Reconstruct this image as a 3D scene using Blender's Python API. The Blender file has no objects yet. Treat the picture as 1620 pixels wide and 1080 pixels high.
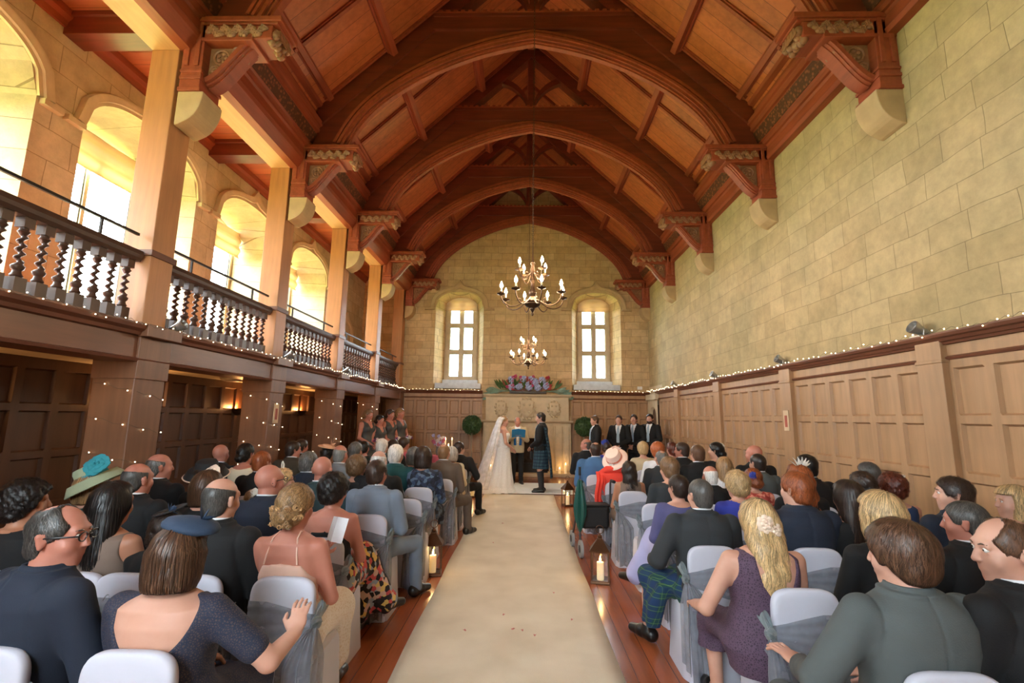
import bpy, bmesh, math, random
import numpy as np
from mathutils import Vector, Matrix
random.seed(7)
PI = math.pi
scene = bpy.context.scene
COL = scene.collection

# ------------------------------------------------------------------ helpers
def lin(c):
    return tuple((x/12.92 if x <= .04045 else ((x+.055)/1.055)**2.4) for x in c)
def rgb(r, g, b):
    return lin((r/255., g/255., b/255.))

class NT:
    """small node-tree helper"""
    def __init__(s, name):
        s.m = bpy.data.materials.new(name); s.m.use_nodes = True
        s.t = s.m.node_tree; s.b = s.t.nodes['Principled BSDF']
        s.out = s.t.nodes['Material Output']
    def n(s, kind, **kw):
        nd = s.t.nodes.new(kind)
        for k, v in kw.items():
            if k.startswith('i_'):
                nd.inputs[k[2:].replace('_', ' ')].default_value = v
            else: setattr(nd, k, v)
        return nd
    def l(s, a, b): s.t.links.new(a, b)
    def coord(s, scale=(1, 1, 1), which='Object', rot=(0, 0, 0)):
        tc = s.n('ShaderNodeTexCoord'); mp = s.n('ShaderNodeMapping')
        mp.inputs['Scale'].default_value = scale; mp.inputs['Rotation'].default_value = rot
        s.l(tc.outputs[which], mp.inputs['Vector']); return mp.outputs['Vector']
    def ramp(s, fac, stops):
        r = s.n('ShaderNodeValToRGB'); e = r.color_ramp.elements
        while len(e) < len(stops): e.new(.5)
        for el, (p, c) in zip(e, stops):
            el.position = p; el.color = tuple(c)+(1,)
        s.l(fac, r.inputs['Fac']); return r.outputs['Color']
    def bump(s, h, strength=.3, dist=.01):
        b = s.n('ShaderNodeBump'); b.inputs['Strength'].default_value = strength; b.inputs['Distance'].default_value = dist
        s.l(h, b.inputs['Height']); s.l(b.outputs['Normal'], s.b.inputs['Normal'])

def mat_plain(name, c, rough=.6, metal=0., var=.12, vs=8., bump=0., sheen=0., bs=60.):
    t = NT(name); v = t.coord()
    nz = t.n('ShaderNodeTexNoise'); nz.inputs['Scale'].default_value = vs; nz.inputs['Detail'].default_value = 3
    t.l(v, nz.inputs['Vector'])
    a = tuple(x*(1-var) for x in c); b = tuple(min(1, x*(1+var)) for x in c)
    t.l(t.ramp(nz.outputs['Fac'], [(.3, a), (.7, b)]), t.b.inputs['Base Color'])
    t.b.inputs['Roughness'].default_value = rough; t.b.inputs['Metallic'].default_value = metal
    if sheen: t.b.inputs['Sheen Weight'].default_value = sheen
    if bump:
        n2 = t.n('ShaderNodeTexNoise'); n2.inputs['Scale'].default_value = bs; n2.inputs['Detail'].default_value = 2
        t.l(v, n2.inputs['Vector']); t.bump(n2.outputs['Fac'], bump, .004)
    return t.m

def mat_wood(name, c, axis='Z', rough=.42, var=.35, sc=1.0, plank=None, plank_axis=None, bump=.12):
    """grain stretched along axis; optional plank divisions of given width across plank_axis"""
    t = NT(name)
    s = [14*sc, 14*sc, 14*sc]; s['XYZ'.index(axis)] = 1.1*sc
    v = t.coord(tuple(s))
    nz = t.n('ShaderNodeTexNoise'); nz.inputs['Scale'].default_value = 1.; nz.inputs['Detail'].default_value = 6; nz.inputs['Roughness'].default_value = .6
    t.l(v, nz.inputs['Vector'])
    v2 = t.coord((1.3, 1.3, 1.3)); n2 = t.n('ShaderNodeTexNoise'); n2.inputs['Scale'].default_value = 1.5; t.l(v2, n2.inputs['Vector'])
    mx = t.n('ShaderNodeMath', operation='ADD'); t.l(nz.outputs['Fac'], mx.inputs[0])
    m2 = t.n('ShaderNodeMath', operation='MULTIPLY'); m2.inputs[1].default_value = .6; t.l(n2.outputs['Fac'], m2.inputs[0]); t.l(m2.outputs[0], mx.inputs[1])
    fac = mx.outputs[0]
    d = tuple(x*(1-var) for x in c); h = tuple(min(1, x*(1+var)) for x in c)
    if plank:
        v3 = t.coord((1, 1, 1)); sp = t.n('ShaderNodeSeparateXYZ'); t.l(v3, sp.inputs[0])
        dv = t.n('ShaderNodeMath', operation='DIVIDE'); dv.inputs[1].default_value = plank; t.l(sp.outputs[plank_axis], dv.inputs[0])
        fl = t.n('ShaderNodeMath', operation='FLOOR'); t.l(dv.outputs[0], fl.inputs[0])
        wn = t.n('ShaderNodeTexWhiteNoise', noise_dimensions='1D'); t.l(fl.outputs[0], wn.inputs['W'])
        m3 = t.n('ShaderNodeMath', operation='MULTIPLY'); m3.inputs[1].default_value = .35; t.l(wn.outputs['Value'], m3.inputs[0])
        ad = t.n('ShaderNodeMath', operation='ADD'); t.l(fac, ad.inputs[0]); t.l(m3.outputs[0], ad.inputs[1])
        sb = t.n('ShaderNodeMath', operation='SUBTRACT'); sb.inputs[1].default_value = .17; t.l(ad.outputs[0], sb.inputs[0]); fac = sb.outputs[0]
        fr = t.n('ShaderNodeMath', operation='FRACT'); t.l(dv.outputs[0], fr.inputs[0])
        lt = t.n('ShaderNodeMath', operation='LESS_THAN'); lt.inputs[1].default_value = .035; t.l(fr.outputs[0], lt.inputs[0])
        col = t.ramp(fac, [(.45, d), (1.15 if False else .98, h)])
        mixc = t.n('ShaderNodeMix', data_type='RGBA'); t.l(lt.outputs[0], mixc.inputs[0]); t.l(col, mixc.inputs[6]); mixc.inputs[7].default_value = tuple(x*.35 for x in c)+(1,)
        t.l(mixc.outputs[2], t.b.inputs['Base Color'])
    else:
        t.l(t.ramp(fac, [(.45, d), (.98, h)]), t.b.inputs['Base Color'])
    t.b.inputs['Roughness'].default_value = rough
    if bump: t.bump(nz.outputs['Fac'], bump, .004)
    return t.m

def mat_stone(name, plane, c1, c2, mortar, bw=.56, bh=.27, ms=.006, rough=.85, bump=.5, wob=.012):
    t = NT(name); tc = t.n('ShaderNodeTexCoord'); sp = t.n('ShaderNodeSeparateXYZ'); t.l(tc.outputs['Object'], sp.inputs[0])
    cb = t.n('ShaderNodeCombineXYZ')
    t.l(sp.outputs['XYZ'.index(plane[0])], cb.inputs[0]); t.l(sp.outputs['XYZ'.index(plane[1])], cb.inputs[1])
    nz = t.n('ShaderNodeTexNoise'); nz.inputs['Scale'].default_value = 1.3; nz.inputs['Detail'].default_value = 2; t.l(cb.outputs[0], nz.inputs['Vector'])
    sc = t.n('ShaderNodeVectorMath', operation='SCALE'); sc.inputs['Scale'].default_value = wob*6
    t.l(nz.outputs['Color'], sc.inputs[0])
    ad = t.n('ShaderNodeVectorMath', operation='ADD'); t.l(cb.outputs[0], ad.inputs[0]); t.l(sc.outputs[0], ad.inputs[1])
    br = t.n('ShaderNodeTexBrick'); t.l(ad.outputs[0], br.inputs['Vector'])
    br.offset = .43; br.offset_frequency = 2; br.squash = .72; br.squash_frequency = 3
    br.inputs['Color1'].default_value = tuple(c1)+(1,); br.inputs['Color2'].default_value = tuple(c2)+(1,)
    br.inputs['Mortar'].default_value = tuple(mortar)+(1,)
    br.inputs['Scale'].default_value = 1; br.inputs['Mortar Size'].default_value = ms; br.inputs['Mortar Smooth'].default_value = .4
    br.inputs['Bias'].default_value = 0; br.inputs['Brick Width'].default_value = bw; br.inputs['Row Height'].default_value = bh
    n2 = t.n('ShaderNodeTexNoise'); n2.inputs['Scale'].default_value = 5; n2.inputs['Detail'].default_value = 8; n2.inputs['Roughness'].default_value = .7
    t.l(tc.outputs['Object'], n2.inputs['Vector'])
    n3 = t.n('ShaderNodeTexNoise'); n3.inputs['Scale'].default_value = .9; n3.inputs['Detail'].default_value = 3; t.l(tc.outputs['Object'], n3.inputs['Vector'])
    g = t.ramp(n2.outputs['Fac'], [(.25, (.72, .72, .70)), (.75, (1.18, 1.16, 1.12))])
    g2 = t.ramp(n3.outputs['Fac'], [(.3, (.88, .90, .86)), (.7, (1.1, 1.05, 1.0))])
    mu = t.n('ShaderNodeMix', data_type='RGBA', blend_type='MULTIPLY'); mu.inputs[0].default_value = 1
    t.l(br.outputs['Color'], mu.inputs[6]); t.l(g, mu.inputs[7])
    mu2 = t.n('ShaderNodeMix', data_type='RGBA', blend_type='MULTIPLY'); mu2.inputs[0].default_value = 1
    t.l(mu.outputs[2], mu2.inputs[6]); t.l(g2, mu2.inputs[7])
    t.l(mu2.outputs[2], t.b.inputs['Base Color'])
    t.b.inputs['Roughness'].default_value = rough
    hm = t.n('ShaderNodeMath', operation='MULTIPLY_ADD'); t.l(br.outputs['Fac'], hm.inputs[0]); hm.inputs[1].default_value = -1.2; t.l(n2.outputs['Fac'], hm.inputs[2])
    t.bump(hm.outputs[0], bump, .012)
    return t.m

def mat_emit(name, c, strength, sample=False):
    t = NT(name); t.b.inputs['Base Color'].default_value = tuple(c)+(1,)
    t.b.inputs['Emission Color'].default_value = tuple(c)+(1,); t.b.inputs['Emission Strength'].default_value = strength
    if not sample: t.m.cycles.emission_sampling = 'NONE'
    return t.m

def mat_sheer(name, c, alpha=.6, rough=.5, stripe=0.):
    t = NT(name); v = t.coord((1, 1, 1))
    tr = t.n('ShaderNodeBsdfTransparent'); mx = t.n('ShaderNodeMixShader')
    nz = t.n('ShaderNodeTexNoise'); nz.inputs['Scale'].default_value = 14; nz.inputs['Detail'].default_value = 4; t.l(v, nz.inputs['Vector'])
    mr = t.n('ShaderNodeMapRange'); mr.inputs[1].default_value = .25; mr.inputs[2].default_value = .75; mr.inputs[3].default_value = alpha*.75; mr.inputs[4].default_value = min(1, alpha*1.25)
    t.l(nz.outputs['Fac'], mr.inputs[0]); t.l(mr.outputs[0], mx.inputs[0])
    t.l(tr.outputs[0], mx.inputs[1]); t.l(t.b.outputs[0], mx.inputs[2]); t.l(mx.outputs[0], t.out.inputs['Surface'])
    t.b.inputs['Base Color'].default_value = tuple(c)+(1,); t.b.inputs['Roughness'].default_value = rough
    t.b.inputs['Sheen Weight'].default_value = .3
    return t.m

class MB:
    def __init__(s): s.v = []; s.f = []
    def add(s, vs, fs, M=None):
        o = len(s.v)
        if M is not None: vs = [tuple(M @ Vector(p)) for p in vs]
        s.v += [tuple(p) for p in vs]; s.f += [tuple(i+o for i in f) for f in fs]; return s
    def box(s, lo, hi, M=None):
        x0, y0, z0 = lo; x1, y1, z1 = hi
        return s.add([(x0,y0,z0),(x1,y0,z0),(x1,y1,z0),(x0,y1,z0),(x0,y0,z1),(x1,y0,z1),(x1,y1,z1),(x0,y1,z1)],
              [(0,3,2,1),(4,5,6,7),(0,1,5,4),(1,2,6,5),(2,3,7,6),(3,0,4,7)], M)
    def prism(s, poly, axis, a, b, M=None):
        """extrude 2-D polygon (p,q) along axis between a and b; (p,q) are the other two axes in XYZ order"""
        n = len(poly)
        def mk(p, q, w):
            return (w,p,q) if axis == 'X' else ((p,w,q) if axis == 'Y' else (p,q,w))
        vs = [mk(p,q,a) for p,q in poly]+[mk(p,q,b) for p,q in poly]
        fs = [tuple(range(n-1,-1,-1)), tuple(range(n,2*n))]+[(i,(i+1)%n,(i+1)%n+n,i+n) for i in range(n)]
        return s.add(vs, fs, M)
    def tube(s, pts, r, n=8, cap=True, M=None, sq=None):
        pts = [Vector(p) for p in pts]; m = len(pts)
        rs = r if isinstance(r, (list, tuple)) else [r]*m
        vs = []; up = Vector((0,0,1)); prev = None
        for i, p in enumerate(pts):
            d = (pts[min(i+1,m-1)]-pts[max(i-1,0)])
            if d.length < 1e-9: d = Vector((0,0,1))
            d.normalize()
            if prev is None:
                a = d.cross(up)
                if a.length < 1e-3: a = d.cross(Vector((0,1,0)))
            else: a = prev - d*prev.dot(d)
            a.normalize(); prev = a; b = d.cross(a)
            for k in range(n):
                t = 2*PI*k/n; vs.append(p + (a*math.cos(t)+b*math.sin(t)*(sq or 1))*rs[i])
        fs = [(i*n+k, i*n+(k+1)%n, (i+1)*n+(k+1)%n, (i+1)*n+k) for i in range(m-1) for k in range(n)]
        if cap: fs += [tuple(range(n-1,-1,-1)), tuple((m-1)*n+k for k in range(n))]
        return s.add(vs, fs, M)
    def lathe(s, prof, n=16, c=(0,0,0), M=None, ex=1., ey=1.):
        m = len(prof); vs = [(c[0]+r*ex*math.cos(2*PI*k/n), c[1]+r*ey*math.sin(2*PI*k/n), c[2]+z) for r, z in prof for k in range(n)]
        fs = [(i*n+k, i*n+(k+1)%n, (i+1)*n+(k+1)%n, (i+1)*n+k) for i in range(m-1) for k in range(n)]
        fs += [tuple(range(n-1,-1,-1)), tuple((m-1)*n+k for k in range(n))]
        return s.add(vs, fs, M)
    def ball(s, c, r, n=10, m=7, M=None):
        if not isinstance(r, (tuple, list)): r = (r, r, r)
        vs = []; 
        for i in range(1, m):
            a = PI*i/m
            for k in range(n):
                t = 2*PI*k/n; vs.append((c[0]+r[0]*math.sin(a)*math.cos(t), c[1]+r[1]*math.sin(a)*math.sin(t), c[2]+r[2]*math.cos(a)))
        top = len(vs); vs += [(c[0],c[1],c[2]+r[2]), (c[0],c[1],c[2]-r[2])]
        fs = [(i*n+k, (i+1)*n+k, (i+1)*n+(k+1)%n, i*n+(k+1)%n) for i in range(m-2) for k in range(n)]
        fs += [(top, k, (k+1)%n) for k in range(n)] + [(top+1, (m-2)*n+(k+1)%n, (m-2)*n+k) for k in range(n)]
        return s.add(vs, fs, M)
    def grid(s, fn, nu, nv, M=None):
        vs = [fn(i/nu, j/nv) for j in range(nv+1) for i in range(nu+1)]
        fs = [(j*(nu+1)+i, j*(nu+1)+i+1, (j+1)*(nu+1)+i+1, (j+1)*(nu+1)+i) for j in range(nv) for i in range(nu)]
        return s.add(vs, fs, M)
    def build(s, name, mat, parent=None, smooth=False, loc=None, bevel=0, label=None, solid=0, autos=True):
        me = bpy.data.meshes.new(name); me.from_pydata(s.v, [], s.f); me.validate()
        if smooth:
            me.polygons.foreach_set('use_smooth', [True]*len(me.polygons))
        bm = bmesh.new(); bm.from_mesh(me); bmesh.ops.recalc_face_normals(bm, faces=bm.faces); bm.to_mesh(me); bm.free()
        if smooth and autos: me.set_sharp_from_angle(angle=math.radians(50))
        o = bpy.data.objects.new(name, me); COL.objects.link(o)
        me.materials.append(mat)
        if parent is not None: o.parent = parent
        if loc is not None: o.location = loc
        if bevel:
            b = o.modifiers.new('bevel', 'BEVEL'); b.width = bevel; b.segments = 2; b.limit_method = 'ANGLE'; b.angle_limit = .6
        if solid:
            b = o.modifiers.new('solid', 'SOLIDIFY'); b.thickness = solid; b.offset = 0
        if label: o['label'] = label
        return o

def thing(name, label, cat, loc=(0,0,0), rz=0, group=None):
    o = bpy.data.objects.new(name, None); COL.objects.link(o); o.location = loc; o.rotation_euler = (0,0,rz)
    o.empty_display_size = .1
    o['label'] = label; o['category'] = cat
    if group: o['group'] = group
    return o
def tag(o, label, cat, group=None):
    o['label'] = label; o['category'] = cat
    if group: o['group'] = group
    return o
def struct(o): o['kind'] = 'structure'; return o
def dup(root, loc, rz=None, label=None, group=None):
    r = root.copy(); COL.objects.link(r); r.location = loc
    if rz is not None: r.rotation_euler = (0,0,rz)
    if label: r['label'] = label
    if group: r['group'] = group
    for ch in list(root.children):
        c = ch.copy(); COL.objects.link(c); c.parent = r; c.matrix_parent_inverse = ch.matrix_parent_inverse
        for g in list(ch.children):
            d = g.copy(); COL.objects.link(d); d.parent = c; d.matrix_parent_inverse = g.matrix_parent_inverse
    return r
def interp(x, xs, ys):
    return float(np.interp(x, xs, ys))

# ------------------------------------------------------------------ camera
FPX, PITCH, YAW, ROLL = 753.717, 0.157917, -0.025765, 0.01415
CAM = np.array([-0.1, 0.0, 1.65])
def cam_axes():
    cy, sy = math.cos(YAW), math.sin(YAW); cp, sp = math.cos(PITCH), math.sin(PITCH)
    f = Vector((sy*cp, cy*cp, sp)); rt = Vector((cy, -sy, 0)); up = rt.cross(f)
    c, s = math.cos(ROLL), math.sin(ROLL)
    return c*rt+s*up, -s*rt+c*up, f
RT, UP, FW = cam_axes()
cd = bpy.data.cameras.new('camera'); cam = bpy.data.objects.new('camera', cd); COL.objects.link(cam)
cd.sensor_width = 36; cd.sensor_fit = 'HORIZONTAL'; cd.lens = 36*FPX/1620; cd.clip_start = .05; cd.clip_end = 200
m = Matrix.Identity(4)
for i in range(3):
    m[i][0], m[i][1], m[i][2], m[i][3] = RT[i], UP[i], -FW[i], CAM[i]
cam.matrix_world = m
scene.camera = cam
def at_y(px, py, Y):
    """where the sight line through a photo pixel meets the depth Y (used to survey the room from the photo)"""
    d = RT*((px-810)/FPX)+UP*((540-py)/FPX)+FW
    t = (Y-CAM[1])/d.y
    return Vector(CAM)+d*t
# ------------------------------------------------------------------ materials
mahog = rgb(142, 72, 44)
W_TRUSS = mat_wood('truss_oak', rgb(108, 46, 29), 'X', .40, .35)
W_BOARD = mat_wood('roof_board_oak', rgb(176, 96, 56), 'X', .42, .25, plank=.21, plank_axis=1)
W_MOULD = mat_wood('moulded_oak', rgb(142, 66, 40), 'Y', .52, .3)
W_POST = mat_wood('post_oak', rgb(176, 122, 78), 'Z', .45, .22)
W_PANEL = mat_wood('panel_oak', rgb(162, 124, 88), 'Z', .45, .22)
W_PANELX = mat_wood('panel_rail_oak', rgb(168, 124, 82), 'Y', .45, .22)
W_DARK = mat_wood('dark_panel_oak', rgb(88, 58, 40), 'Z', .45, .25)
W_TRIM = mat_wood('trim_oak', rgb(104, 62, 42), 'Y', .4, .3)
W_BAL = mat_wood('baluster_oak_silhouette', rgb(72, 48, 36), 'Z', .4, .2)  # darkened oak, backlit silhouette of balusters and rails put into the colour
W_CARVE = mat_plain('carved_oak', rgb(150, 104, 74), .45, 0, .25, 14, .5, bs=30)
W_FLOOR = mat_wood('floor_oak', rgb(142, 76, 44), 'Y', .22, .3, plank=.13, plank_axis=0)
S_RIGHT = mat_stone('stone_right', 'YZ', rgb(190, 168, 126), rgb(176, 154, 112), rgb(142, 124, 90), .58, .27, .0035, wob=.014, bump=.5)
S_BACK = mat_stone('stone_back', 'XZ', rgb(212, 182, 140), rgb(196, 164, 120), rgb(150, 122, 86), .46, .22, .005, wob=.008)
S_LEFT = mat_stone('stone_left', 'YZ', rgb(204, 188, 164), rgb(190, 170, 142), rgb(152, 134, 108), .6, .33, .005, wob=.01)
S_DRESS = mat_plain('dressed_stone', rgb(200, 180, 148), .8, 0, .1, 6, .25)
S_CORB = mat_plain('corbel_stone', rgb(184, 154, 112), .8, 0, .1, 6, .25)
PLASTER = mat_plain('cream_plaster', rgb(226, 214, 184), .8)
IRON = mat_plain('dark_iron', rgb(48, 42, 38), .45, .6)

# ------------------------------------------------------------------ room numbers
XR, XL, YB, YS = 3.70, -3.80, 14.5, -2.2
GX = -5.15                        # gallery outer wall
TY = [4.60+2.43*k for k in range(-1, 4)]          # roof trusses
SL = .95
def roofz(x): return 6.58+SL*(3.42-abs(x))

# floor
struct(MB().box((-5.6, YS-.3, -.12), (XR+.3, YB+.5, 0)).build('floor', W_FLOOR))

# ---- right wall
struct(MB().box((XR, YS-.3, 0), (XR+.35, YB+.4, 7.0)).build('wall_right', S_RIGHT))

# ---- wall with arched openings (u across, z up), reveal going to depth
def arch_pts(c, hw, zs, za, n=18, p=2.4):
    out = []
    for i in range(n+1):
        t = -1+2*i/n
        out.append((c+hw*t, zs+(za-zs)*(1-abs(t)**p)**(1/p)*(1.0)))
    return out
def arched_wall(mb, u0, u1, z0, z1, ops, mk, top=None):
    """ops: (centre, halfwidth, sill, spring, apex, inner_halfwidth, depth)"""
    cur = u0
    tp = top or (lambda u: z1)
    def quad(a, b): mb.add([mk(*p) for p in (a[0], a[1], b[1], b[0])], [(0,1,2,3)])
    def strip(a, b):
        n = max(1, int((b-a)/.5)) if top else 1
        for i in range(n):
            p, q = a+(b-a)*i/n, a+(b-a)*(i+1)/n
            quad(((p,z0,0),(p,tp(p),0)), ((q,z0,0),(q,tp(q),0)))
    for (c, hw, sill, zs, za, ihw, dp) in ops:
        strip(cur, c-hw)
        quad(((c-hw,z0,0),(c-hw,sill,0)), ((c+hw,z0,0),(c+hw,sill,0)))
        A = arch_pts(c, hw, zs, za); B = arch_pts(c, ihw, zs-.02, za-.06)
        for a, b in zip(A, A[1:]):
            quad(((a[0],a[1],0),(a[0],tp(a[0]),0)), ((b[0],b[1],0),(b[0],tp(b[0]),0)))
        for a, b, a2, b2 in zip(A, A[1:], B, B[1:]):      # arch soffit
            mb.add([mk(a[0],a[1],0),mk(b[0],b[1],0),mk(b2[0],b2[1],dp),mk(a2[0],a2[1],dp)], [(0,1,2,3)])
        for sgn in (-1, 1):
            mb.add([mk(c+sgn*hw,sill,0),mk(c+sgn*hw,zs,0),mk(c+sgn*ihw,zs-.02,dp),mk(c+sgn*ihw,sill+.1,dp)], [(0,1,2,3)])
        mb.add([mk(c-hw,sill,0),mk(c+hw,sill,0),mk(c+ihw,sill+.1,dp),mk(c-ihw,sill+.1,dp)], [(0,1,2,3)])
        # wall around the window on the outer face so that no light leaks past
        A2 = arch_pts(c, ihw, zs-.02, za-.06)
        big = hw+.35
        for a, b in zip(A2, A2[1:]):
            ta, tb = c+(a[0]-c)*big/ihw, c+(b[0]-c)*big/ihw
            mb.add([mk(a[0],a[1],dp),mk(b[0],b[1],dp),mk(tb,za+.6,dp),mk(ta,za+.6,dp)], [(0,1,2,3)])
        for sgn in (-1, 1):
            mb.add([mk(c+sgn*ihw,sill-.6,dp),mk(c+sgn*ihw,zs-.02,dp),mk(c+sgn*big,za+.6,dp),mk(c+sgn*big,sill-.6,dp)], [(0,1,2,3)])
        mb.add([mk(c-ihw,sill-.6,dp),mk(c+ihw,sill-.6,dp),mk(c+ihw,sill+.1,dp),mk(c-ihw,sill+.1,dp)], [(0,1,2,3)])
        cur = c+hw
    strip(cur, u1)

def hood(mb, c, hw, zs, za, mk, w=.13, proud=.07, ogee=True, ears=.16, step=2):
    """moulded hood over an arch: swept profile following the arch, ogee tip at the crown"""
    A = arch_pts(c, hw, zs, za, 32)
    B = arch_pts(c, hw+w, zs, za+w*.9, 32)
    if ogee:
        B = [(u, z+.17*math.exp(-((u-c)/.085)**2)+.05*math.exp(-((u-c)/.25)**2)) for u, z in B]
    prof = [(0, 0), (.0, .45), (.28, .5), (.34, .85), (.6, .9), (.72, 1.), (.95, 1.), (1., .8), (1., 0)]
    rows = []
    for (a, za_), (b, zb) in zip(A, B):
        rows.append([mk(a+(b-a)*t, za_+(zb-za_)*t, -proud*h) for t, h in prof])
    n = len(prof)
    vs = [p for r in rows for p in r]
    fs = [(i*n+k, i*n+k+1, (i+1)*n+k+1, (i+1)*n+k) for i in range(len(rows)-1) for k in range(n-1)]
    mb.add(vs, fs)
    for sgn in (-1, 1):   # label stops
        u0, u1 = c+sgn*(hw+w*.2), c+sgn*(hw+w+ears)
        lo, hi = min(u0,u1), max(u0,u1)
        pts = [mk(lo, zs-.07, 0), mk(hi, zs-.07, 0), mk(hi, zs+.0, 0), mk(lo, zs+.0, 0), mk(lo, zs-.07, -proud), mk(hi, zs-.07, -proud), mk(hi, zs-.01, -proud), mk(lo, zs-.01, -proud)]
        mb.add(pts, [(0,3,2,1),(4,5,6,7),(0,1,5,4),(1,2,6,5),(2,3,7,6),(3,0,4,7)])

GLASS = NT('window_glass')
_t = GLASS.n('ShaderNodeBsdfTransparent'); _g = GLASS.n('ShaderNodeBsdfGlossy'); _m = GLASS.n('ShaderNodeMixShader')
_g.inputs['Roughness'].default_value = .03; _m.inputs[0].default_value = .05; _t.inputs[0].default_value = (.96, .98, .96, 1)
GLASS.l(_t.outputs[0], _m.inputs[1]); GLASS.l(_g.outputs[0], _m.inputs[2]); GLASS.l(_m.outputs[0], GLASS.out.inputs['Surface']); GLASS = GLASS.m
LEAD = mat_plain('window_lead', rgb(92, 92, 84), .6, .3)
SILL = mat_plain('painted_sill', rgb(206, 210, 214), .6)
BLIND = NT('cream_blind')
BLIND.b.inputs['Base Color'].default_value = rgb(234, 216, 188)+(1,); BLIND.b.inputs['Roughness'].default_value = .9
_t = BLIND.n('ShaderNodeBsdfTranslucent'); _t.inputs[0].default_value = rgb(236, 206, 166)+(1,); _m = BLIND.n('ShaderNodeMixShader'); _m.inputs[0].default_value = .25
BLIND.l(BLIND.b.outputs[0], _m.inputs[1]); BLIND.l(_t.outputs[0], _m.inputs[2]); BLIND.l(_m.outputs[0], BLIND.out.inputs['Surface']); BLIND = BLIND.m

winno = [0]
def window(name_loc, mk, c, ihw, z0, zt, nu, zsplits, fw=.075, depth=.12, glass_z=None):
    """stone mullioned window lying in the plane mk(u,z,d); glass panes in it"""
    winno[0] += 1
    mb = MB()
    def bx(u0, u1, a, b, d0=-depth/2, d1=depth/2):
        p = [mk(u0,a,d0),mk(u1,a,d0),mk(u1,b,d0),mk(u0,b,d0),mk(u0,a,d1),mk(u1,a,d1),mk(u1,b,d1),mk(u0,b,d1)]
        mb.add(p, [(0,3,2,1),(4,5,6,7),(0,1,5,4),(1,2,6,5),(2,3,7,6),(3,0,4,7)])
    us = [c-ihw+2*ihw*i/nu for i in range(nu+1)]
    zz = [z0]+list(zsplits)+[zt]
    for u in us: bx(u-fw/2, u+fw/2, z0, zt)
    for q in (-1, 1): bx(min(c+q*ihw, c+q*(ihw+.34)), max(c+q*ihw, c+q*(ihw+.34)), z0-.1, zt+.1, -.02, .05)
    bx(c-ihw-.3, c+ihw+.3, zt, zt+.25, -.02, .05)
    for z in zz: bx(c-ihw-fw/2+.004, c+ihw+fw/2-.004, z-fw/2, z+fw/2, -depth/2+.006, depth/2-.006)
    o = struct(mb.build('window_%d' % winno[0], S_DRESS))
    for i in range(nu):
        for j in range(len(zz)-1):
            g = MB(); u0, u1, a, b = us[i]+fw/2, us[i+1]-fw/2, zz[j]+fw/2, zz[j+1]-fw/2
            g.add([mk(u0,a,0),mk(u1,a,0),mk(u1,b,0),mk(u0,b,0)], [(0,1,2,3)]); g.build('pane', GLASS, o)
            f = MB(); t = .018
            for (p, q, r, s) in ((u0,u0+t,a,b),(u1-t,u1,a,b),(u0,u1,a,a+t),(u0,u1,b-t,b)):
                pp = [mk(p,r,-.02),mk(q,r,-.02),mk(q,s,-.02),mk(p,s,-.02),mk(p,r,.02),mk(q,r,.02),mk(q,s,.02),mk(p,s,.02)]
                f.add(pp, [(0,3,2,1),(4,5,6,7),(0,1,5,4),(1,2,6,5),(2,3,7,6),(3,0,4,7)])
            f.build('casement', LEAD, o)
    return o

# ---- far end wall
mkb = lambda u, z, d: (u, YB+d, z)
mb = MB(); WC = 2.12; WD = .62
ops = [(-WC, .75, 2.47, 5.0, 5.5, .53, WD), (WC, .75, 2.47, 5.0, 5.5, .53, WD)]
arched_wall(mb, -5.6, 3.95, 0, 7, ops, mkb, top=lambda u: max(5.9, min(10.1, roofz(u)+.25)) if u > -3.9 else 6.2)
struct(mb.build('wall_north', S_BACK))
S_HOOD = mat_plain('hood_stone_shadowed', rgb(182, 152, 110), .8, 0, .1, 6, .25)  # darker than the dressed stone, the hood's shadow outline put into the colour
hm = MB(); hood(hm, -WC, .75, 5.0, 5.5, mkb, proud=.13, w=.17); ho = struct(hm.build('trim_1', S_HOOD, smooth=True))
hm = MB(); hood(hm, WC, .75, 5.0, 5.5, mkb, proud=.13, w=.17); ho = struct(hm.build('trim_2', S_HOOD, smooth=True))
for sx, nm in ((-1, 'left'), (1, 'right')):
    mk = lambda u, z, d: (u, YB+WD+.02+d, z)
    w = window('b', mk, sx*WC, .43, 2.84, 5.42, 2, (3.70, 4.56), fw=.125)
    sl = MB().box((sx*WC-.70, YB+.03, 2.50), (sx*WC+.70, YB+WD-.04, 2.66)); sl.build('window_sill', SILL, w)
    MB().box((sx*WC-.56, YB+WD-.1, 2.66), (sx*WC+.56, YB+WD-.02, 2.80)).build('window_board', SILL, w)
    bl = MB()
    bl.grid(lambda a, b: (sx*WC-.5+a*1.0, YB+WD-.10+.012*math.sin(b*19), 5.02+b*.46), 2, 20)
    tag(bl.build('roman_blind', BLIND, smooth=True, solid=.01), 'raised cream roman blind at the head of the %s window in the end wall' % nm, 'blind', 'roman blinds')
MB().box((3.33, YB-.03, 2.53), (3.47, YB-.001, 2.62)).build('wall_thermostat', mat_plain('white_plastic', rgb(225,222,212), .5))  # small white thermostat box, not a switch
tag(bpy.data.objects['wall_thermostat'], 'small white box on the stone above the panelling in the far right corner', 'box')

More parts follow.
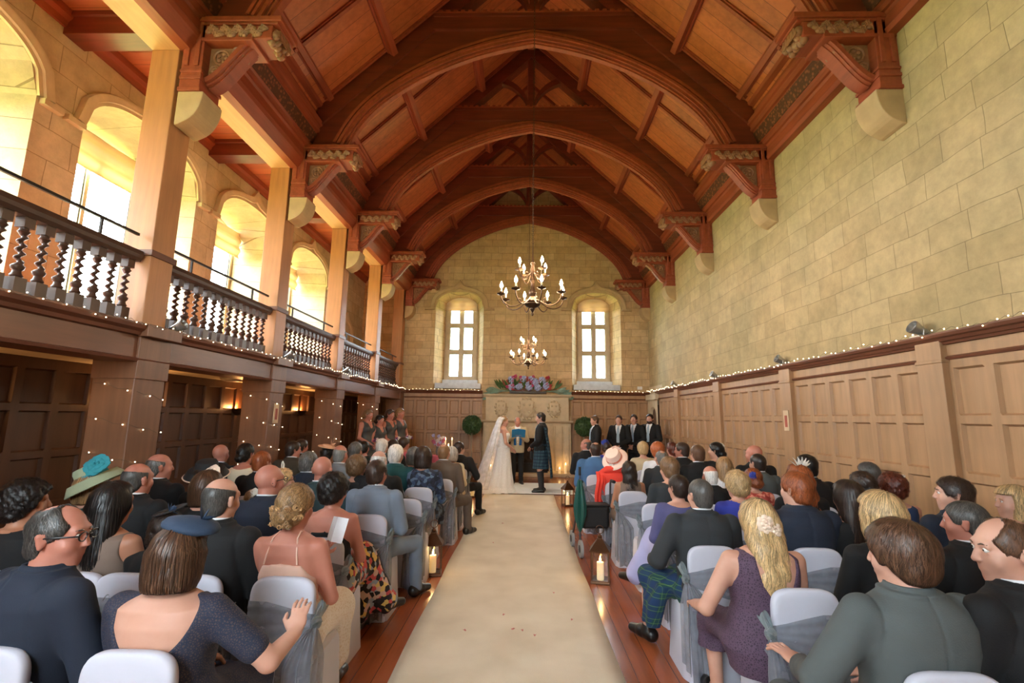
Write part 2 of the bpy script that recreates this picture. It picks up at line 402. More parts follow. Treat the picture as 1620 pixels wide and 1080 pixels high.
# ---- left: gallery outer wall with arched windows
mkl = lambda u, z, d: (GX-d, u, z)
GW = [TY[0]+1.215+2.43*j for j in range(-1, 4)]     # window centres, last bay has none
lops = [(c, .95, 2.62, 4.86, 5.42, .80, .80) for c in GW]
mb = MB(); arched_wall(mb, YS-.3, YB+.2, 2.3, 6.3, lops, mkl)
struct(mb.build('wall_left', S_LEFT))
tn = 3
for i, c in enumerate(GW):
    hm = MB(); hood(hm, c, .95, 4.86, 5.42, mkl, w=.14, proud=.07, ears=.10)
    struct(hm.build('trim_%d' % tn, S_DRESS, smooth=True)); tn += 1
    mk = lambda u, z, d: (GX-.84-d, u, z)
    window('g', mk, c, .74, 2.78, 5.3, 2, (3.9,), fw=.05, depth=.08)
    if i > 0:
        bl = MB(); z1 = 4.78 if i == 2 else 4.70
        bl.grid(lambda a, b: (GX-.66-.02*math.sin(b*16)-(.03*math.sin(a*PI)), c-.74+a*1.48, z1+b*.5), 8, 24)
        tag(bl.build('roman_blind', BLIND, smooth=True, solid=.01), 'cream roman blind half drawn in the %s gallery window counted from the left' % ('first','second','third','fourth','fifth')[i-1], 'blind', 'roman blinds')
# small arched niche at the far end of the gallery
hm = MB(); hood(hm, 13.1, .45, 3.7, 4.2, mkl, w=.12, proud=.06, ears=.02); struct(hm.build('trim_%d' % tn, S_DRESS, smooth=True)); tn += 1

# lower wall under the gallery: stone core + dark panelling
struct(MB().box((GX-.35, YS-.3, 0), (GX, YB+.2, 2.32)).build('wall_west', S_LEFT))

def panelling(axis, plane, u0, u1, rows, nper, proud, matp, matr, name, z_top, skip=None, inward=1):
    """frame-and-panel wall lining: one height-field mesh, panels sunk between stiles and rails with a splayed edge"""
    fr = .075; sp = .016; mb = MB()
    w = (u1-u0)/nper
    U = [u0]; 
    for i in range(nper):
        a, b = u0+i*w+fr/2, u0+(i+1)*w-fr/2
        U += [a, a+sp, b-sp, b]
    U.append(u1)
    Z = [0.]
    for z0, z1 in sorted(rows): Z += [z0, z0+sp, z1-sp, z1]
    Z.append(z_top)
    def dep(i, j):
        inu = i not in (0, len(U)-1) and (i-1) % 4 in (1, 2); inz = j not in (0, len(Z)-1) and (j-1) % 4 in (1, 2)
        return proud*.45 if inu and inz else proud
    def P(i, j):
        q = plane-inward*dep(i, j)
        return (q, U[i], Z[j]) if axis == 'Y' else (U[i], q, Z[j])
    n = len(U)
    mb.add([P(i, j) for j in range(len(Z)) for i in range(n)], [(j*n+i, j*n+i+1, (j+1)*n+i+1, (j+1)*n+i) for j in range(len(Z)-1) for i in range(n-1)])
    B = [(plane, u, z) if axis == 'Y' else (u, plane, z) for u, z in ((u0,0),(u1,0),(u1,z_top),(u0,z_top))]
    F_ = [P(0,0), P(n-1,0), P(n-1,len(Z)-1), P(0,len(Z)-1)]
    mb.add(B+F_, [(0,1,5,4),(1,2,6,5),(2,3,7,6),(3,0,4,7)])
    return struct(mb.build(name, matp))
ROWS = [(.12, .62), (.70, 1.17), (1.24, 1.65), (1.72, 2.13)]
PIL = [-.46+.0, 1.97, 4.40, 6.83, 9.26, 11.69]
n = tn
for i, y in enumerate(PIL):
    y1 = PIL[i+1] if i+1 < len(PIL) else 13.35
    panelling('Y', XR, y+.135, y1-(.135 if i+1 < len(PIL) else 0), ROWS, 6 if i < 5 else 4, .06, W_PANEL, W_PANELX, 'trim_%d' % n, 2.36); n += 1
    mb = MB(); mb.box((XR-.12, y-.135, 0), (XR, y+.135, 2.38)); mb.box((XR-.135, y-.15, 0), (XR, y+.15, .16)); mb.box((XR-.13, y-.145, 2.18), (XR, y+.145, 2.21))
    struct(mb.build('trim_%d' % n, W_PANEL, bevel=.006)); n += 1
mb = MB()
prof = [(0,2.205),(.075,2.205),(.085,2.225),(.068,2.235),(.062,2.24),(0,2.24)]
mb.prism([(XR-p, z) for p, z in prof], 'Y', YS, 13.35)
prof = [(0,2.34),(.09,2.34),(.10,2.36),(.115,2.365),(.13,2.39),(.155,2.40),(.165,2.425),(.165,2.44),(0,2.44)]
mb.prism([(XR-p, z) for p, z in prof], 'Y', YS, 13.45)
struct(mb.build('trim_%d' % n, W_TRIM)); n += 1
# end-wall panelling left and right of the chimneypiece
for a, b, k in ((-3.72, -1.34, 7), (1.34, 3.66, 7)):
    panelling('X', YB, a, b, ROWS, k, .06, W_PANEL, W_PANELX, 'trim_%d' % n, 2.36); n += 1
    mb = MB(); prof = [(0,2.205),(.075,2.205),(.085,2.225),(.062,2.24),(0,2.24)]
    mb.prism([(YB-p, z) for p, z in prof], 'X', a, b)
    prof = [(0,2.34),(.09,2.34),(.115,2.365),(.13,2.39),(.165,2.425),(.165,2.44),(0,2.44)]
    mb.prism([(YB-p, z) for p, z in prof], 'X', a, b)
    struct(mb.build('trim_%d' % n, W_TRIM)); n += 1
# stone doorway in the far right corner
mb = MB(); mkd = lambda u, z, d: (XR-.10+d, u, z)
arched_wall(mb, 13.35, 14.4, 0, 2.36, [(13.88, .36, 0.0, 1.62, 2.0, .30, .09)], mkd)
mb.prism([(XR-.16,2.2),(XR,2.2),(XR,2.36),(XR-.16,2.36)], 'Y', 13.35, 14.4)
d1 = struct(mb.build('door_1', S_DRESS))
MB().box((XR-.03, 13.5, 0), (XR-.012, 14.26, 2.05)).build('opening_shade', W_DARK, d1)  # dark board standing in for the shade of the open doorway
# dark panelling under the gallery
for i in range(6):
    y0 = TY[0]-2.43+2.43*i
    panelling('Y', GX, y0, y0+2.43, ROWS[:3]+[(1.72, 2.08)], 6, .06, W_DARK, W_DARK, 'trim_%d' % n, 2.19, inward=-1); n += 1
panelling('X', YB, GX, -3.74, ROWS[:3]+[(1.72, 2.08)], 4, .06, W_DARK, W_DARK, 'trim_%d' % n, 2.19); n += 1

# gallery floor with plaster soffit
struct(MB().box((GX-.05, YS, 2.19), (XL-.24, YB, 2.24)).build('ceiling', PLASTER))
struct(MB().box((GX-.05, YS, 2.345), (XL-.02, YB, 2.45)).build('floor.001', W_FLOOR))
# gallery ceiling boards + moulding
mb = MB(); mb.box((GX-.1, YS, 5.96), (XL+.0, YB, 6.02)); struct(mb.build('ceiling', W_BOARD))
mb = MB(); mb.prism([(GX,5.78),(GX+.03,5.78),(GX+.05,5.84),(GX+.09,5.88),(GX+.10,5.96),(GX,5.96)], 'Y', YS, YB); struct(mb.build('trim_%d' % n, W_MOULD)); n += 1

# gallery front beam (fascia) with mouldings
mb = MB(); mb.box((XL-.25, YS, 2.12), (XL+.04, YB, 2.46))
mb.prism([(XL+.04,2.36),(XL+.075,2.37),(XL+.085,2.40),(XL+.12,2.425),(XL+.13,2.46),(XL+.13,2.475),(XL-.25,2.475),(XL-.25,2.46),(XL+.04,2.46)], 'Y', YS, YB)
mb.prism([(XL+.04,2.12),(XL+.06,2.125),(XL+.07,2.15),(XL+.04,2.16)], 'Y', YS, YB)
struct(mb.build('trim_%d' % n, W_TRIM)); n += 1
# header beam over the gallery posts
mb = MB(); mb.box((XL-.30, YS, 5.47), (XL, YB, 6.05)); struct(mb.build('trim_%d' % n, mat_wood('header_oak_sunlit', rgb(200, 152, 110), 'Y', .5, .15))); n += 1  # paler copy of the post oak, sunlight on the beam put into its colour

# ---- cornices
prof = [(0,5.60),(.10,5.60),(.115,5.66),(.10,5.68),(.10,5.80),(.12,5.83),(.15,5.835),(.165,5.88),(.15,5.90),(.17,5.92),(.235,6.10),(.24,6.12),(.275,6.125),(.285,6.17),(.27,6.18),(.285,6.22),(.315,6.23),(.33,6.29),(.20,6.33),(.20,6.52),(.30,6.55),(.32,6.60),(0,6.9)]
CARV = NT('carved_frieze'); _v = CARV.coord((1,1,1)); _o = CARV.n('ShaderNodeTexVoronoi'); _o.inputs['Scale'].default_value = 20; CARV.l(_v, _o.inputs['Vector'])
CARV.l(CARV.ramp(_o.outputs['Distance'], [(.12, rgb(150, 88, 56)), (.5, rgb(84, 46, 30))]), CARV.b.inputs['Base Color']); CARV.bump(_o.outputs['Distance'], -.9, .02); CARV = CARV.m
for sgn, x0, nm in ((1, XR, 'r'), (-1, -XR, 'l')):
    mb = MB(); pr = list(prof)
    if sgn < 0: pr = [(-.1,5.47),(.02,5.47)]+pr[1:]; pr[-1] = (-.1, 6.9)
    mb.prism([(x0-sgn*p, z) for p, z in pr], 'Y', YS, YB)
    c = struct(mb.build('trim_%d' % n, W_MOULD)); n += 1
    f = MB(); f.prism([(x0-sgn*p, z) for p, z in ((.168,5.93),(.182,5.925),(.244,6.09),(.23,6.095))], 'Y', YS, YB-.02)
    f.build('carved_frieze', CARV, c)

# ---- roof boards, purlins and mid rafters
roof = []
for sgn in (1, -1):
    mb = MB()
    for k in range(-1, 6):
        pass
    e = 4.0
    mb.add([(sgn*e, YS-.2, roofz(e)), (0, YS-.2, roofz(0)), (0, YB+.2, roofz(0)), (sgn*e, YB+.2, roofz(e)),
            (sgn*e, YS-.2, roofz(e)+.1), (0, YS-.2, roofz(0)+.1), (0, YB+.2, roofz(0)+.1), (sgn*e, YB+.2, roofz(e)+.1)],
           [(0,1,2,3),(4,7,6,5),(0,4,5,1),(3,2,6,7),(0,3,7,4),(1,5,6,2)])
    ce = struct(mb.build('ceiling', W_BOARD)); roof.append(ce)
    L = math.hypot(1, SL); nx, nz = -sgn*SL/L, -1/L          # inward normal of the slope
    tx, tz = -sgn/L, SL/L                                     # up the slope
    def strip(x, w, d, y0, y1, name, mat, mould=True):
        """member lying on the slope at plan position x, width w up the slope, depth d, between y0 and y1"""
        c = (sgn*x, roofz(x))
        pr = [(-w/2,0),(-w/2,d*.35),(-w*.38,d*.45),(-w*.38,d*.7),(-w*.28,d),(w*.28,d),(w*.38,d*.7),(w*.38,d*.45),(w/2,d*.35),(w/2,0)]
        b = MB(); b.prism([(c[0]+tx*a+nx*h, c[1]+tz*a+nz*h) for a, h in pr], 'Y', y0, y1)
        return b.build(name, mat, ce)
    for x in (2.35, 1.13): strip(x, .17, .16, YS, YB, 'purlin', W_MOULD)
    strip(3.28, .14, .06, YS, YB, 'eaves_mould', W_MOULD)
    def rafter(y, w, d, name, x0=3.35, x1=.05):
        a = (sgn*x0, roofz(x0)); b_ = (sgn*x1, roofz(x1)); b = MB()
        for (w_, d0, d1) in ((w, 0, d*.5), (w*.6, d*.5, d)):
            p = []
            for (q, dd) in ((a, d0), (b_, d0), (b_, d1), (a, d1)):
                p += [(q[0]+nx*dd, q[1]+nz*dd)]
            b.prism(p, 'Y', y-w_/2, y+w_/2)
        b.build(name, W_MOULD, ce)
    for k in range(-1, 6):
        yy = TY[0]+2.43*k+1.215-2.43
        if YS < yy < YB: rafter(yy, .09, .05, 'rafter')
        for s2 in (-1, 1):
            y2 = TY[0]+2.43*(k)+s2*.18
            if YS < y2 < YB: rafter(y2, .06, .05, 'rafter')
    MB().box((-.08, YS, roofz(0)-.2), (.08, YB, roofz(0)-.04)).build('ridge_piece', W_MOULD, ce) if sgn > 0 else None

# ---- roof trusses
ARX = [0, .43, .86, 1.5, 1.97, 2.46, 2.75, 2.90, 2.97]
ARZ = [7.73, 7.655, 7.54, 7.28, 7.02, 6.66, 6.36, 6.1, 5.86]
def smooth_arch(n=44):
    """arc-length sampled intrados from right springing to apex"""
    xs = np.array(ARX); zs = np.array(ARZ)
    s = np.concatenate([[0], np.cumsum(np.hypot(np.diff(xs), np.diff(zs)))])
    t = np.linspace(0, s[-1], n); X = np.interp(t, s, xs); Z = np.interp(t, s, zs)
    for _ in range(30):
        X[1:-1] = .25*X[:-2]+.5*X[1:-1]+.25*X[2:]; Z[1:-1] = .25*Z[:-2]+.5*Z[1:-1]+.25*Z[2:]
    return list(zip(X, Z))
ARC = smooth_arch()
ZC = 8.24                                   # collar top
def off_arc(d):
    out = []
    for i, (x, z) in enumerate(ARC):
        a = ARC[max(i-1,0)]; b = ARC[min(i+1,len(ARC)-1)]
        tx, tz = b[0]-a[0], b[1]-a[1]; l = math.hypot(tx, tz)
        nx_, nz_ = -tz/l, tx/l
        out.append((max(x+(-nx_ if nx_ < 0 else nx_)*d, 0) if i else 0, z+abs(nz_)*d))
    return out
def band(mb, d0, d1, y0, y1, sgn):
    A, B = off_arc(d0), off_arc(d1)
    for (a, a2), (b, b2) in zip(zip(A, A[1:]), zip(B, B[1:])):
        q = [a, a2, b2, b]
        mb.prism([(sgn*x, z) for x, z in q], 'Y', y0, y1)
def make_truss(y, label, end=False):
    t = thing('roof_truss', label, 'roof truss', (0, y, 5.86), 0)
    Z0 = 5.86
    def bl(mb, name, mat=W_TRUSS, **k):
        mb.v = [(a, b, c-Z0) for a, b, c in mb.v]
        return mb.build(name, mat, t, **k)
    hw = .13
    # spandrel boarding between arch and slope
    mb = MB()
    for sgn in (-1, 1):
        A = off_arc(.05)
        top = []
        for x, z in A: 
            top.append((x, z))
        # columns between arch and the underside of the slope / collar
        for (x0, z0), (x1, z1) in zip(A, A[1:]):
            if x1-x0 < 1e-4:
                continue
            u0 = min(ZC-.02, roofz(x0)); u1 = min(ZC-.02, roofz(x1))
            mb.prism([(sgn*x0,z0),(sgn*x1,z1),(sgn*x1,u1),(sgn*x0,u0)], 'Y', -hw*.62, hw*.62)
        mb.prism([(sgn*3.0,5.86),(sgn*3.62,5.86),(sgn*3.62,roofz(3.62)),(sgn*2.86,roofz(2.86)),(sgn*2.86,6.25)], 'Y', -hw*.56, hw*.56)
    bl(mb, 'spandrel')
    # moulded arch rib
    mb = MB()
    for sgn in (-1, 1):
        band(mb, 0, .035, -hw*.30, hw*.30, sgn); band(mb, .025, .065, -hw*.52, hw*.52, sgn); band(mb, .055, .10, -hw*.80, hw*.80, sgn); band(mb, .10, .135, -hw*1.05, hw*1.05, sgn); band(mb, .135, .165, -hw*.8, hw*.8, sgn); band(mb, .165, .20, -hw*.98, hw*.98, sgn); band(mb, .20, .235, -hw*.75, hw*.75, sgn)
    bl(mb, 'arch_rib', W_MOULD)
    # principal rafters
    for sgn in (-1, 1):
        mb = MB(); x0, x1 = 3.45, .0; dz = .36
        mb.prism([(sgn*x0,roofz(x0)-dz),(sgn*x0,roofz(x0)),(sgn*x1,roofz(x1)),(sgn*x1,roofz(x1)-dz)], 'Y', -hw*.9, hw*.9)
        bl(mb, 'principal_rafter')
    mb = MB(); xc = 3.42-(ZC-6.58)/SL-.02
    mb.box((-xc, -hw*1.0, ZC-.29), (xc, hw*1.0, ZC-.03)); mb.box((-xc+.01, -hw*1.2, ZC-.08), (xc-.01, hw*1.2, ZC-.02)); mb.box((-xc+.005, -hw*1.1, ZC-.305), (xc-.005, hw*1.1, ZC-.26))
    bl(mb, 'collar_beam')
    k = 26
    for sy in (-1, 1):
        mb = MB(); pr = [(-xc+.02, ZC-.025)]
        for i in range(k):
            x = -xc+.06+(2*xc-.12)*(i+.5)/k; w = (xc-.06)/k*.55
            pr += [(x-w, ZC-.005), (x-w, ZC+.03), (x+w, ZC+.03), (x+w, ZC-.005)]
        pr += [(xc-.02, ZC-.025)]
        for p, q in ((0, 0),):
            mb.prism(pr, 'Y', sy*hw*1.08-.022, sy*hw*1.08+.022)
        bl(mb, 'cresting', W_MOULD)
    mb = MB(); mb.box((-.07, -.07, ZC-.02), (.07, .07, roofz(0)-.1)); mb.box((-.10, -.10, ZC-.02), (.10, .10, ZC+.12)); bl(mb, 'king_post')
    for sgn in (-1, 1):
        mb = MB(); P = []
        for i in range(13):
            a = i/12; x = .06+.80*a**1.35; z = ZC+.05+.62*(1-(1-a)**2.0)
            P.append((x, z))
        for (p, q) in zip(P, P[1:]):
            mb.prism([(sgn*p[0],p[1]-.02),(sgn*q[0],q[1]-.02),(sgn*q[0],q[1]+.12),(sgn*p[0],p[1]+.12)], 'Y', -.06, .06)
        P2 = []
        for i in range(13):                 # lower curved brace
            a = i/12; P2.append((.06+1.25*a, ZC+.42*math.sin(PI*min(1, a*1.0))*.9*(1-a*.35)+.02))
        bl(mb, 'curved_strut')
    return t
words = ['above the front rows of guests', 'nearest whole arch seen overhead', 'second arch seen overhead', 'third arch seen overhead']
make_truss(TY[0], 'oak roof truss nearest the camera, above the back rows, mostly out of frame')
make_truss(TY[1], 'oak roof truss resting on the first pair of big brackets at the top corners')
make_truss(TY[2], 'arched oak roof truss forming the largest whole arch in view')
make_truss(TY[3], 'arched oak roof truss forming the middle arch in view')
make_truss(TY[4], 'arched oak roof truss forming the smallest free-standing arch in view')
make_truss(YB-.17, 'arched oak truss set flat against the stone end wall', True)

# ---- carved brackets with stone corbels
def make_bracket():
    t = thing('carved_bracket', '', 'bracket')
    # local: u = +x is into the room, z absolute height, origin on the wall at floor... kept at corbel foot
    hw = .16
    mb = MB()
    pf = [(0,4.60),(.04,4.61)]+[(.27*math.sin(a*PI/2)**.9+.0, 4.62+.34*(1-math.cos(a*PI/2))) for a in [i/10 for i in range(2, 11)]]+[(.27,4.98),(0,4.98)]
    mb.prism(pf, 'Y', -hw, hw); mb.build('stone_corbel', S_CORB, t, bevel=.008)
    mb = MB(); mb.box((0, -hw, 4.98), (.22, hw, 5.84)); mb.box((0, -hw-.02, 4.98), (.24, hw+.02, 5.02)); mb.box((0,-hw-.015,5.12),(.235,hw+.015,5.16)); mb.box((0,-hw-.015,5.2),(.235,hw+.015,5.23))
    for s in (-1, 1): mb.box((.03, s*(hw+.005)-.012, 5.28), (.08, s*(hw+.005)+.012, 5.8)); mb.box((.14, s*(hw+.005)-.012, 5.28), (.19, s*(hw+.005)+.012, 5.8))
    mb.build('pendant_post', W_MOULD, t, bevel=.006)
    # S-curved brace
    cv = []
    for i in range(25):
        a = i/24; u = .24+.50*a; z = 5.10+.50*(a*a*(3-2*a))*.75+.13*a
        cv.append((u, z))
    mb = MB()
    for (p, q) in zip(cv, cv[1:]):
        mb.prism([(p[0],p[1]-.012),(q[0],q[1]-.012),(q[0]-.02,q[1]+.03),(p[0]-.02,p[1]+.03)], 'Y', -hw*.28, hw*.28)
        mb.prism([(p[0],p[1]+.004),(q[0],q[1]+.004),(q[0]-.02,q[1]+.05),(p[0]-.02,p[1]+.05)], 'Y', -hw*.5, hw*.5)
        mb.prism([(p[0],p[1]+.025),(q[0],q[1]+.025),(q[0]-.02,q[1]+.075),(p[0]-.02,p[1]+.075)], 'Y', -hw*.72, hw*.72)
    mb.build('curved_brace', W_MOULD, t, smooth=True)
    # pierced tracery panel behind the brace
    mb = MB(); pan = [(.22,5.17)]+[(u-.02, z+.05) for u, z in cv[::3]]+[(.72,5.58),(.22,5.58)]
    mb.prism(pan, 'Y', -.05, .05); 
    for s in (-1, 1):
        for (cu, cz, r) in ((.36,5.45,.085),(.53,5.52,.055),(.30,5.30,.05)):
            ring = [(cu+r*math.cos(k*PI/8), s*.06, cz+r*math.sin(k*PI/8)) for k in range(17)]; mb.tube(ring, .016, 6)
            for q in range(5): mb.ball((cu+.55*r*math.cos(q*1.257), s*.058, cz+.55*r*math.sin(q*1.257)), (.025,.018,.025), 6, 5)
    mb.build('tracery_panel', W_CARVE, t, smooth=True)
    mb = MB(); mb.box((0, -hw, 5.60), (.94, hw, 5.76)); mb.box((0, -hw-.03, 5.79), (1.04, hw+.03, 5.85)); mb.box((0,-hw-.015,5.76),(1.0,hw+.015,5.79)); mb.box((.0,-hw-.012,5.57),(.74,hw+.012,5.61))
    mb.build('hammer_beam', W_MOULD, t, bevel=.008)
    mb = MB(); rnd = random.Random(5)
    for s in (-1, 1):                       # carved foliage along both faces
        for i in range(26):
            u = .26+.6*i/25; z = 5.68+.045*math.sin(i*1.1)
            mb.ball((u, s*(hw+.005), z), (.035+.02*rnd.random(), .022, .03), 7, 5)
            mb.tube([(u-.03,s*(hw+.01),z-.03),(u,s*(hw+.025),z+.02),(u+.04,s*(hw+.01),z+.0)], [.006,.014,.004], 5)
    for i in range(14):                     # leafy boss at the beam end
        a = i*2.4; mb.ball((.93+.03*math.cos(a), -.12+.24*(i/13), 5.66+.06*math.sin(a*1.7)), (.05,.04,.055), 7, 5)
        mb.tube([(.92,-.12+.24*(i/13),5.68),(.99,-.12+.24*(i/13),5.70+.03*math.sin(a)),(1.0,-.13+.26*(i/13),5.63)], [.02,.022,.006], 5)
    mb.build('foliage_carving', W_CARVE, t, smooth=True)
    return t
ordn = ['nearest', 'second', 'third', 'fourth', 'fifth', 'last']
br0 = make_bracket(); first = True
for k in range(0, 6):
    y = TY[k] if k < 5 else YB-.17
    for side in (1, -1):
        if k == 0:
            lb = 'carved oak bracket on a stone corbel, %s wall, above the back rows out of frame' % ('right' if side > 0 else 'gallery')
        elif side > 0:
            lb = 'carved oak bracket on tan stone corbel on the right wall, %s from the camera' % ordn[k-1]
        else:
            lb = 'carved oak bracket with pale lit carving above the gallery posts, %s from the camera' % ordn[k-1]
        o = br0 if first else dup(br0, (0,0,0)); first = False
        o.location = ((XR, y, 0) if side > 0 else (-XR-.06, y, 0)); o.rotation_euler = (0, 0, PI if side > 0 else 0)
        o['label'] = lb; o['group'] = 'carved roof brackets'
# ---- gallery posts, lower pillars
def make_post():
    t = thing('gallery_post', '', 'post')
    mb = MB(); mb.box((-.30,-.15,2.475),(0,.15,5.47)); mb.build('shaft', W_POST, t, bevel=.008)
    mb = MB(); mb.box((-.32,-.17,3.18),(.02,.17,3.24)); mb.build('band', W_TRIM, t)
    return t
def make_pillar():
    t = thing('gallery_pillar', '', 'pillar')
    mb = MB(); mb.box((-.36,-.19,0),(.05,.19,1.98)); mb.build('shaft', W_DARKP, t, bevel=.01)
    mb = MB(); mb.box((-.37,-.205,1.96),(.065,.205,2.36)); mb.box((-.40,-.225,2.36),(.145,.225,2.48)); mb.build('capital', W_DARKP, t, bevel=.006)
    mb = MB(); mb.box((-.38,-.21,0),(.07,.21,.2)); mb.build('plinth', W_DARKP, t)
    return t
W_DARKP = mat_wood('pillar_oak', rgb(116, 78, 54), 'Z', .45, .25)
first = True; p0 = make_post(); q0 = make_pillar()
ordp = ['just outside the left edge of frame', 'nearest the camera', 'second from the camera', 'third from the camera', 'fourth from the camera', 'against the end wall']
for k in range(6):
    y = (TY[k] if k < 5 else YB-.22)
    a = p0 if k == 0 else dup(p0, (0,0,0)); b = q0 if k == 0 else dup(q0, (0,0,0))
    a.location = (XL, y-.01, 0); b.location = (XL, y-.02, 0)
    a['label'] = 'square oak gallery post rising above the balustrade, '+ordp[k]; a['group'] = 'gallery posts'
    b['label'] = 'square oak pillar carrying the gallery, '+ordp[k]; b['group'] = 'gallery pillars'
    # ceiling cross beam of the gallery
    if k < 5:
        mb = MB(); mb.box((GX, y-.13, 5.70), (XL-.28, y+.13, 5.96)); mb.box((GX, y-.16, 5.9), (XL-.28, y+.16, 5.96))
        tag(mb.build('ceiling_beam', W_TRUSS, bevel=.006), 'oak cross beam under the gallery ceiling beside the post '+ordp[k], 'beam', 'gallery ceiling beams')
# ---- balustrades
def baluster_mesh():
    mb = MB()
    mb.box((-.045,-.045,0),(.045,.045,.13)); mb.box((-.04,-.04,.52),(.04,.04,.60))
    n = 12; rows = []
    prof = [(.13,.030),(.145,.042),(.165,.030),(.185,.026),(.20,.040),(.22,.044),(.235,.030)]
    for z, r in prof: rows.append((z, r, 0, 0))
    for i in range(33):
        a = i/32; z = .245+.22*a; th = a*2*PI*3.4
        rows.append((z, .0215, .0135*math.cos(th), .0135*math.sin(th)))
    for z, r in ((.475,.028),(.49,.040),(.505,.028),(.52,.03)): rows.append((z, r, 0, 0))
    vs = [(cx+r*math.cos(2*PI*k/n), cy+r*math.sin(2*PI*k/n), z) for z, r, cx, cy in rows for k in range(n)]
    fs = [(i*n+k, i*n+(k+1)%n, (i+1)*n+(k+1)%n, (i+1)*n+k) for i in range(len(rows)-1) for k in range(n)]
    mb.add(vs, fs)
    return mb
b_mesh = None
bayn = ['at the left edge of the frame', 'between the nearest and second posts', 'between the second and third posts', 'between the third and fourth posts', 'between the fourth post and the end wall']
for k in range(0, 5):
    y0 = TY[k]+.17; y1 = (TY[k+1] if k < 4 else YB-.22)-.19
    t = thing('balustrade', 'gallery balustrade of barley-twist oak balusters '+bayn[k], 'balustrade', (XL-.13, (y0+y1)/2, 2.475), 0, 'gallery balustrades')
    L = y1-y0; nb = 13
    mb = MB(); mb.box((-.055,-L/2,0),(.055,L/2,.03)); mb.build('bottom_rail', W_BAL, t)
    mb = MB(); mb.prism([(-.055,.63),(.055,.63),(.075,.66),(.085,.69),(.075,.735),(-.075,.735),(-.085,.69),(-.075,.66)], 'Y', -L/2, L/2); mb.build('handrail', W_BAL, t)
    mb = MB(); mb.prism([(-.012,.90),(.012,.90),(.012,.925),(-.012,.925)], 'Y', -L/2, L/2)
    for q in (-.30, .30): mb.box((-.01, q*L-.01, .735), (.01, q*L+.01, .905))
    mb.build('iron_safety_rail', IRON, t)
    for i in range(nb):
        yy = -L/2+L*(i+.5)/nb
        if b_mesh is None:
            o = baluster_mesh().build('baluster', W_BAL, t, smooth=True); b_mesh = o.data
        else:
            o = bpy.data.objects.new('baluster', b_mesh); COL.objects.link(o); o.parent = t
        o.location = (0, yy, .03)
# ---- south end (behind the camera): stone wall with the hall's big window
mks = lambda u, z, d: (u, YS-d, z)
mb = MB(); arched_wall(mb, -5.6, 3.95, 0, 7, [(-1.6, 1.15, 1.6, 4.6, 5.6, 1.0, .5)], mks, top=lambda u: max(5.9, min(10.1, roofz(u)+.25)) if u > -3.9 else 6.2)
struct(mb.build('wall_south', S_BACK))
window('s', lambda u, z, d: (u, YS-.52-d, z), -1.6, 1.0, 1.7, 5.5, 3, (2.9, 4.2))

# ---- ground outside
GRASS = mat_plain('lawn_grass', rgb(120, 140, 70), .9, 0, .3, .8)
struct(MB().box((-60, -60, -2.2), (60, 60, -2.0)).build('ground', GRASS))
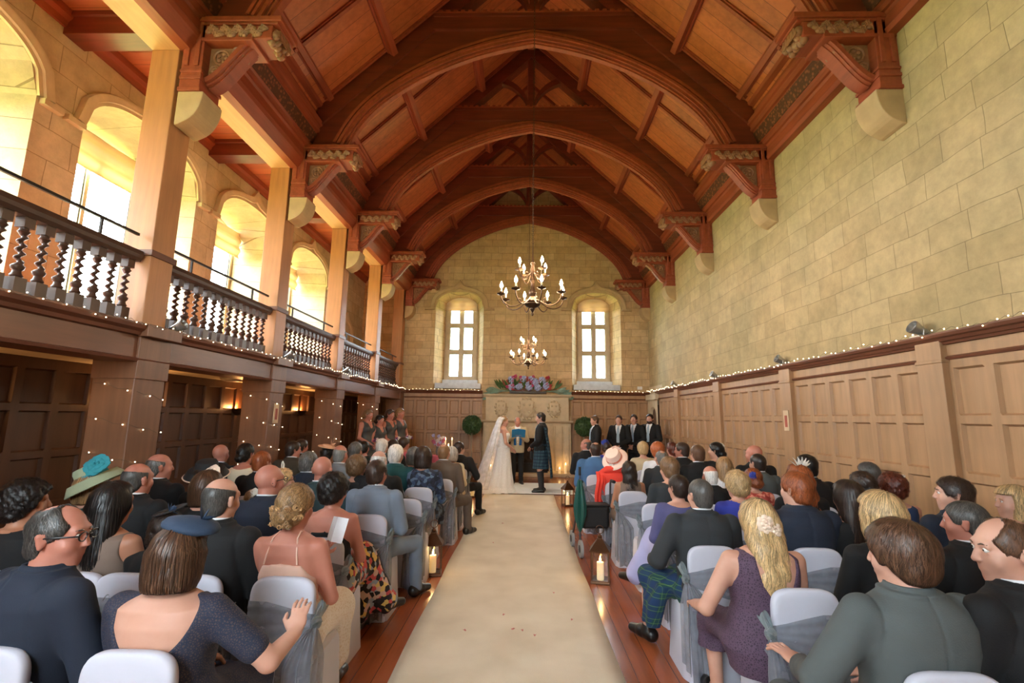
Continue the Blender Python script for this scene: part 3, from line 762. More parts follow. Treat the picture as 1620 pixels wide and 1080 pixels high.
# ------------------------------------------------------------------ organic bodies: signed distance fields + surface nets
def smin(a, b, k):
    h = np.clip(.5+.5*(b-a)/k, 0, 1); return b+(a-b)*h-k*h*(1-h)
class SDF:
    def __init__(s, lo, hi, h):
        s.lo = np.array(lo, np.float32); s.h = h
        s.n = np.ceil((np.array(hi)-np.array(lo))/h).astype(int)+1
        s.ax = [(s.lo[i]+h*np.arange(s.n[i])).astype(np.float32) for i in range(3)]
        s.D = np.full(s.n, .5, np.float32)
    def _sub(s, lo, hi, pad):
        sl = []
        for i in range(3):
            a = int(max(0, math.floor((lo[i]-pad-s.lo[i])/s.h))); b = int(min(s.n[i], math.ceil((hi[i]+pad-s.lo[i])/s.h)+1))
            if b <= a: return None, None
            sl.append(slice(a, b))
        return tuple(sl), (s.ax[0][sl[0]][:,None,None], s.ax[1][sl[1]][None,:,None], s.ax[2][sl[2]][None,None,:])
    def add(s, prim, k=.02):
        fn, lo, hi = prim; sl, P = s._sub(lo, hi, k+2.5*s.h+.01)
        if sl is None: return s
        d = fn(*P)
        s.D[sl] = smin(s.D[sl], d, k) if k > 0 else np.minimum(s.D[sl], d)
        return s
    def cut(s, prim, k=.006):
        fn, lo, hi = prim; sl, P = s._sub(lo, hi, k+2.5*s.h+.01)
        if sl is None: return s
        s.D[sl] = -smin(-s.D[sl], fn(*P), k); return s
    def keep(s, fn):
        s.D = np.maximum(s.D, fn(s.ax[0][:,None,None], s.ax[1][None,:,None], s.ax[2][None,None,:])); return s
    def warp(s, fn):
        s.D = s.D+fn(s.ax[0][:,None,None], s.ax[1][None,:,None], s.ax[2][None,None,:]); return s
    def mesh(s):
        D = s.D; D[0] = D[-1] = .5; D[:,0] = D[:,-1] = .5; D[:,:,0] = D[:,:,-1] = .5
        S = D < 0; c = np.zeros(np.array(D.shape)-1, np.int8)
        for a in (0,1):
            for b in (0,1):
                for e in (0,1):
                    c += S[a:D.shape[0]-1+a, b:D.shape[1]-1+b, e:D.shape[2]-1+e]
        I = np.argwhere((c > 0) & (c < 8))
        idx = np.full(c.shape, -1, np.int32); idx[tuple(I.T)] = np.arange(len(I))
        cv = np.empty((len(I), 2, 2, 2), np.float32)
        for a in (0,1):
            for b in (0,1):
                for e in (0,1): cv[:,a,b,e] = D[I[:,0]+a, I[:,1]+b, I[:,2]+e]
        P = np.zeros((len(I), 3), np.float32); N = np.zeros(len(I), np.float32)
        for ax in range(3):
            for u in (0,1):
                for v in (0,1):
                    i0 = [0,0,0]; i1 = [0,0,0]; o = [q for q in range(3) if q != ax]
                    i0[o[0]] = i1[o[0]] = u; i0[o[1]] = i1[o[1]] = v; i1[ax] = 1
                    a = cv[:, i0[0], i0[1], i0[2]]; b = cv[:, i1[0], i1[1], i1[2]]
                    m_ = (a < 0) != (b < 0); t = np.where(m_, a/np.where(m_, a-b, 1), 0)
                    q = np.zeros((len(I), 3), np.float32); q[:, o[0]] = u; q[:, o[1]] = v; q[:, ax] = t
                    P += q*m_[:,None]; N += m_
        V = s.lo+(I+P/np.maximum(N, 1)[:,None])*s.h
        Q = []
        for ax in range(3):
            sl0 = [slice(None)]*3; sl1 = [slice(None)]*3; sl0[ax] = slice(0,-1); sl1[ax] = slice(1,None)
            A, B = S[tuple(sl0)], S[tuple(sl1)]
            E = np.argwhere(A != B); o = [(ax+1)%3, (ax+2)%3]
            E = E[(E[:,o[0]] > 0) & (E[:,o[1]] > 0) & (E[:,o[0]] < D.shape[o[0]]-1) & (E[:,o[1]] < D.shape[o[1]]-1)]
            inside = A[tuple(E.T)]
            def cell(du, dv):
                C = E.copy(); C[:,o[0]] -= du; C[:,o[1]] -= dv; return idx[tuple(C.T)]
            q = np.stack([cell(1,1), cell(0,1), cell(0,0), cell(1,0)], 1)
            q[~inside] = q[~inside][:, ::-1]; Q.append(q)
        return V, np.concatenate(Q)
def sdf_obj(sd, name, mat, parent):
    V, Q = sd.mesh()
    me = bpy.data.meshes.new(name)
    me.vertices.add(len(V)); me.vertices.foreach_set('co', V.astype(np.float32).ravel())
    me.loops.add(len(Q)*4); me.loops.foreach_set('vertex_index', Q.astype(np.int32).ravel())
    me.polygons.add(len(Q)); me.polygons.foreach_set('loop_start', np.arange(len(Q), dtype=np.int32)*4)
    me.polygons.foreach_set('use_smooth', np.ones(len(Q), bool))
    me.update(); me.validate()
    me.materials.append(mat)
    o = bpy.data.objects.new(name, me); COL.objects.link(o); o.parent = parent
    return o
def cap(a, b, r1, r2=None):
    if r2 is None: r2 = r1
    a = np.array(a, np.float32); b = np.array(b, np.float32); d = b-a; L2 = float(d@d)+1e-12
    def fn(X, Y, Z):
        x, y, z = X-a[0], Y-a[1], Z-a[2]
        t = np.clip((x*d[0]+y*d[1]+z*d[2])/L2, 0, 1)
        return np.sqrt((x-t*d[0])**2+(y-t*d[1])**2+(z-t*d[2])**2)-(r1+(r2-r1)*t)
    r = max(r1, r2); return fn, np.minimum(a, b)-r, np.maximum(a, b)+r
def ell(c, r):
    c = np.array(c, np.float32); r = np.array(r, np.float32)
    def fn(X, Y, Z):
        x, y, z = (X-c[0]), (Y-c[1]), (Z-c[2])
        k0 = np.sqrt((x/r[0])**2+(y/r[1])**2+(z/r[2])**2); k1 = np.sqrt((x/r[0]**2)**2+(y/r[1]**2)**2+(z/r[2]**2)**2)
        return np.where(k1 > 1e-6, k0*(k0-1)/np.maximum(k1, 1e-6), -float(r.min()))
    return fn, c-r, c+r
def loft(rows, off=0., e=2.4):
    """elliptic cross-sections: rows (z, rx, ry, cx, cy) in rising z"""
    R = np.array([(r+(0,)*(5-len(r))) for r in rows], np.float32); zs = R[:,0]
    def fn(X, Y, Z):
        z = np.clip(Z, zs[0], zs[-1]); rx = np.interp(z, zs, R[:,1])+off; ry = np.interp(z, zs, R[:,2])+off
        cx = np.interp(z, zs, R[:,3]); cy = np.interp(z, zs, R[:,4])
        k = (np.abs((X-cx)/rx)**e+np.abs((Y-cy)/ry)**e)**(1/e)
        d = (k-1)*np.minimum(rx, ry)
        return np.maximum(d, np.maximum(zs[0]-off-Z, Z-zs[-1]-off))
    lo = np.array([(R[:,3]-R[:,1]).min()-off, (R[:,4]-R[:,2]).min()-off, zs[0]-off]); hi = np.array([(R[:,3]+R[:,1]).max()+off, (R[:,4]+R[:,2]).max()+off, zs[-1]+off])
    return fn, lo, hi
def boxp(lo, hi, r=.0):
    lo = np.array(lo, np.float32); hi = np.array(hi, np.float32); c = (lo+hi)/2; h = (hi-lo)/2-r
    def fn(X, Y, Z):
        x, y, z = np.abs(X-c[0])-h[0], np.abs(Y-c[1])-h[1], np.abs(Z-c[2])-h[2]
        return np.sqrt(np.maximum(x,0)**2+np.maximum(y,0)**2+np.maximum(z,0)**2)+np.minimum(np.maximum(x, np.maximum(y, z)), 0)-r
    return fn, lo, hi
def xf(prim, M):
    """place a primitive given in a local frame by rigid matrix M (local -> body)"""
    fn, lo, hi = prim; Mi = np.array(M.inverted(), np.float32)
    def f2(X, Y, Z):
        return fn(Mi[0,0]*X+Mi[0,1]*Y+Mi[0,2]*Z+Mi[0,3], Mi[1,0]*X+Mi[1,1]*Y+Mi[1,2]*Z+Mi[1,3], Mi[2,0]*X+Mi[2,1]*Y+Mi[2,2]*Z+Mi[2,3])
    C = np.array([M @ Vector((x,y,z)) for x in (lo[0],hi[0]) for y in (lo[1],hi[1]) for z in (lo[2],hi[2])])
    return f2, C.min(0), C.max(0)

# ------------------------------------------------------------------ people
def mat_cloth(name, c, rough=.85, var=.10, bump=.25, bs=220., sheen=.0):
    return mat_plain(name, c, rough, 0, var, 5, bump, sheen, bs)
def mat_skin(name, c):
    t = NT(name); v = t.coord(); nz = t.n('ShaderNodeTexNoise'); nz.inputs['Scale'].default_value = 9; nz.inputs['Detail'].default_value = 4; t.l(v, nz.inputs['Vector'])
    a = (c[0]*.9, c[1]*.82, c[2]*.80); t.l(t.ramp(nz.outputs['Fac'], [(.3, a), (.7, c)]), t.b.inputs['Base Color'])
    t.b.inputs['Roughness'].default_value = .52; t.b.inputs['Subsurface Weight'].default_value = .06; t.b.inputs['Subsurface Radius'].default_value = (.02, .008, .004)
    return t.m
SK = {'pale': mat_skin('skin_pale', rgb(204,156,134)), 'rosy': mat_skin('skin_rosy', rgb(192,128,108)), 'tan': mat_skin('skin_tan', rgb(178,126,98))}
def mat_hair(name, c, sheen=.35):
    t = NT(name); v = t.coord((60, 60, 8)); nz = t.n('ShaderNodeTexNoise'); nz.inputs['Scale'].default_value = 1; nz.inputs['Detail'].default_value = 4; nz.inputs['Distortion'].default_value = .6; t.l(v, nz.inputs['Vector'])
    ge = t.n('ShaderNodeNewGeometry'); m1 = t.n('ShaderNodeMath', operation='MULTIPLY_ADD'); t.l(ge.outputs['Random Per Island'], m1.inputs[0]); m1.inputs[1].default_value = .9
    m2 = t.n('ShaderNodeMath', operation='MULTIPLY_ADD'); t.l(nz.outputs['Fac'], m2.inputs[0]); m2.inputs[1].default_value = .5; m2.inputs[2].default_value = -.2
    t.l(m2.outputs[0], m1.inputs[2])
    a = tuple(x*.42 for x in c); b = tuple(min(1, x*1.45) for x in c)
    t.l(t.ramp(m1.outputs[0], [(.15, a), (.85, b)]), t.b.inputs['Base Color'])
    t.b.inputs['Roughness'].default_value = .42; t.bump(nz.outputs['Fac'], .35, .005)
    return t.m
HC = {k: mat_hair('hair_'+k, c) for k, c in dict(black=rgb(34,28,26), dark=rgb(58,42,34), brown=rgb(92,64,46), lbrown=rgb(128,96,66), red=rgb(158,84,46), auburn=rgb(110,50,32),
      blonde=rgb(206,172,122), dblonde=rgb(166,128,86), grey=rgb(128,124,118), dgrey=rgb(84,80,76), white=rgb(214,208,200)).items()}
CL = {k: mat_cloth('cloth_'+k, c) for k, c in dict(black=rgb(17,17,19), navy=rgb(28,36,52), char=rgb(44,47,50), grey=rgb(112,116,122), bgrey=rgb(118,130,146), ggrey=rgb(78,84,84), brown=rgb(92,78,68), olive=rgb(62,54,42),
      blue=rgb(66,104,146), teal=rgb(24,76,80), rblue=rgb(50,58,150), purple=rgb(86,62,86), lilac=rgb(176,176,216), dusk=rgb(86,84,126), peach=rgb(226,186,166), cream=rgb(222,206,176), beige=rgb(190,172,140), white=rgb(224,226,230),
      red=rgb(222,66,50), coral=rgb(196,92,74), pink=rgb(214,110,128), lnavy=rgb(40,58,92), taupe=rgb(124,104,92), dteal=rgb(40,62,66), plum=rgb(70,46,56)).items()}
WHITE = mat_cloth('white_shirt', rgb(228,230,234), .7, .03)
def mat_tartan(name, base, c2, c3, sc=11.):
    t = NT(name); v = t.coord((1,1,1)); sp = t.n('ShaderNodeSeparateXYZ'); t.l(v, sp.inputs[0])
    ad = t.n('ShaderNodeMath', operation='ADD'); t.l(sp.outputs[0], ad.inputs[0]); t.l(sp.outputs[1], ad.inputs[1])
    col = None
    def stripe(src, scale, lo, hi):
        m_ = t.n('ShaderNodeMath', operation='MULTIPLY'); m_.inputs[1].default_value = scale; t.l(src, m_.inputs[0])
        f = t.n('ShaderNodeMath', operation='FRACT'); t.l(m_.outputs[0], f.inputs[0])
        a = t.n('ShaderNodeMath', operation='GREATER_THAN'); a.inputs[1].default_value = lo; t.l(f.outputs[0], a.inputs[0])
        b = t.n('ShaderNodeMath', operation='LESS_THAN'); b.inputs[1].default_value = hi; t.l(f.outputs[0], b.inputs[0])
        c = t.n('ShaderNodeMath', operation='MULTIPLY'); t.l(a.outputs[0], c.inputs[0]); t.l(b.outputs[0], c.inputs[1]); return c.outputs[0]
    cur = None
    for src in (ad.outputs[0], sp.outputs[2]):
        for (lo, hi, c, f) in ((.0,.45,c2,.55), (.55,.6,c3,.5), (.9,.95,c3,.5)):
            s_ = stripe(src, sc, lo, hi); mm = t.n('ShaderNodeMath', operation='MULTIPLY'); mm.inputs[1].default_value = f; t.l(s_, mm.inputs[0])
            mx = t.n('ShaderNodeMix', data_type='RGBA'); t.l(mm.outputs[0], mx.inputs[0])
            if cur is None: mx.inputs[6].default_value = tuple(base)+(1,)
            else: t.l(cur, mx.inputs[6])
            mx.inputs[7].default_value = tuple(c)+(1,); cur = mx.outputs[2]
    t.l(cur, t.b.inputs['Base Color']); t.b.inputs['Roughness'].default_value = .9
    return t.m
TARTAN_G = mat_tartan('green_tartan', rgb(22,62,62), rgb(20,44,92), rgb(96,130,70))
TARTAN_B = mat_tartan('blue_tartan', rgb(34,66,84), rgb(26,40,60), rgb(110,150,160), 14)
def mat_print(name, cols, scale=16.):
    t = NT(name); v = t.coord(); vo = t.n('ShaderNodeTexVoronoi'); vo.inputs['Scale'].default_value = scale; t.l(v, vo.inputs['Vector'])
    sp = t.n('ShaderNodeSeparateColor'); t.l(vo.outputs['Color'], sp.inputs[0])
    st = [(i/len(cols), c) for i, c in enumerate(cols)]
    r = t.n('ShaderNodeValToRGB'); r.color_ramp.interpolation = 'CONSTANT'; e = r.color_ramp.elements
    while len(e) < len(st): e.new(.5)
    for el, (p, c) in zip(e, st): el.position = p; el.color = tuple(c)+(1,)
    t.l(sp.outputs[0], r.inputs['Fac']); t.l(r.outputs['Color'], t.b.inputs['Base Color']); t.b.inputs['Roughness'].default_value = .8
    return t.m
FLORAL = mat_print('floral_print', [rgb(24,20,22), rgb(30,26,28), rgb(222,190,110), rgb(196,80,80), rgb(206,170,150), rgb(40,34,36), rgb(150,160,170)], 30)
PAISLEY = mat_print('paisley_print', [rgb(34,40,58), rgb(58,76,104), rgb(28,32,44), rgb(90,108,130), rgb(44,52,76)], 26)
REDFLOR = mat_print('coral_floral_print', [rgb(190,84,70), rgb(214,120,100), rgb(170,64,56), rgb(226,150,128)], 34)
def mat_lace(name, base, line, scale=46.):
    t = NT(name); v = t.coord(); vo = t.n('ShaderNodeTexVoronoi', feature='DISTANCE_TO_EDGE'); vo.inputs['Scale'].default_value = scale; t.l(v, vo.inputs['Vector'])
    t.l(t.ramp(vo.outputs['Distance'], [(.08, line), (.28, base)]), t.b.inputs['Base Color']); t.b.inputs['Roughness'].default_value = .8
    t.bump(vo.outputs['Distance'], .5, .004); return t.m
LACE_NAVY = mat_lace('navy_lace', rgb(74,62,66), rgb(30,40,62), 120)
LACE_PURP = mat_lace('purple_lace', rgb(58,42,58), rgb(88,66,86), 90)
LACE_IV = mat_lace('ivory_lace', rgb(226,214,198), rgb(240,234,226), 60)
EYEW = mat_plain('eye_white', rgb(226,220,212), .25, 0, .02); EYEI = mat_plain('eye_iris', rgb(52,40,32), .2, 0, .05)
SHOE = mat_plain('black_leather', rgb(22,20,20), .35, 0, .1)
LIP = mat_skin('skin_lip', rgb(176,96,88))

MALE = [(-.13,.14,.11,0,.005),(-.02,.168,.122,0,.0),(.10,.155,.112,0,.0),(.22,.160,.115,0,-.004),(.34,.178,.122,0,-.01),(.42,.178,.112,0,-.018),(.475,.150,.088,0,-.022),(.515,.085,.066,0,-.02)]
FEM = [(-.13,.15,.12,0,.005),(-.02,.178,.130,0,.0),(.08,.155,.112,0,.0),(.17,.132,.098,0,.0),(.28,.146,.108,0,.0),(.37,.152,.104,0,-.008),(.425,.142,.086,0,-.018),(.465,.075,.058,0,-.018)]
class Fig: pass
def figure(sex, s, fat=1., pose='sit', yaw=0., pitch=0., roll=0., sway=0., arms='lap', knees=None, hz=.43):
    """joint positions in the person's own frame (y forward, origin on the floor under the hips)"""
    F = Fig(); F.sex = sex; F.s = s; F.fat = fat; F.pose = pose
    H = hz+.085*s if pose == 'sit' else .92*s
    F.H = H; T = MALE if sex == 'm' else FEM
    F.rows = [(H+dz*s, rx*s*fat, ry*s*(fat if fat < 1 else 1+(fat-1)*1.2), sway*max(0,dz), cy*s) for dz, rx, ry, _, cy in T]
    sw = (.182 if sex == 'm' else .152)*s*(1+(fat-1)*.75); sz = H+(.435 if sex == 'm' else .40)*s
    F.sz = sz; F.sw = sw; F.sh = [(-sw+sway*.4, -.018*s, sz), (sw+sway*.4, -.018*s, sz)]
    ar = (1 if sex == 'm' else .86)*s*(1+(fat-1)*1.1); F.ar = ar
    F.el, F.wr, F.hd = [], [], []
    for i, sg in ((0,-1),(1,1)):
        a = arms if isinstance(arms, str) else arms[i]
        S = Vector(F.sh[i])
        if a == 'lap':   e = S+Vector((sg*.055,.07,-.27))*s; w_ = Vector((sg*.075, .27*s, H+.10*s)); h = Vector((-sg*.6,.75,-.25))
        elif a == 'down': e = S+Vector((sg*.05,-.02,-.29))*s; w_ = e+Vector((sg*.01,.05,-.25))*s; h = Vector((-sg*.1,.15,-1))
        elif a == 'front': e = S+Vector((sg*.075,.04,-.27))*s; w_ = Vector((sg*.06, .20*s, S.z-.40*s)); h = Vector((-sg*.7,.5,-.5))
        elif a == 'fold': e = S+Vector((sg*.05,.10,-.25))*s; w_ = Vector((sg*.05, .24*s, S.z-.20*s)); h = Vector((-sg*.8,.5,.1))
        elif a == 'raise': e = S+Vector((sg*.10,.05,-.24))*s; w_ = e+Vector((-sg*.0,.17,.10))*s; h = Vector((-sg*.2,.6,.6))
        elif a == 'hold': e = S+Vector((sg*.06,.06,-.26))*s; w_ = Vector((sg*.09, .27*s, S.z-.16*s)); h = Vector((-sg*.3,.8,.35))
        elif a == 'side': e = S+Vector((sg*.13,.03,-.25))*s; w_ = e+Vector((-sg*.02,.22,-.06))*s; h = Vector((-sg*.2,.9,-.2))
        else: e, w_, h = [Vector(q) for q in a]
        F.el.append(tuple(e)); F.wr.append(tuple(w_)); F.hd.append(h.normalized())
    if pose == 'sit':
        kx = .095*s*fat
        F.hip = [(-.085*s,.02,H-.005), (.085*s,.02,H-.005)]
        F.kn = [(-kx-.015,.43,hz+.045), (kx+.015,.43,hz+.045)]; F.an = [(-kx,.42,.09), (kx,.42,.09)]
        F.toe = [(-kx-.02,.57,.035), (kx+.02,.57,.035)]
        if knees == 'cross_r': F.kn[0] = (.10,.42,hz+.13); F.an[0] = (.27,.52,.20); F.toe[0] = (.36,.62,.16)
        if knees == 'cross_l': F.kn[1] = (-.10,.42,hz+.13); F.an[1] = (-.27,.52,.20); F.toe[1] = (-.36,.62,.16)
        if knees == 'out_l': F.kn[0] = (-.30,.34,hz+.05); F.an[0] = (-.30,.40,.09); F.toe[0] = (-.37,.52,.035)
        if knees == 'out_r': F.kn[1] = (.30,.36,hz+.05); F.an[1] = (.31,.40,.09); F.toe[1] = (.38,.52,.035)
    else:
        F.hip = [(-.085*s,0,H-.02), (.085*s,0,H-.02)]; F.kn = [(-.095*s,.02,.49*s), (.095*s,.02,.49*s)]
        F.an = [(-.10*s,-.02,.085*s), (.10*s,-.02,.085*s)]; F.toe = [(-.125*s,.13,.035), (.125*s,.13,.035)]
    hzz = H+(.635 if sex == 'm' else .585)*s
    F.hs = s*(1. if sex == 'm' else .94)
    F.M = Matrix.Translation((sway*.6, .012*s, hzz)) @ Matrix.Rotation(-yaw, 4, 'Z') @ Matrix.Rotation(-pitch, 4, 'X') @ Matrix.Rotation(roll, 4, 'Y') @ Matrix.Scale(F.hs, 4)
    F.bbox = ((-.46*s*max(1,fat), -.26*s, -.01), (.46*s*max(1,fat), .72 if pose == 'sit' else .42, hzz+.19*s))
    for q in F.kn+F.an+F.toe+F.el+F.wr: F.bbox = (tuple(min(a, b-.09) for a, b in zip(F.bbox[0], q)), tuple(max(a, b+.12) for a, b in zip(F.bbox[1], q)))
    F.bbox = ((F.bbox[0][0],F.bbox[0][1],-.02), F.bbox[1])
    return F
def xfs(prim, M, s):
    f, lo, hi = xf(prim, M); return (lambda X, Y, Z: f(X, Y, Z)*s), lo, hi
def head_prims(F):
    P = []
    P.append((ell((0,-.014,.030),(.075,.094,.088)), .0))
    P.append((ell((0,.022,-.038),(.060,.068,.078)), .03))
    P.append((ell((0,.052,-.090),(.026,.028,.022)), .03))
    P.append((cap((0,.079,.028),(0,.103,-.020),.0075,.0105), .010))
    P.append((ell((0,.097,-.024),(.0155,.010,.008)), .006))
    for sg in (-1, 1): P.append((cap((sg*.020,.0815,.0225),(sg*.042,.0745,.0215),.0052), .004)); P.append((cap((sg*.021,.081,.0065),(sg*.041,.0745,.0075),.0042), .004))
    P.append((cap((-.035,.072,.036),(.035,.072,.036),.011), .018))
    P.append((cap((-.019,.079,-.058),(.019,.079,-.058),.0075), .008))
    P.append((ell((-.04,.055,-.025),(.024,.022,.024)), .025)); P.append((ell((.04,.055,-.025),(.024,.022,.024)), .025))
    for sg in (-1, 1):
        P.append((cap((sg*.078,-.012,-.026),(sg*.083,-.020,.016),.0085,.011), .006)); P.append((cap((sg*.083,-.020,.016),(sg*.076,-.002,.024),.009,.006), .006)); P.append((ell((sg*.076,-.010,-.002),(.008,.016,.026)), .006))
    return P
def body(F, mat, h, parent, hands=True):
    sd = SDF(F.bbox[0], F.bbox[1], h); s = F.s; ar = F.ar
    sd.add(loft(F.rows), 0)
    nb = F.M @ Vector((0,-.02,-.055))
    sd.add(cap((F.rows[-1][3],-.018*s,F.rows[-1][0]-.05*s), tuple(nb), (.058 if F.sex == 'm' else .046)*s*(1+(F.fat-1)*.5), (.054 if F.sex == 'm' else .043)*s), .03*s)
    for p, k in head_prims(F): sd.add(xfs(p, F.M, F.hs), max(k, .004))
    for sg in (-1, 1): sd.cut(xfs(ell((sg*.031,.094,.016),(.016,.011,.009)), F.M, F.hs), .010)
    for i, sg in ((0,-1),(1,1)):
        sd.add(cap(F.sh[i], F.el[i], .050*ar, .040*ar), .035); sd.add(cap(F.el[i], F.wr[i], .040*ar, .027*ar), .012)
        if hands: hand(sd, F.wr[i], F.hd[i], sg, .95*s if F.sex == 'f' else s)
        sd.add(cap(F.hip[i], F.kn[i], .080*s*F.fat, .056*s), .03); sd.add(cap(F.kn[i], F.an[i], .054*s, .036*s), .015)
        sd.add(ell((F.an[i][0],F.an[i][1]-.025,F.an[i][2]-.04),(.030,.040,.042)), .02); sd.add(cap((F.an[i][0],F.an[i][1],F.an[i][2]-.03), F.toe[i], .034, .026), .02)
    if F.sex == 'f':
        for sg in (-1, 1): sd.add(ell((sg*.068*s*F.fat, .075*s*F.fat, F.H+.31*s),(.062*s*F.fat,.055*s,.060*s)), .04)
    return sdf_obj(sd, 'body', mat, parent)
def hand(sd, w_, d, sg, s):
    w_ = Vector(w_); d = Vector(d).normalized()
    side = d.cross(Vector((0,0,1)));
    if side.length < .2: side = Vector((1,0,0))
    side.normalize(); nrm = side.cross(d).normalized()      # back of hand
    if nrm.z < 0: nrm = -nrm
    th = side if (side.x*sg < 0) else -side                  # thumb side, towards the middle of the body
    palm = w_+d*.05*s
    M = Matrix.Translation(palm) @ Matrix(((th.x,d.x,nrm.x,0),(th.y,d.y,nrm.y,0),(th.z,d.z,nrm.z,0),(0,0,0,1)))
    sd.add(xf(ell((0,0,0),(.042*s,.052*s,.017*s)), M), .018)
    ln = (.078,.088,.083,.066)
    for k in range(4):
        u = .030-.020*k; L = ln[k]*s
        a = M @ Vector((u*s,.036*s,.0)); b = M @ Vector((u*1.12*s,.036*s+L*.52,-.006*s)); c = M @ Vector((u*1.05*s,.036*s+L*.88,-.034*s))
        sd.add(cap(a, b, .0092*s, .0085*s), .004); sd.add(cap(b, c, .0085*s, .0072*s), .003)
    a = M @ Vector((.034*s,-.022*s,-.002)); b = M @ Vector((.060*s,.014*s,-.012*s)); c = M @ Vector((.060*s,.044*s,-.020*s))
    sd.add(cap(a, b, .013*s, .0105*s), .008); sd.add(cap(b, c, .0105*s, .008*s), .003)

def torso_rows(F, z0=None, z1=None, flare=0.):
    R = [r for r in F.rows]
    if z0 is not None:
        f = R[0]; R = [(z0, f[1]+flare, f[2]+flare, f[3], f[4])]+[r for r in R if r[0] > z0+.02]
    if z1 is not None: R = [r for r in R if r[0] < z1]+[(z1,)+tuple(np.interp(z1, [r[0] for r in F.rows], [r[i] for r in F.rows]) for i in range(1,5))]
    return R
def jacket(F, mat, h, parent, name='jacket', off=.017, open_front=False, hem=-.12, sleeve=.94, collar=True, pad=.012):
    sd = SDF(F.bbox[0], F.bbox[1], h); s = F.s; ar = F.ar; so = off*.8
    sd.add(loft(torso_rows(F, F.H+hem*s, flare=.012), off), 0)
    for i, sg in ((0,-1),(1,1)):
        S, E, W = Vector(F.sh[i]), Vector(F.el[i]), Vector(F.wr[i]); W2 = E+(W-E)*sleeve
        sd.add(cap(S+Vector((sg*.004,0,pad*.5)), E, .054*ar+so, .046*ar+so), .03); sd.add(cap(E, W2, .046*ar+so, .034*ar+so), .01)
        sd.add(cap(Vector((0,-.02*s,S.z+.035*s)), S+Vector((0,0,pad)), .05*s, .042*s+so*.5), .03)
    if collar:
        z = F.rows[-1][0]; cc = F.rows[-1]
        sd.add(loft([(z-.07*s,.082*s,.072*s,cc[3],-.022*s),(z+.030*s,.070*s,.064*s,cc[3],-.014*s)], .004), .012)
        sd.cut(loft([(z-.03*s,.060*s,.052*s,cc[3],-.012*s),(z+.12*s,.064*s,.060*s,cc[3],-.004*s)], 0), .004)
    # neck opening tips forward
    sd.cut(cap((F.rows[-1][3],.03*s,F.rows[-1][0]+.02*s),(F.rows[-1][3],.12*s,F.rows[-1][0]-.02*s),.052*s,.06*s), .01)
    if open_front:
        z1 = F.rows[-1][0]; z0 = F.H+.14*s
        def V(X, Y, Z): return np.maximum(np.abs(X)-np.clip((Z-z0)/(z1-z0), 0, 1.2)*.075*s-.002, -(Y-.03))
        lo = np.array([-.1,.03,z0]); hi = np.array([.1,.3,z1+.05]); sd.cut((V, lo, hi), .004)
    folds(sd, F, 1.)
    o = sdf_obj(sd, name, mat, parent)
    if collar and not open_front: coat_collar(F, mat, parent)
    return o
def folds(sd, F, k=1.):
    s = F.s; H = F.H
    def w(X, Y, Z):
        e = np.clip((F.sz-.06-Z)/.2, 0, 1)
        seam = .004*np.exp(-(X/.006)**2)*(Y < 0)+.0045*np.exp(-((np.abs(X)-(F.sw-.020*s+(F.sz-Z)*.10))/.0065)**2)*np.clip((Z-F.sz+.16)/.05, 0, 1) if k >= 1 else 0
        return seam+k*(.0030*np.sin(Z*34+np.abs(X)*26+Y*12)*np.sin(X*17+Z*9+1.)*e+.0016*np.sin(Z*75-X*40+Y*30)*np.sin(X*33+Y*41)*e+.0022*np.sin(X*60+Z*14)*np.exp(-((Z-H-.05)/.12)**2))
    sd.warp(w)
def coat_collar(F, mat, parent):
    """turned-down collar following the neck"""
    s = F.s; c = F.rows[-1]; z = c[0]; mb = MB(); n = 40; vs = []
    R = [(.018,.066,.058),(.030,.071,.062),(.034,.076,.067),(.022,.083,.073),(-.010,.092,.082),(-.030,.098,.088),(-.032,.092,.082)]
    for dz, rx, ry in R:
        for k in range(n):
            a = PI*.18+ (2*PI-PI*.36)*k/(n-1)+PI/2; f = .5+.5*math.sin(a)
            vs.append((c[3]+rx*s*math.cos(a)*(1+.10*f), -.014*s+ry*s*math.sin(a)*1.0, z+(dz-.055*f**1.5)*s))
    fs = [(i*n+k, i*n+k+1, (i+1)*n+k+1, (i+1)*n+k) for i in range(len(R)-1) for k in range(n-1)]
    mb.add(vs, fs); o = mb.build('collar', mat, parent, smooth=True, solid=.004, autos=False); return o
def shirt(F, mat, h, parent, tie=None):
    sd = SDF(F.bbox[0], F.bbox[1], h); s = F.s
    sd.add(loft(torso_rows(F, F.H+.0), .007), 0)
    sd.cut(loft([(F.rows[-1][0]-.03*s,.055*s,.05*s,0,-.01),(F.rows[-1][0]+.2,.06*s,.06*s,0,0)], 0), .004)
    o = sdf_obj(sd, 'shirt', mat, parent)
    if tie is not None:
        mb = MB(); z1 = F.rows[-1][0]-.0*s; R = F.rows
        def fy(z): return float(np.interp(z, [r[0] for r in R], [r[2]+r[4] for r in R]))+.012
        pts = [(z1-.02*s, .017), (z1-.05*s, .014), (z1-.09*s, .026), (F.H+.2*s, .036), (F.H+.10*s, .034)]
        vs = []
        for z, w_ in pts: vs += [(-w_*s, fy(z)+.004, z), (w_*s, fy(z)+.004, z), (-w_*s, fy(z)+.016, z), (w_*s, fy(z)+.016, z)]
        fs = []
        for i in range(len(pts)-1):
            a = i*4; fs += [(a+2,a+3,a+7,a+6),(a,a+4,a+5,a+1),(a,a+2,a+6,a+4),(a+1,a+5,a+7,a+3)]
        mb.add(vs, fs); mb.build('tie', tie, parent, smooth=False)
    return o
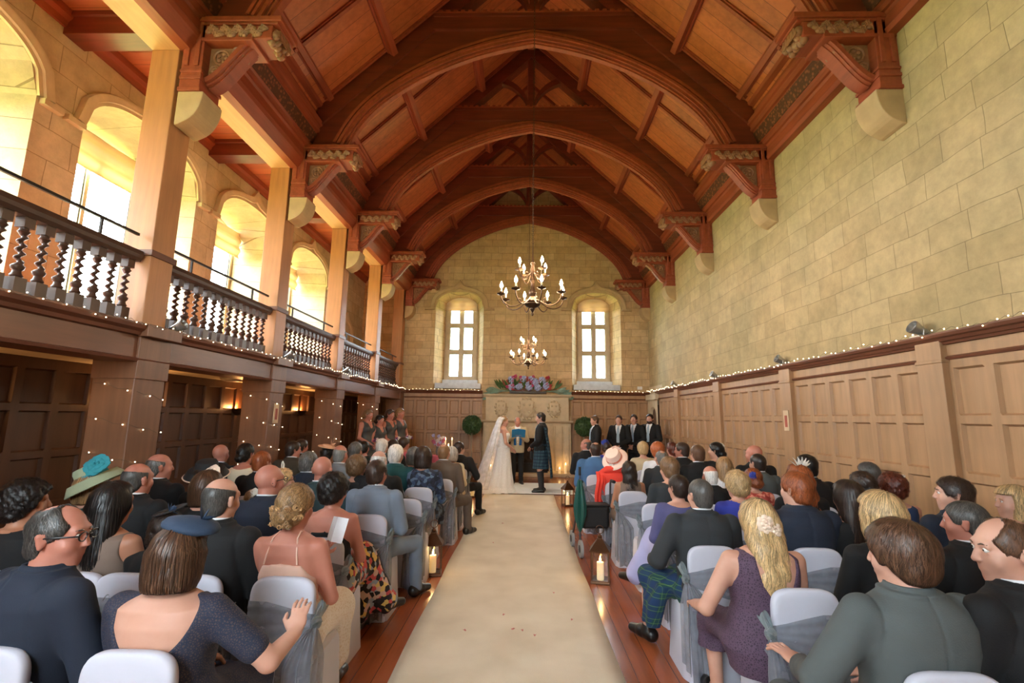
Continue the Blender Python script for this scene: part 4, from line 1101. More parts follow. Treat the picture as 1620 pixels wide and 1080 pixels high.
def shirt_collar(F, parent, mat=None):
    s = F.s; c = F.rows[-1]; z = c[0]; mb = MB(); n = 28; vs = []
    nb = F.M @ Vector((0,-.02,-.055))
    R = [(z-.03*s,.071,.068),(z+.040*s,.066,.062),(z+.046*s,.0655,.0615),(z+.040*s,.060,.056),(z-.02*s,.060,.056)]
    for zz, rx, ry in R:
        for k in range(n):
            a = 2*PI*k/n; t = .5+.5*math.sin(a)
            vs.append((c[3]+rx*s*math.cos(a), -.010*s+ry*s*math.sin(a)-.004*s, zz-.018*s*t))
    fs = [(i*n+k, i*n+(k+1)%n, (i+1)*n+(k+1)%n, (i+1)*n+k) for i in range(len(R)-1) for k in range(n)]
    mb.add(vs, fs); return mb.build('shirt_collar', mat or WHITE, parent, smooth=True)
def trousers(F, mat, h, parent):
    sd = SDF(F.bbox[0], F.bbox[1], h); s = F.s
    sd.add(loft(torso_rows(F, None, F.H+.10*s), .009), 0)
    for i in (0,1):
        sd.add(cap(F.hip[i], F.kn[i], .092*s*F.fat, .070*s), .03); A = Vector(F.an[i]); A.z -= .01
        sd.add(cap(F.kn[i], A, .068*s, .056*s), .012)
    sd.keep(lambda X, Y, Z: .045-Z); sd.warp(lambda X, Y, Z: .003*np.sin(Z*40+Y*28)*np.sin(X*30+Y*18))
    return sdf_obj(sd, 'trousers', mat, parent)
def shoes(F, parent, mat=None, heel=False):
    for i in (0,1):
        A, T = Vector(F.an[i]), Vector(F.toe[i]); d = (T-A); d.z = 0; d.normalize(); base = min(A.z-.085, T.z-.03)
        sd = SDF((min(A.x,T.x)-.08,min(A.y,T.y)-.1,base-.01),(max(A.x,T.x)+.08,max(A.y,T.y)+.1,A.z+.06),.007)
        H_ = Vector((A.x,A.y,base+.052))-d*.035
        sd.add(cap(H_, (A.x+d.x*.06,A.y+d.y*.06,base+.052), .052, .044), 0); sd.add(cap((A.x+d.x*.06,A.y+d.y*.06,base+.046), Vector((T.x,T.y,base+.034))+d*.03, .044, .032), .02)
        if not heel: sd.add(cap((A.x,A.y,A.z-.03),(A.x,A.y,A.z+.01),.042,.044), .015)
        sd.keep(lambda X, Y, Z: (base+.004)-Z)
        if heel: sd.cut(ell((A.x+d.x*.03,A.y+d.y*.03,A.z+.03),(.06,.06,.055)), .01)
        sdf_obj(sd, 'shoe', mat or SHOE, parent)
def dress(F, mat, h, parent, name='dress', off=.009, neck='round', sleeve=0., skirt='knee', back=None):
    sd = SDF(F.bbox[0], F.bbox[1], h); s = F.s; ar = F.ar
    sd.add(loft(torso_rows(F), off), 0)
    if F.sex == 'f':
        for sg in (-1, 1): sd.add(ell((sg*.068*s*F.fat, .075*s*F.fat, F.H+.31*s),(.062*s*F.fat+off,.055*s+off,.060*s+off)), .04)
    for i, sg in ((0,-1),(1,1)):
        S, E, W = Vector(F.sh[i]), Vector(F.el[i]), Vector(F.wr[i])
        if sleeve > 0:
            t = min(1, sleeve*2); sd.add(cap(S, S+(E-S)*t, .052*ar+off, (.052-.010*t)*ar+off), .03)
            sd.add(cap(Vector((0,-.02*s,S.z+.025*s)), S, .05*s, .044*s+off*.5), .02)
            if sleeve > .5: sd.add(cap(E, E+(W-E)*(sleeve*2-1), .042*ar+off, .033*ar+off), .01)
    if F.pose == 'sit':
        for i in (0,1): sd.add(cap(F.hip[i], F.kn[i], .094*s*F.fat, .074*s), .05)
        sd.add(cap((0,.05,F.H-.0), (0,.40,F.H-.05), .085*s*F.fat, .07*s), .05)
        if skirt in ('knee', 'long'):
            zb = .30 if skirt == 'knee' else .06
            kx = (F.kn[0][0]+F.kn[1][0])/2; ky = max(F.kn[0][1], F.kn[1][1])
            w_ = abs(F.kn[1][0]-F.kn[0][0])/2
            sd.add(loft([(zb,.085+w_,.075,kx,ky-.005),(F.kn[0][2]-.02,.068+w_,.066,kx,ky-.01)], 0), .05)
    else:
        z0 = .03 if skirt == 'long' else .48*s
        sd.add(loft([(z0,.30 if skirt == 'long' else .2,.26 if skirt == 'long' else .17),(F.H-.25*s,.205*s*F.fat,.16*s),(F.H,.182*s*F.fat,.132*s)], off), .06)
    zt = F.rows[-1][0]
    if neck == 'round': sd.cut(ell((F.rows[-1][3],.03*s,zt+.02*s),(.095*s,.13*s,.085*s)), .006)
    if neck == 'scoop': sd.cut(ell((F.rows[-1][3],.0,zt+.03*s),(.115*s,.2*s,.11*s)), .006)
    if neck == 'boat': sd.cut(ell((F.rows[-1][3],.0,zt+.03*s),(.135*s,.2*s,.075*s)), .006)
    if sleeve == 0: 
        for i, sg in ((0,-1),(1,1)): sd.cut(ell((F.sh[i][0]+sg*.025*s, F.sh[i][1], F.sh[i][2]-.02*s),(.055*s,.09*s,.085*s)), .006)
    folds(sd, F, .7)
    if back is not None: back(sd, F)
    return sdf_obj(sd, name, mat, parent)

def nz3(f, a, ph=0.):
    return lambda X, Y, Z: a*(np.sin(X*f+ph)*np.sin(Y*f*1.13+1.3+ph)*np.sin(Z*f*.97+2.1)+.5*np.sin(X*f*2.1+Z*f*1.3+ph)*np.sin(Y*f*1.9-Z*f*.7))
def hair(F, kind, mat, h, parent, seed=0):
    if kind == 'none': return None
    M, hs = F.M, F.hs; C = M @ Vector((0,-.02,0)); R_ = .2*hs
    low = .46 if kind in ('long', 'wavy', 'veil') else .22
    lo = (C.x-R_, C.y-R_-.05, C.z-low*hs); hi = (C.x+R_, C.y+R_, C.z+.2*hs)
    sd = SDF(lo, hi, h); A = lambda p, k: sd.add(xfs(p, M, hs), k)
    K = lambda p, k=.004: sd.cut(xfs(p, M, hs), k)
    o = {'short':.011, 'crop':.006, 'bald':.0035, 'thin':.006, 'quiff':.022, 'bob':.02, 'long':.016, 'wavy':.018, 'updo':.014, 'curly':.026, 'pixie':.018}.get(kind, .014)
    A(ell((0,-.014,.030),(.075+o,.094+o,.088+o)), 0)
    if kind in ('short','crop','bald','thin','quiff','pixie','updo','curly'):
        A(ell((0,-.045,-.035),(.062+o*.8,.052+o*.8,.060)), .02)
    if kind == 'bob':
        A(loft([(-.115,.088,.080,0,-.030),(-.06,.100,.098,0,-.022),(.03,.097,.108,0,-.014)], 0), .02)
    if kind in ('long', 'wavy'):
        sg = .006*math.sin(seed)
        A(loft([(-.36,.060,.020,sg,-.100),(-.25,.086,.034,sg,-.105),(-.12,.096,.060,0,-.072),(.0,.092,.085,0,-.035)], 0), .03)
    if kind == 'updo':
        A(ell((0,-.094,-.040),(.058,.046,.050)), .015); A(ell((.015,-.112,-.035),(.032,.03,.032)), .012)
    # hairline: keep the part above a limit that depends on how far forward it is
    ys = [-.14,-.075,-.035,-.012,.012,.035,.058,.078,.14]
    zl = {'short':[-.085,-.085,-.070,-.020,.0,.000,.050,.082,.10], 'bob':[-.2,-.2,-.2,-.2,-.16,-.13,.045,.075,.09], 'long':[-.5,-.5,-.5,-.3,-.12,-.05,.05,.078,.09]}
    zl['wavy'] = zl['long']; zl['quiff'] = [-.105,-.105,-.095,-.05,-.012,-.02,.035,.072,.09]; zl['curly'] = [-.11,-.11,-.10,-.06,-.03,-.01,.045,.075,.09]; zl['updo'] = [-.13,-.10,-.08,-.03,.005,.02,.05,.078,.09]
    zl['bald'] = [-.085,-.085,-.070,-.020,.0,.14,.2,.2,.2]
    zz = zl.get(kind, zl['short'])
    Mi = np.array(M.inverted(), np.float32)
    def line(X, Y, Z):
        y = Mi[1,0]*X+Mi[1,1]*Y+Mi[1,2]*Z+Mi[1,3]; z = Mi[2,0]*X+Mi[2,1]*Y+Mi[2,2]*Z+Mi[2,3]
        x = Mi[0,0]*X+Mi[0,1]*Y+Mi[0,2]*Z+Mi[0,3]; return (np.interp(y, ys, zz)+.004*np.sin(x*150+y*90)*np.sin(y*130+seed)-z)*.6*hs
    if kind in ('long','wavy','bob'):
        def line(X, Y, Z):
            x = Mi[0,0]*X+Mi[0,1]*Y+Mi[0,2]*Z+Mi[0,3]; y = Mi[1,0]*X+Mi[1,1]*Y+Mi[1,2]*Z+Mi[1,3]; z = Mi[2,0]*X+Mi[2,1]*Y+Mi[2,2]*Z+Mi[2,3]
            face = np.minimum(np.minimum(y-.032+np.abs(x)*.12, .072-z+(y*0)), 1)   # >0 inside the face opening
            d = face*hs
            if kind == 'bob': d = np.maximum(d, (-.112-z)*hs)
            return d
    sd.keep(line)
    if kind == 'bald': K(ell((0,.012,.115),(.093,.120,.085)), .01)
    if kind == 'thin': K(ell((0,.075,.095),(.062,.085,.060)), .012); K(ell((0,-.055,.118),(.038,.040,.03)), .012)
    if kind == 'recede': K(ell((-.045,.07,.085),(.03,.06,.05)), .01); K(ell((.045,.07,.085),(.03,.06,.05)), .01)
    if kind in ('curly','updo'): sd.warp(nz3(95/hs, .006 if kind == 'curly' else .004, seed))
    elif kind == 'wavy': sd.warp(lambda X, Y, Z: .006*np.sin(Z*55+X*30+seed)*np.sin(X*60+seed))
    elif kind in ('short','quiff','pixie','recede','thin'): sd.warp(nz3(70/hs, .0022, seed))
    if kind in ('bob','long'): sd.warp(lambda X, Y, Z: .0016*np.sin(np.arctan2(X-C.x, Y-C.y)*46))
    return sdf_obj(sd, 'hair', mat, parent)
from mathutils.kdtree import KDTree
def strands(F, hobj, kind, n, parent, seed=0, lift=.0035):
    """thin ribbons of hair combed over the hair surface from the crown"""
    me = hobj.data; nv = len(me.vertices); co = np.empty(nv*3, np.float32); me.vertices.foreach_get('co', co); co = co.reshape(-1, 3)
    no = np.empty(nv*3, np.float32); me.vertices.foreach_get('normal', no); no = no.reshape(-1, 3)
    kd = KDTree(nv)
    for i in range(nv): kd.insert(co[i], i)
    kd.balance(); rng = np.random.default_rng(seed); M, hs = F.M, F.hs
    C = np.array(M @ Vector((.012,-.050,.125))); fw = np.array(M.to_3x3() @ Vector((0,1,0))); fw /= np.linalg.norm(fw)
    long_ = kind in ('long','wavy','bob'); steps = {'long':11,'wavy':11,'bob':9,'updo':8,'curly':7,'quiff':8}.get(kind, 5)
    st = {'long':.020,'wavy':.018,'bob':.014,'quiff':.011,'curly':.008}.get(kind, .008)*hs; wd = (.0021 if long_ else .0015)*hs
    vs, fs = [], []
    for q in range(n):
        i = int(rng.integers(nv)); p = co[i].astype(float); nn = no[i].astype(float); off = lift*(.2+rng.random()); pts = []; jit = rng.normal(0, .25, 3); ph = rng.random()*6
        for k in range(steps):
            d = p-C; d = d/ (np.linalg.norm(d)+1e-6)
            if kind == 'updo': t_ = np.array(M @ Vector((0,-.11,-.04)))-p; d = t_/(np.linalg.norm(t_)+1e-6)
            g = np.array((0,0,-1.))*(1.3 if long_ else .35)+d*1.0+jit*(.25 if long_ else .8)
            if kind in ('curly','updo'): g = g+.9*np.array((math.sin(ph+k*1.5), math.cos(ph+k*1.1), math.sin(k*1.9+ph)))
            if kind == 'wavy': g = g+.45*np.array((math.sin(p[2]*42+ph*.3), 0, 0))
            g -= nn*np.dot(g, nn); l = np.linalg.norm(g)
            if l < 1e-6: break
            g /= l; lf = off*(.35+.65*math.sin(PI*min(1, (k+.6)/steps))); pts.append((p+nn*lf, np.cross(g, nn)))
            c_, j, dist = kd.find(p+g*st); p = co[j].astype(float); nn = no[j].astype(float)
        if len(pts) < 3: continue
        b = len(vs); m_ = len(pts)
        for k, (c_, sd_) in enumerate(pts):
            w_ = wd*(1-.75*k/(m_-1)); vs += [c_-sd_*w_, c_+sd_*w_]
        fs += [(b+2*k, b+2*k+1, b+2*k+3, b+2*k+2) for k in range(m_-1)]
    me2 = bpy.data.meshes.new('hair_strands'); me2.from_pydata([tuple(v) for v in vs], [], fs); me2.materials.append(me.materials[0])
    me2.polygons.foreach_set('use_smooth', [True]*len(fs))
    o = bpy.data.objects.new('hair_strands', me2); COL.objects.link(o); o.parent = parent; o['kind'] = 'stuff'
    return o
def eyes(F, parent):
    for sg in (-1, 1):
        c = F.M @ Vector((sg*.031,.0735,.015)); p = F.M @ Vector((sg*.031,.0822,.015))
        mb = MB(); mb.ball(c, .0120*F.hs, 12, 9); e = mb.build('eye', EYEW, parent, smooth=True)
        MB().ball(p, .0048*F.hs, 8, 6).build('iris', EYEI, e, smooth=True)
# ------------------------------------------------------------------ chairs
COVER = mat_cloth('chair_cover', rgb(196,196,208), .75, .03, .1, 60)
SASH = mat_sheer('grey_organza', rgb(128,132,142), .62)
SASHB = mat_sheer('grey_organza_bow', rgb(126,138,142), .80)
def make_chair(sd):
    """covered banquet chair facing +Y; the sash is tied in a bow on the side sd (+1 = right)"""
    t = thing('banquet_chair', '', 'chair')
    yb = -.19; hw = .166; zt = .83
    # back cover: rounded slab
    out = []
    for i in range(25):
        a = PI*i/24; c, s = math.cos(a), math.sin(a)
        out.append((hw*math.copysign(abs(c)**.5, c), .70+(zt-.70)*abs(s)**.55))
    prof = [(.185,.0),(.176,.25),(.170,.45)]+out+[(-.170,.45),(-.176,.25),(-.185,.0)]
    def ringat(y, k): return [(x*(1-k), y, (z-.42)*(1-k*.55)+.42 if z > .5 else z) for x, z in prof]
    mb = MB(); lay = [(yb+.004,.05),(yb,.02),(yb-.004+.004,.0),(yb+.03,.0),(yb+.042,.03)]
    lay = [(yb-.004,.16),(yb-.003,.06),(yb+.0015,.02),(yb+.010,.004),(yb+.020,.0),(yb+.030,.004),(yb+.0385,.02),(yb+.043,.06),(yb+.044,.16)]
    n = len(prof); vs = []
    for y, k in lay: vs += ringat(y, k)
    fs = [(j*n+i, j*n+i+1, (j+1)*n+i+1, (j+1)*n+i) for j in range(len(lay)-1) for i in range(n-1)]
    fs += [tuple(range(n-1,-1,-1)), tuple((len(lay)-1)*n+i for i in range(n))]
    mb.add(vs, fs); mb.build('back_cover', COVER, t, smooth=True, autos=False)
    # seat cover: rounded-rectangular skirt
    mb = MB(); rows = []
    for z, hx, y0, y1 in ((.0,.205,-.185,.245),(.2,.192,-.18,.232),(.40,.182,-.175,.222),(.43,.172,-.165,.212),(.438,.13,-.13,.17)):
        r = []
        for k in range(40):
            a = 2*PI*k/40; c, s = math.cos(a), math.sin(a); fl = 1+(.012*math.sin(k*PI/2.5) if z < .1 else 0)
            r.append((hx*fl*math.copysign(abs(c)**.28, c), (y0+y1)/2+(y1-y0)/2*fl*math.copysign(abs(s)**.28, s), z))
        rows.append(r)
    vs = [p for r in rows for p in r]; n = 40
    fs = [(j*n+i, j*n+(i+1)%n, (j+1)*n+(i+1)%n, (j+1)*n+i) for j in range(len(rows)-1) for i in range(n)]+[tuple((len(rows)-1)*n+i for i in range(n))]
    mb.add(vs, fs); mb.build('seat_cover', COVER, t, smooth=True)
    # sash band around the back, gathered at the bow
    mb = MB(); per = [(sd*hw*1.0, yb+.02)]
    path = [(sd*(hw+.006), yb+.02), (sd*(hw-.006), yb-.010)]+[(sd*(hw-.02)*(1-2*i/8), yb-.012) for i in range(1,8)]+[(-sd*(hw-.004), yb-.008), (-sd*(hw+.007), yb+.02), (-sd*(hw-.01), yb+.052)]+[(-sd*(hw-.03)*(1-2*i/6), yb+.056) for i in range(1,6)]+[(sd*(hw-.01), yb+.052), (sd*(hw+.006), yb+.02)]
    def band(u, v):
        f = u*(len(path)-1); i = min(int(f), len(path)-2); q = f-i
        x = path[i][0]*(1-q)+path[i+1][0]*q; y = path[i][1]*(1-q)+path[i+1][1]*q
        g = min(1, min(f, len(path)-1-f)/7.); ht = .030+.085*g**.8; zc = .625-.01*g
        pl = .0045*math.sin(v*22+u*3)*g; 
        return (x, y-(pl if y < yb else -pl), zc+(v-.5)*2*ht*.9)
    mb.grid(band, 56, 22); mb.build('sash', SASH, t, smooth=True)
    # bow: knot, two loops
    kx, ky, kz = sd*(hw+.022), yb+.0, .625
    mb = MB(); mb.ball((kx, ky, kz), (.026,.028,.034), 12, 8); mb.build('bow_knot', SASHB, t, smooth=True)
    for q in (-1, 1):
        mb = MB()
        def loop(u, v):
            a = u*2*PI; r = .5-.5*math.cos(a); w_ = (v-.5)*(.022+.062*r)
            L = (.095 if q > 0 else .075)*r; th = .026*math.sin(a)
            return (kx+(.022*r+th*.6+.008*math.sin(v*11+u*7)*r)*sd, ky-.012+(.35*L if q > 0 else -.45*L)+w_*.75+.006*math.sin(v*14)*r, kz+(.86*L if q > 0 else .35*L)+th*.5-w_*.55+.007*math.sin(v*17+u*5)*r)
        mb.grid(loop, 30, 12); mb.build('bow_loop', SASHB, t, smooth=True)
    # tails hanging to the floor: a wide one across the back and a narrow one on the aisle side
    mb = MB()
    def tail(u, v):
        z = kz-.01-v*.60; spread = min(1, v*3.2)**.7
        x = kx-sd*(.004+u*.17*spread+.01*v); fold = .011*math.sin(u*15+v*2.2)*spread+.005*math.sin(u*31+1)
        return (x, yb-.020-.020*v+fold, z+.02*math.sin(u*7)*v)
    mb.grid(tail, 44, 22); mb.build('sash_tail', SASH, t, smooth=True)
    mb = MB()
    def tail2(u, v):
        z = kz-.01-v*.54; spread = min(1, v*3)**.7
        return (kx+sd*(.004+.012*v+.009*math.sin(u*13+v*3)), ky-.02+spread*(u-.35)*.16, z+.03*u*v)
    mb.grid(tail2, 24, 18); mb.build('sash_tail', SASH, t, smooth=True)
    return t
_ch = {}
def put_chair(x, y, label, sd, rz=0.):
    if sd not in _ch:
        o = make_chair(sd); _ch[sd] = o; o.location = (x, y, 0); o.rotation_euler = (0,0,rz); o['label'] = label
    else: o = dup(_ch[sd], (x, y, 0), rz, label)
    o['group'] = 'covered wedding chairs'
    return o

# ------------------------------------------------------------------ hats and small head pieces (children of the wearer)
def hat_mb(F, build, mat, parent, name='hat', T=None):
    mb = MB(); build(mb); M = F.M @ (T or Matrix.Identity(4)); mb.v = [tuple(M @ Vector(p)) for p in mb.v]
    return mb.build(name, mat, parent, smooth=True)
def RX(d): return Matrix.Rotation(math.radians(d), 4, 'X')
def RY(d): return Matrix.Rotation(math.radians(d), 4, 'Y')
def TR(x, y, z): return Matrix.Translation((x, y, z))
HATM = {k: mat_cloth('hat_'+k, c, .8, .06, .3, 160) for k, c in dict(sage=rgb(150,158,128), teal=rgb(48,140,150), navy=rgb(38,56,80), black=rgb(28,28,30), cream=rgb(232,208,186), pinkc=rgb(238,206,192), peach=rgb(222,170,132), white=rgb(232,230,222), blue=rgb(40,60,150), coral=rgb(214,120,96)).items()}
def brim_hat(F, parent, mat, crown_r=.095, crown_h=.10, brim=.20, tilt=(0,0), band=None, up=.0, z=.085, dip=.0, trim=None):
    T = TR(0,-.01,z) @ RX(tilt[0]) @ RY(tilt[1])
    pr = [(brim,.0+up-dip),(brim*.98,.008+up-dip),(brim*.8,.016+up*.6),(crown_r*1.08,.012),(crown_r*1.02,.03),(crown_r*.97,crown_h*.75),(crown_r*.86,crown_h*.95),(crown_r*.6,crown_h),(.01,crown_h)]
    bot = [(crown_r*.98,.004),(brim*.8,.008+up*.6)]
    o = hat_mb(F, lambda mb: mb.lathe([(.01,.0)]+bot+[(brim*.985,-.004+up-dip)]+pr, 40, ex=1.0, ey=1.08), mat, parent, 'hat', T)
    if band: 
        M2 = F.M @ T; mb = MB(); mb.lathe([(crown_r*1.05,.014),(crown_r*1.06,.03),(crown_r*1.03,.048),(crown_r*.95,.046)], 40, ey=1.08); mb.v = [tuple(M2 @ Vector(p)) for p in mb.v]; mb.build('hat_band', band, o, smooth=True)
    if trim:
        M2 = F.M @ T; mb = MB(); mb.tube([(brim*math.cos(k*PI/20), brim*1.08*math.sin(k*PI/20), up-dip+.002) for k in range(41)], .006, 6, cap=False); mb.v = [tuple(M2 @ Vector(p)) for p in mb.v]; mb.build('brim_edge', trim, o, smooth=True)
    return o, T
def rosette(F, parent, mat, T, n=9, r=.05, name='hat_flower'):
    def b(mb):
        for lay, (rr, k, zz) in enumerate(((r, n, 0), (r*.65, n-2, .012), (r*.35, 5, .022))):
            for i in range(k):
                a = 2*PI*i/k+lay; mb.ball((rr*.6*math.cos(a), rr*.6*math.sin(a), zz), (rr*.45, rr*.45, .012), 8, 5, Matrix.Rotation(.25*math.sin(a*2), 4, 'X'))
    return hat_mb(F, b, mat, parent, name, T)
def feathers(F, parent, mat, T, n=5, L=.16, name='feather'):
    def b(mb):
        for i in range(n):
            a = -1.0+2.0*i/max(1,n-1); pts = [(L*u*math.sin(a)*.8, -.02*u+L*.25*u*u, L*u*math.cos(a)*.9*(1-.35*u)) for u in [k/8 for k in range(9)]]
            mb.tube(pts, [.004+.011*math.sin(PI*min(1, k/8+.1)) for k in range(9)], 6, sq=.3)
    return hat_mb(F, b, mat, parent, name, T)
def ring_loop(F, parent, mat, T, r=.03):
    return hat_mb(F, lambda mb: (mb.tube([(r*math.cos(k*PI/12), .0, r*1.3*math.sin(k*PI/12)+r*1.3) for k in range(25)], .005, 6), mb.tube([(r*.6*math.cos(k*PI/12), .012, r*.9*math.sin(k*PI/12)+r) for k in range(25)], .004, 6)), mat, parent, 'fascinator', T)
FRAME = mat_plain('black_spectacle_frame', rgb(20,20,22), .3)
def glasses(F, parent):
    def b(mb):
        for sg in (-1, 1):
            mb.tube([(sg*.033+.022*math.cos(k*PI/10), .103-.004*abs(math.cos(k*PI/10)), .014+.017*math.sin(k*PI/10)) for k in range(21)], .0026, 6, cap=False)
            mb.tube([(sg*.055,.101,.018),(sg*.070,.085,.019),(sg*.079,.02,.014),(sg*.082,-.012,.010),(sg*.078,-.030,-.006)], .003, 6)
        mb.tube([(-.011,.103,.018),(0,.108,.020),(.011,.103,.018)], .0024, 6)
    return hat_mb(F, b, FRAME, parent, 'spectacles')

def brows(F, parent, mat):
    for sg in (-1, 1):
        hat_mb(F, lambda mb: mb.tube([(sg*.016,.0885,.032),(sg*.030,.0865,.037),(sg*.046,.0765,.034)], [.0022,.0034,.0016], 6), mat, parent, 'eyebrow')
def curls(F, parent, mat, n=34, seed=3):
    def b(mb):
        rnd = random.Random(seed)
        for i in range(n):
            a = rnd.uniform(-1.25,1.25); e_ = rnd.uniform(-.085,.015); R = .094+.012*rnd.random()
            c = Vector((R*.86*math.sin(a), -.030-R*.92*math.cos(a), e_)); t1 = Vector((math.cos(a), math.sin(a), 0)); r = rnd.uniform(.010,.017); ph = rnd.random()*6
            nn = Vector((math.sin(a), -math.cos(a), 0)); P = []
            for k in range(16):
                th = ph+k*.72; rr = r*(1-.045*k); P.append(c+t1*rr*math.cos(th)+Vector((0,0,1))*rr*math.sin(th)+nn*(.004+.0012*k))
            mb.tube(P, [.0062-.0002*k for k in range(16)], 7)
    o = hat_mb(F, b, mat, parent, 'hair_curls'); o['kind'] = 'stuff'; return o
# ------------------------------------------------------------------ guests
ROWY = [1.76+.79*k for k in range(10)]
def back_low(sd, F):      # low scooped back
    s = F.s; zt = F.rows[-1][0]
    sd.cut(ell((.01,-.16*s,zt+.06*s),(.150*s*F.fat,.18*s,.265*s)), .008)
def back_v(sd, F):
    s = F.s; zt = F.rows[-1][0]
    sd.cut(ell((.03*s,-.15*s,zt+.06*s),(.12*s,.14*s,.30*s)), .006)
def back_halter(sd, F):
    s = F.s; zt = F.rows[-1][0]
    z1 = F.H+.29*s
    def f(X, Y, Z):
        w_ = np.interp(Z, [F.H+.10*s, z1, z1+.001, 5], [.20, .085, .0, .0])*s
        return 0
    sd.cut((lambda X, Y, Z: np.maximum(-(np.abs(X)-np.interp(Z, [F.H+.16*s, z1+.04*s, z1+.045*s], [.20*s, .095*s, .0]))*.6+0*Y, F.H+.14*s-Z+0*X), np.array([-.4,-.4,F.H]), np.array([.4,.4,2.])), .004)
placed = []
def guest(px, py, row, sex, hk, hcol, outfit, short, yaw=0, pitch=0, roll=0, skin='pale', fat=1., brz=0., arms='lap', knees=None, dx=0., sway=0., hat=None, glass=False, face=False, chair=True, cdx=0., collar=True, smul=1., dy=0., hatdrop=.0, sdir=None):
    yb = ROWY[row]+dy; Y = yb+.19
    c = at_y(px, py, Y); zc = c.z-hatdrop
    den = .838 if sex == 'm' else .781
    hoff = {'none':0,'bald':0,'crop':.006,'thin':.006,'curly':.024}.get(hk, .012)
    s = (zc-hoff-.43)/den
    if not .70 <= s <= 1.16: print('SCALE', short, round(s, 2)); s = min(1.16, max(.70, s))
    h = (.0065, .008, .0095, .0105, .012, .0125, .0135, .0135, .0145, .0145)[row]
    X = c.x+dx
    root = thing('person', short, 'person', (X, Y, 0), brz)
    F = figure(sex, s, fat, 'sit', math.radians(yaw), math.radians(pitch), math.radians(roll), sway, arms, knees)
    sk = SK[skin]; body(F, sk, h, root, hands=True)
    ho = hair(F, hk, HC.get(hcol, HC['brown']), max(.006, h*.75), root, seed=px % 7)
    if ho is not None: strands(F, ho, hk, (5200,4600,2600,1700,1100,700,600,500,450,450)[row]*(2 if hk in ('long','wavy','bob') else 1)//(2 if hk in ('bald','thin','crop') else 1), root, px % 11, .0022 if hk in ('crop','bald') else (.0035 if hk == 'thin' else .0085))
    kind, *a = outfit.split(':')
    if kind == 'suit':
        jacket(F, CL[a[0]], h, root); trousers(F, CL[a[1] if len(a) > 1 else a[0]], h, root)
        if collar: shirt_collar(F, root)
        shoes(F, root)
    elif kind == 'kilt':
        jacket(F, CL[a[0]], h, root); shirt_collar(F, root)
        sd = SDF(F.bbox[0], F.bbox[1], h)
        sd.add(loft(torso_rows(F, None, F.H+.10*s), .012), 0)
        for i in (0,1): sd.add(cap(F.hip[i], F.kn[i], .105*s, .085*s), .06)
        sd.add(cap((0,.05,F.H), (-.08,.36,F.H-.03), .09*s, .08*s), .05)
        kx = min(F.kn[0][0], F.kn[1][0])
        sd.add(loft([(.20,.055,.10,kx-.02,.22),(.36,.065,.14,kx+.0,.20),(.50,.05,.14,kx+.05,.18)], 0), .05)
        sd.warp(lambda X, Y, Z: .005*np.sin(Y*60+Z*12)); sdf_obj(sd, 'kilt', TARTAN_G, root); shoes(F, root)
    else:
        mt, neck, slv, skirt = a[0], a[1] if len(a) > 1 else 'round', float(a[2]) if len(a) > 2 else 0., a[3] if len(a) > 3 else 'knee'
        m_ = globals()[mt] if mt in globals() else CL[mt]
        bk = {'low': back_low, 'v': back_v, 'halter': back_halter}.get(neck)
        dress(F, m_, h, root, 'dress', neck='scoop' if neck in ('low','v') else (neck if neck != 'halter' else 'none'), sleeve=slv, skirt=skirt, back=bk)
        shoes(F, root, heel=True)
    if glass: glasses(F, root)
    if face:
        eyes(F, root); brows(F, root, HC.get(hcol, HC['brown']))
    if hat: hat(F, root)
    side = -1 if X < 0 else 1
    if chair:
        cx = X+cdx; cl = ('white covered chair with grey sash under the '+short)
        cl = ' '.join(cl.split()[:16])
        put_chair(cx, Y, cl, (sdir or (1 if side < 0 else -1)))
    placed.append((row, X, s, short))
    return root, F
# ------------------------------------------------------------------ seated guests: left of the aisle, back rows first
def h_pill(F, r):
    o = hat_mb(F, lambda mb: mb.lathe([(.02,-.012),(.10,-.010),(.118,.0),(.120,.012),(.105,.030),(.06,.042),(.01,.045)], 32, ey=.85), HATM['navy'], r, 'hat', TR(.022,.01,.118) @ RY(10) @ RX(4))
    feathers(F, r, HATM['navy'], TR(.06,.02,.15) @ RY(50), 4, .09)
def h_saucer(F, r):
    o = hat_mb(F, lambda mb: mb.lathe([(.01,-.004),(.09,-.004),(.105,.0),(.105,.006),(.09,.004),(.01,.008)], 30), HATM['black'], r, 'hat', TR(.0,.0,.135) @ RX(12) @ RY(-14))
    feathers(F, r, HATM['navy'], TR(.04,-.05,.14) @ RY(40) @ RX(-30), 6, .08)
def h_sage(F, r):
    o, T = brim_hat(F, r, HATM['sage'], .096, .115, .190, (14,-26), HATM['teal'], z=.055, dip=.05)
    rosette(F, o, HATM['teal'], T @ TR(.135,-.055,.085) @ RX(50) @ RY(30), 11, .085)
    feathers(F, o, HATM['white'], T @ TR(.14,-.02,.07) @ RY(50), 3, .08)
def h_blackcream(F, r):
    o, T = brim_hat(F, r, HATM['black'], .096, .10, .19, (14,4), None, z=.065, dip=.045, trim=HATM['cream'])
    rosette(F, o, HATM['cream'], T @ TR(.12,-.10,.03) @ RX(50), 9, .075)
def h_ring(F, r): ring_loop(F, r, HATM['white'], TR(.0,-.02,.12))
def h_lace(F, r): rosette(F, r, HATM['white'], TR(.03,-.06,.10) @ RX(50), 9, .07, 'hair_band')
def h_peach(F, r):
    o, T = brim_hat(F, r, HATM['peach'], .07, .035, .13, (0,10), None, z=.105); feathers(F, o, HATM['peach'], T @ TR(.05,0,.03) @ RY(50), 5, .12)
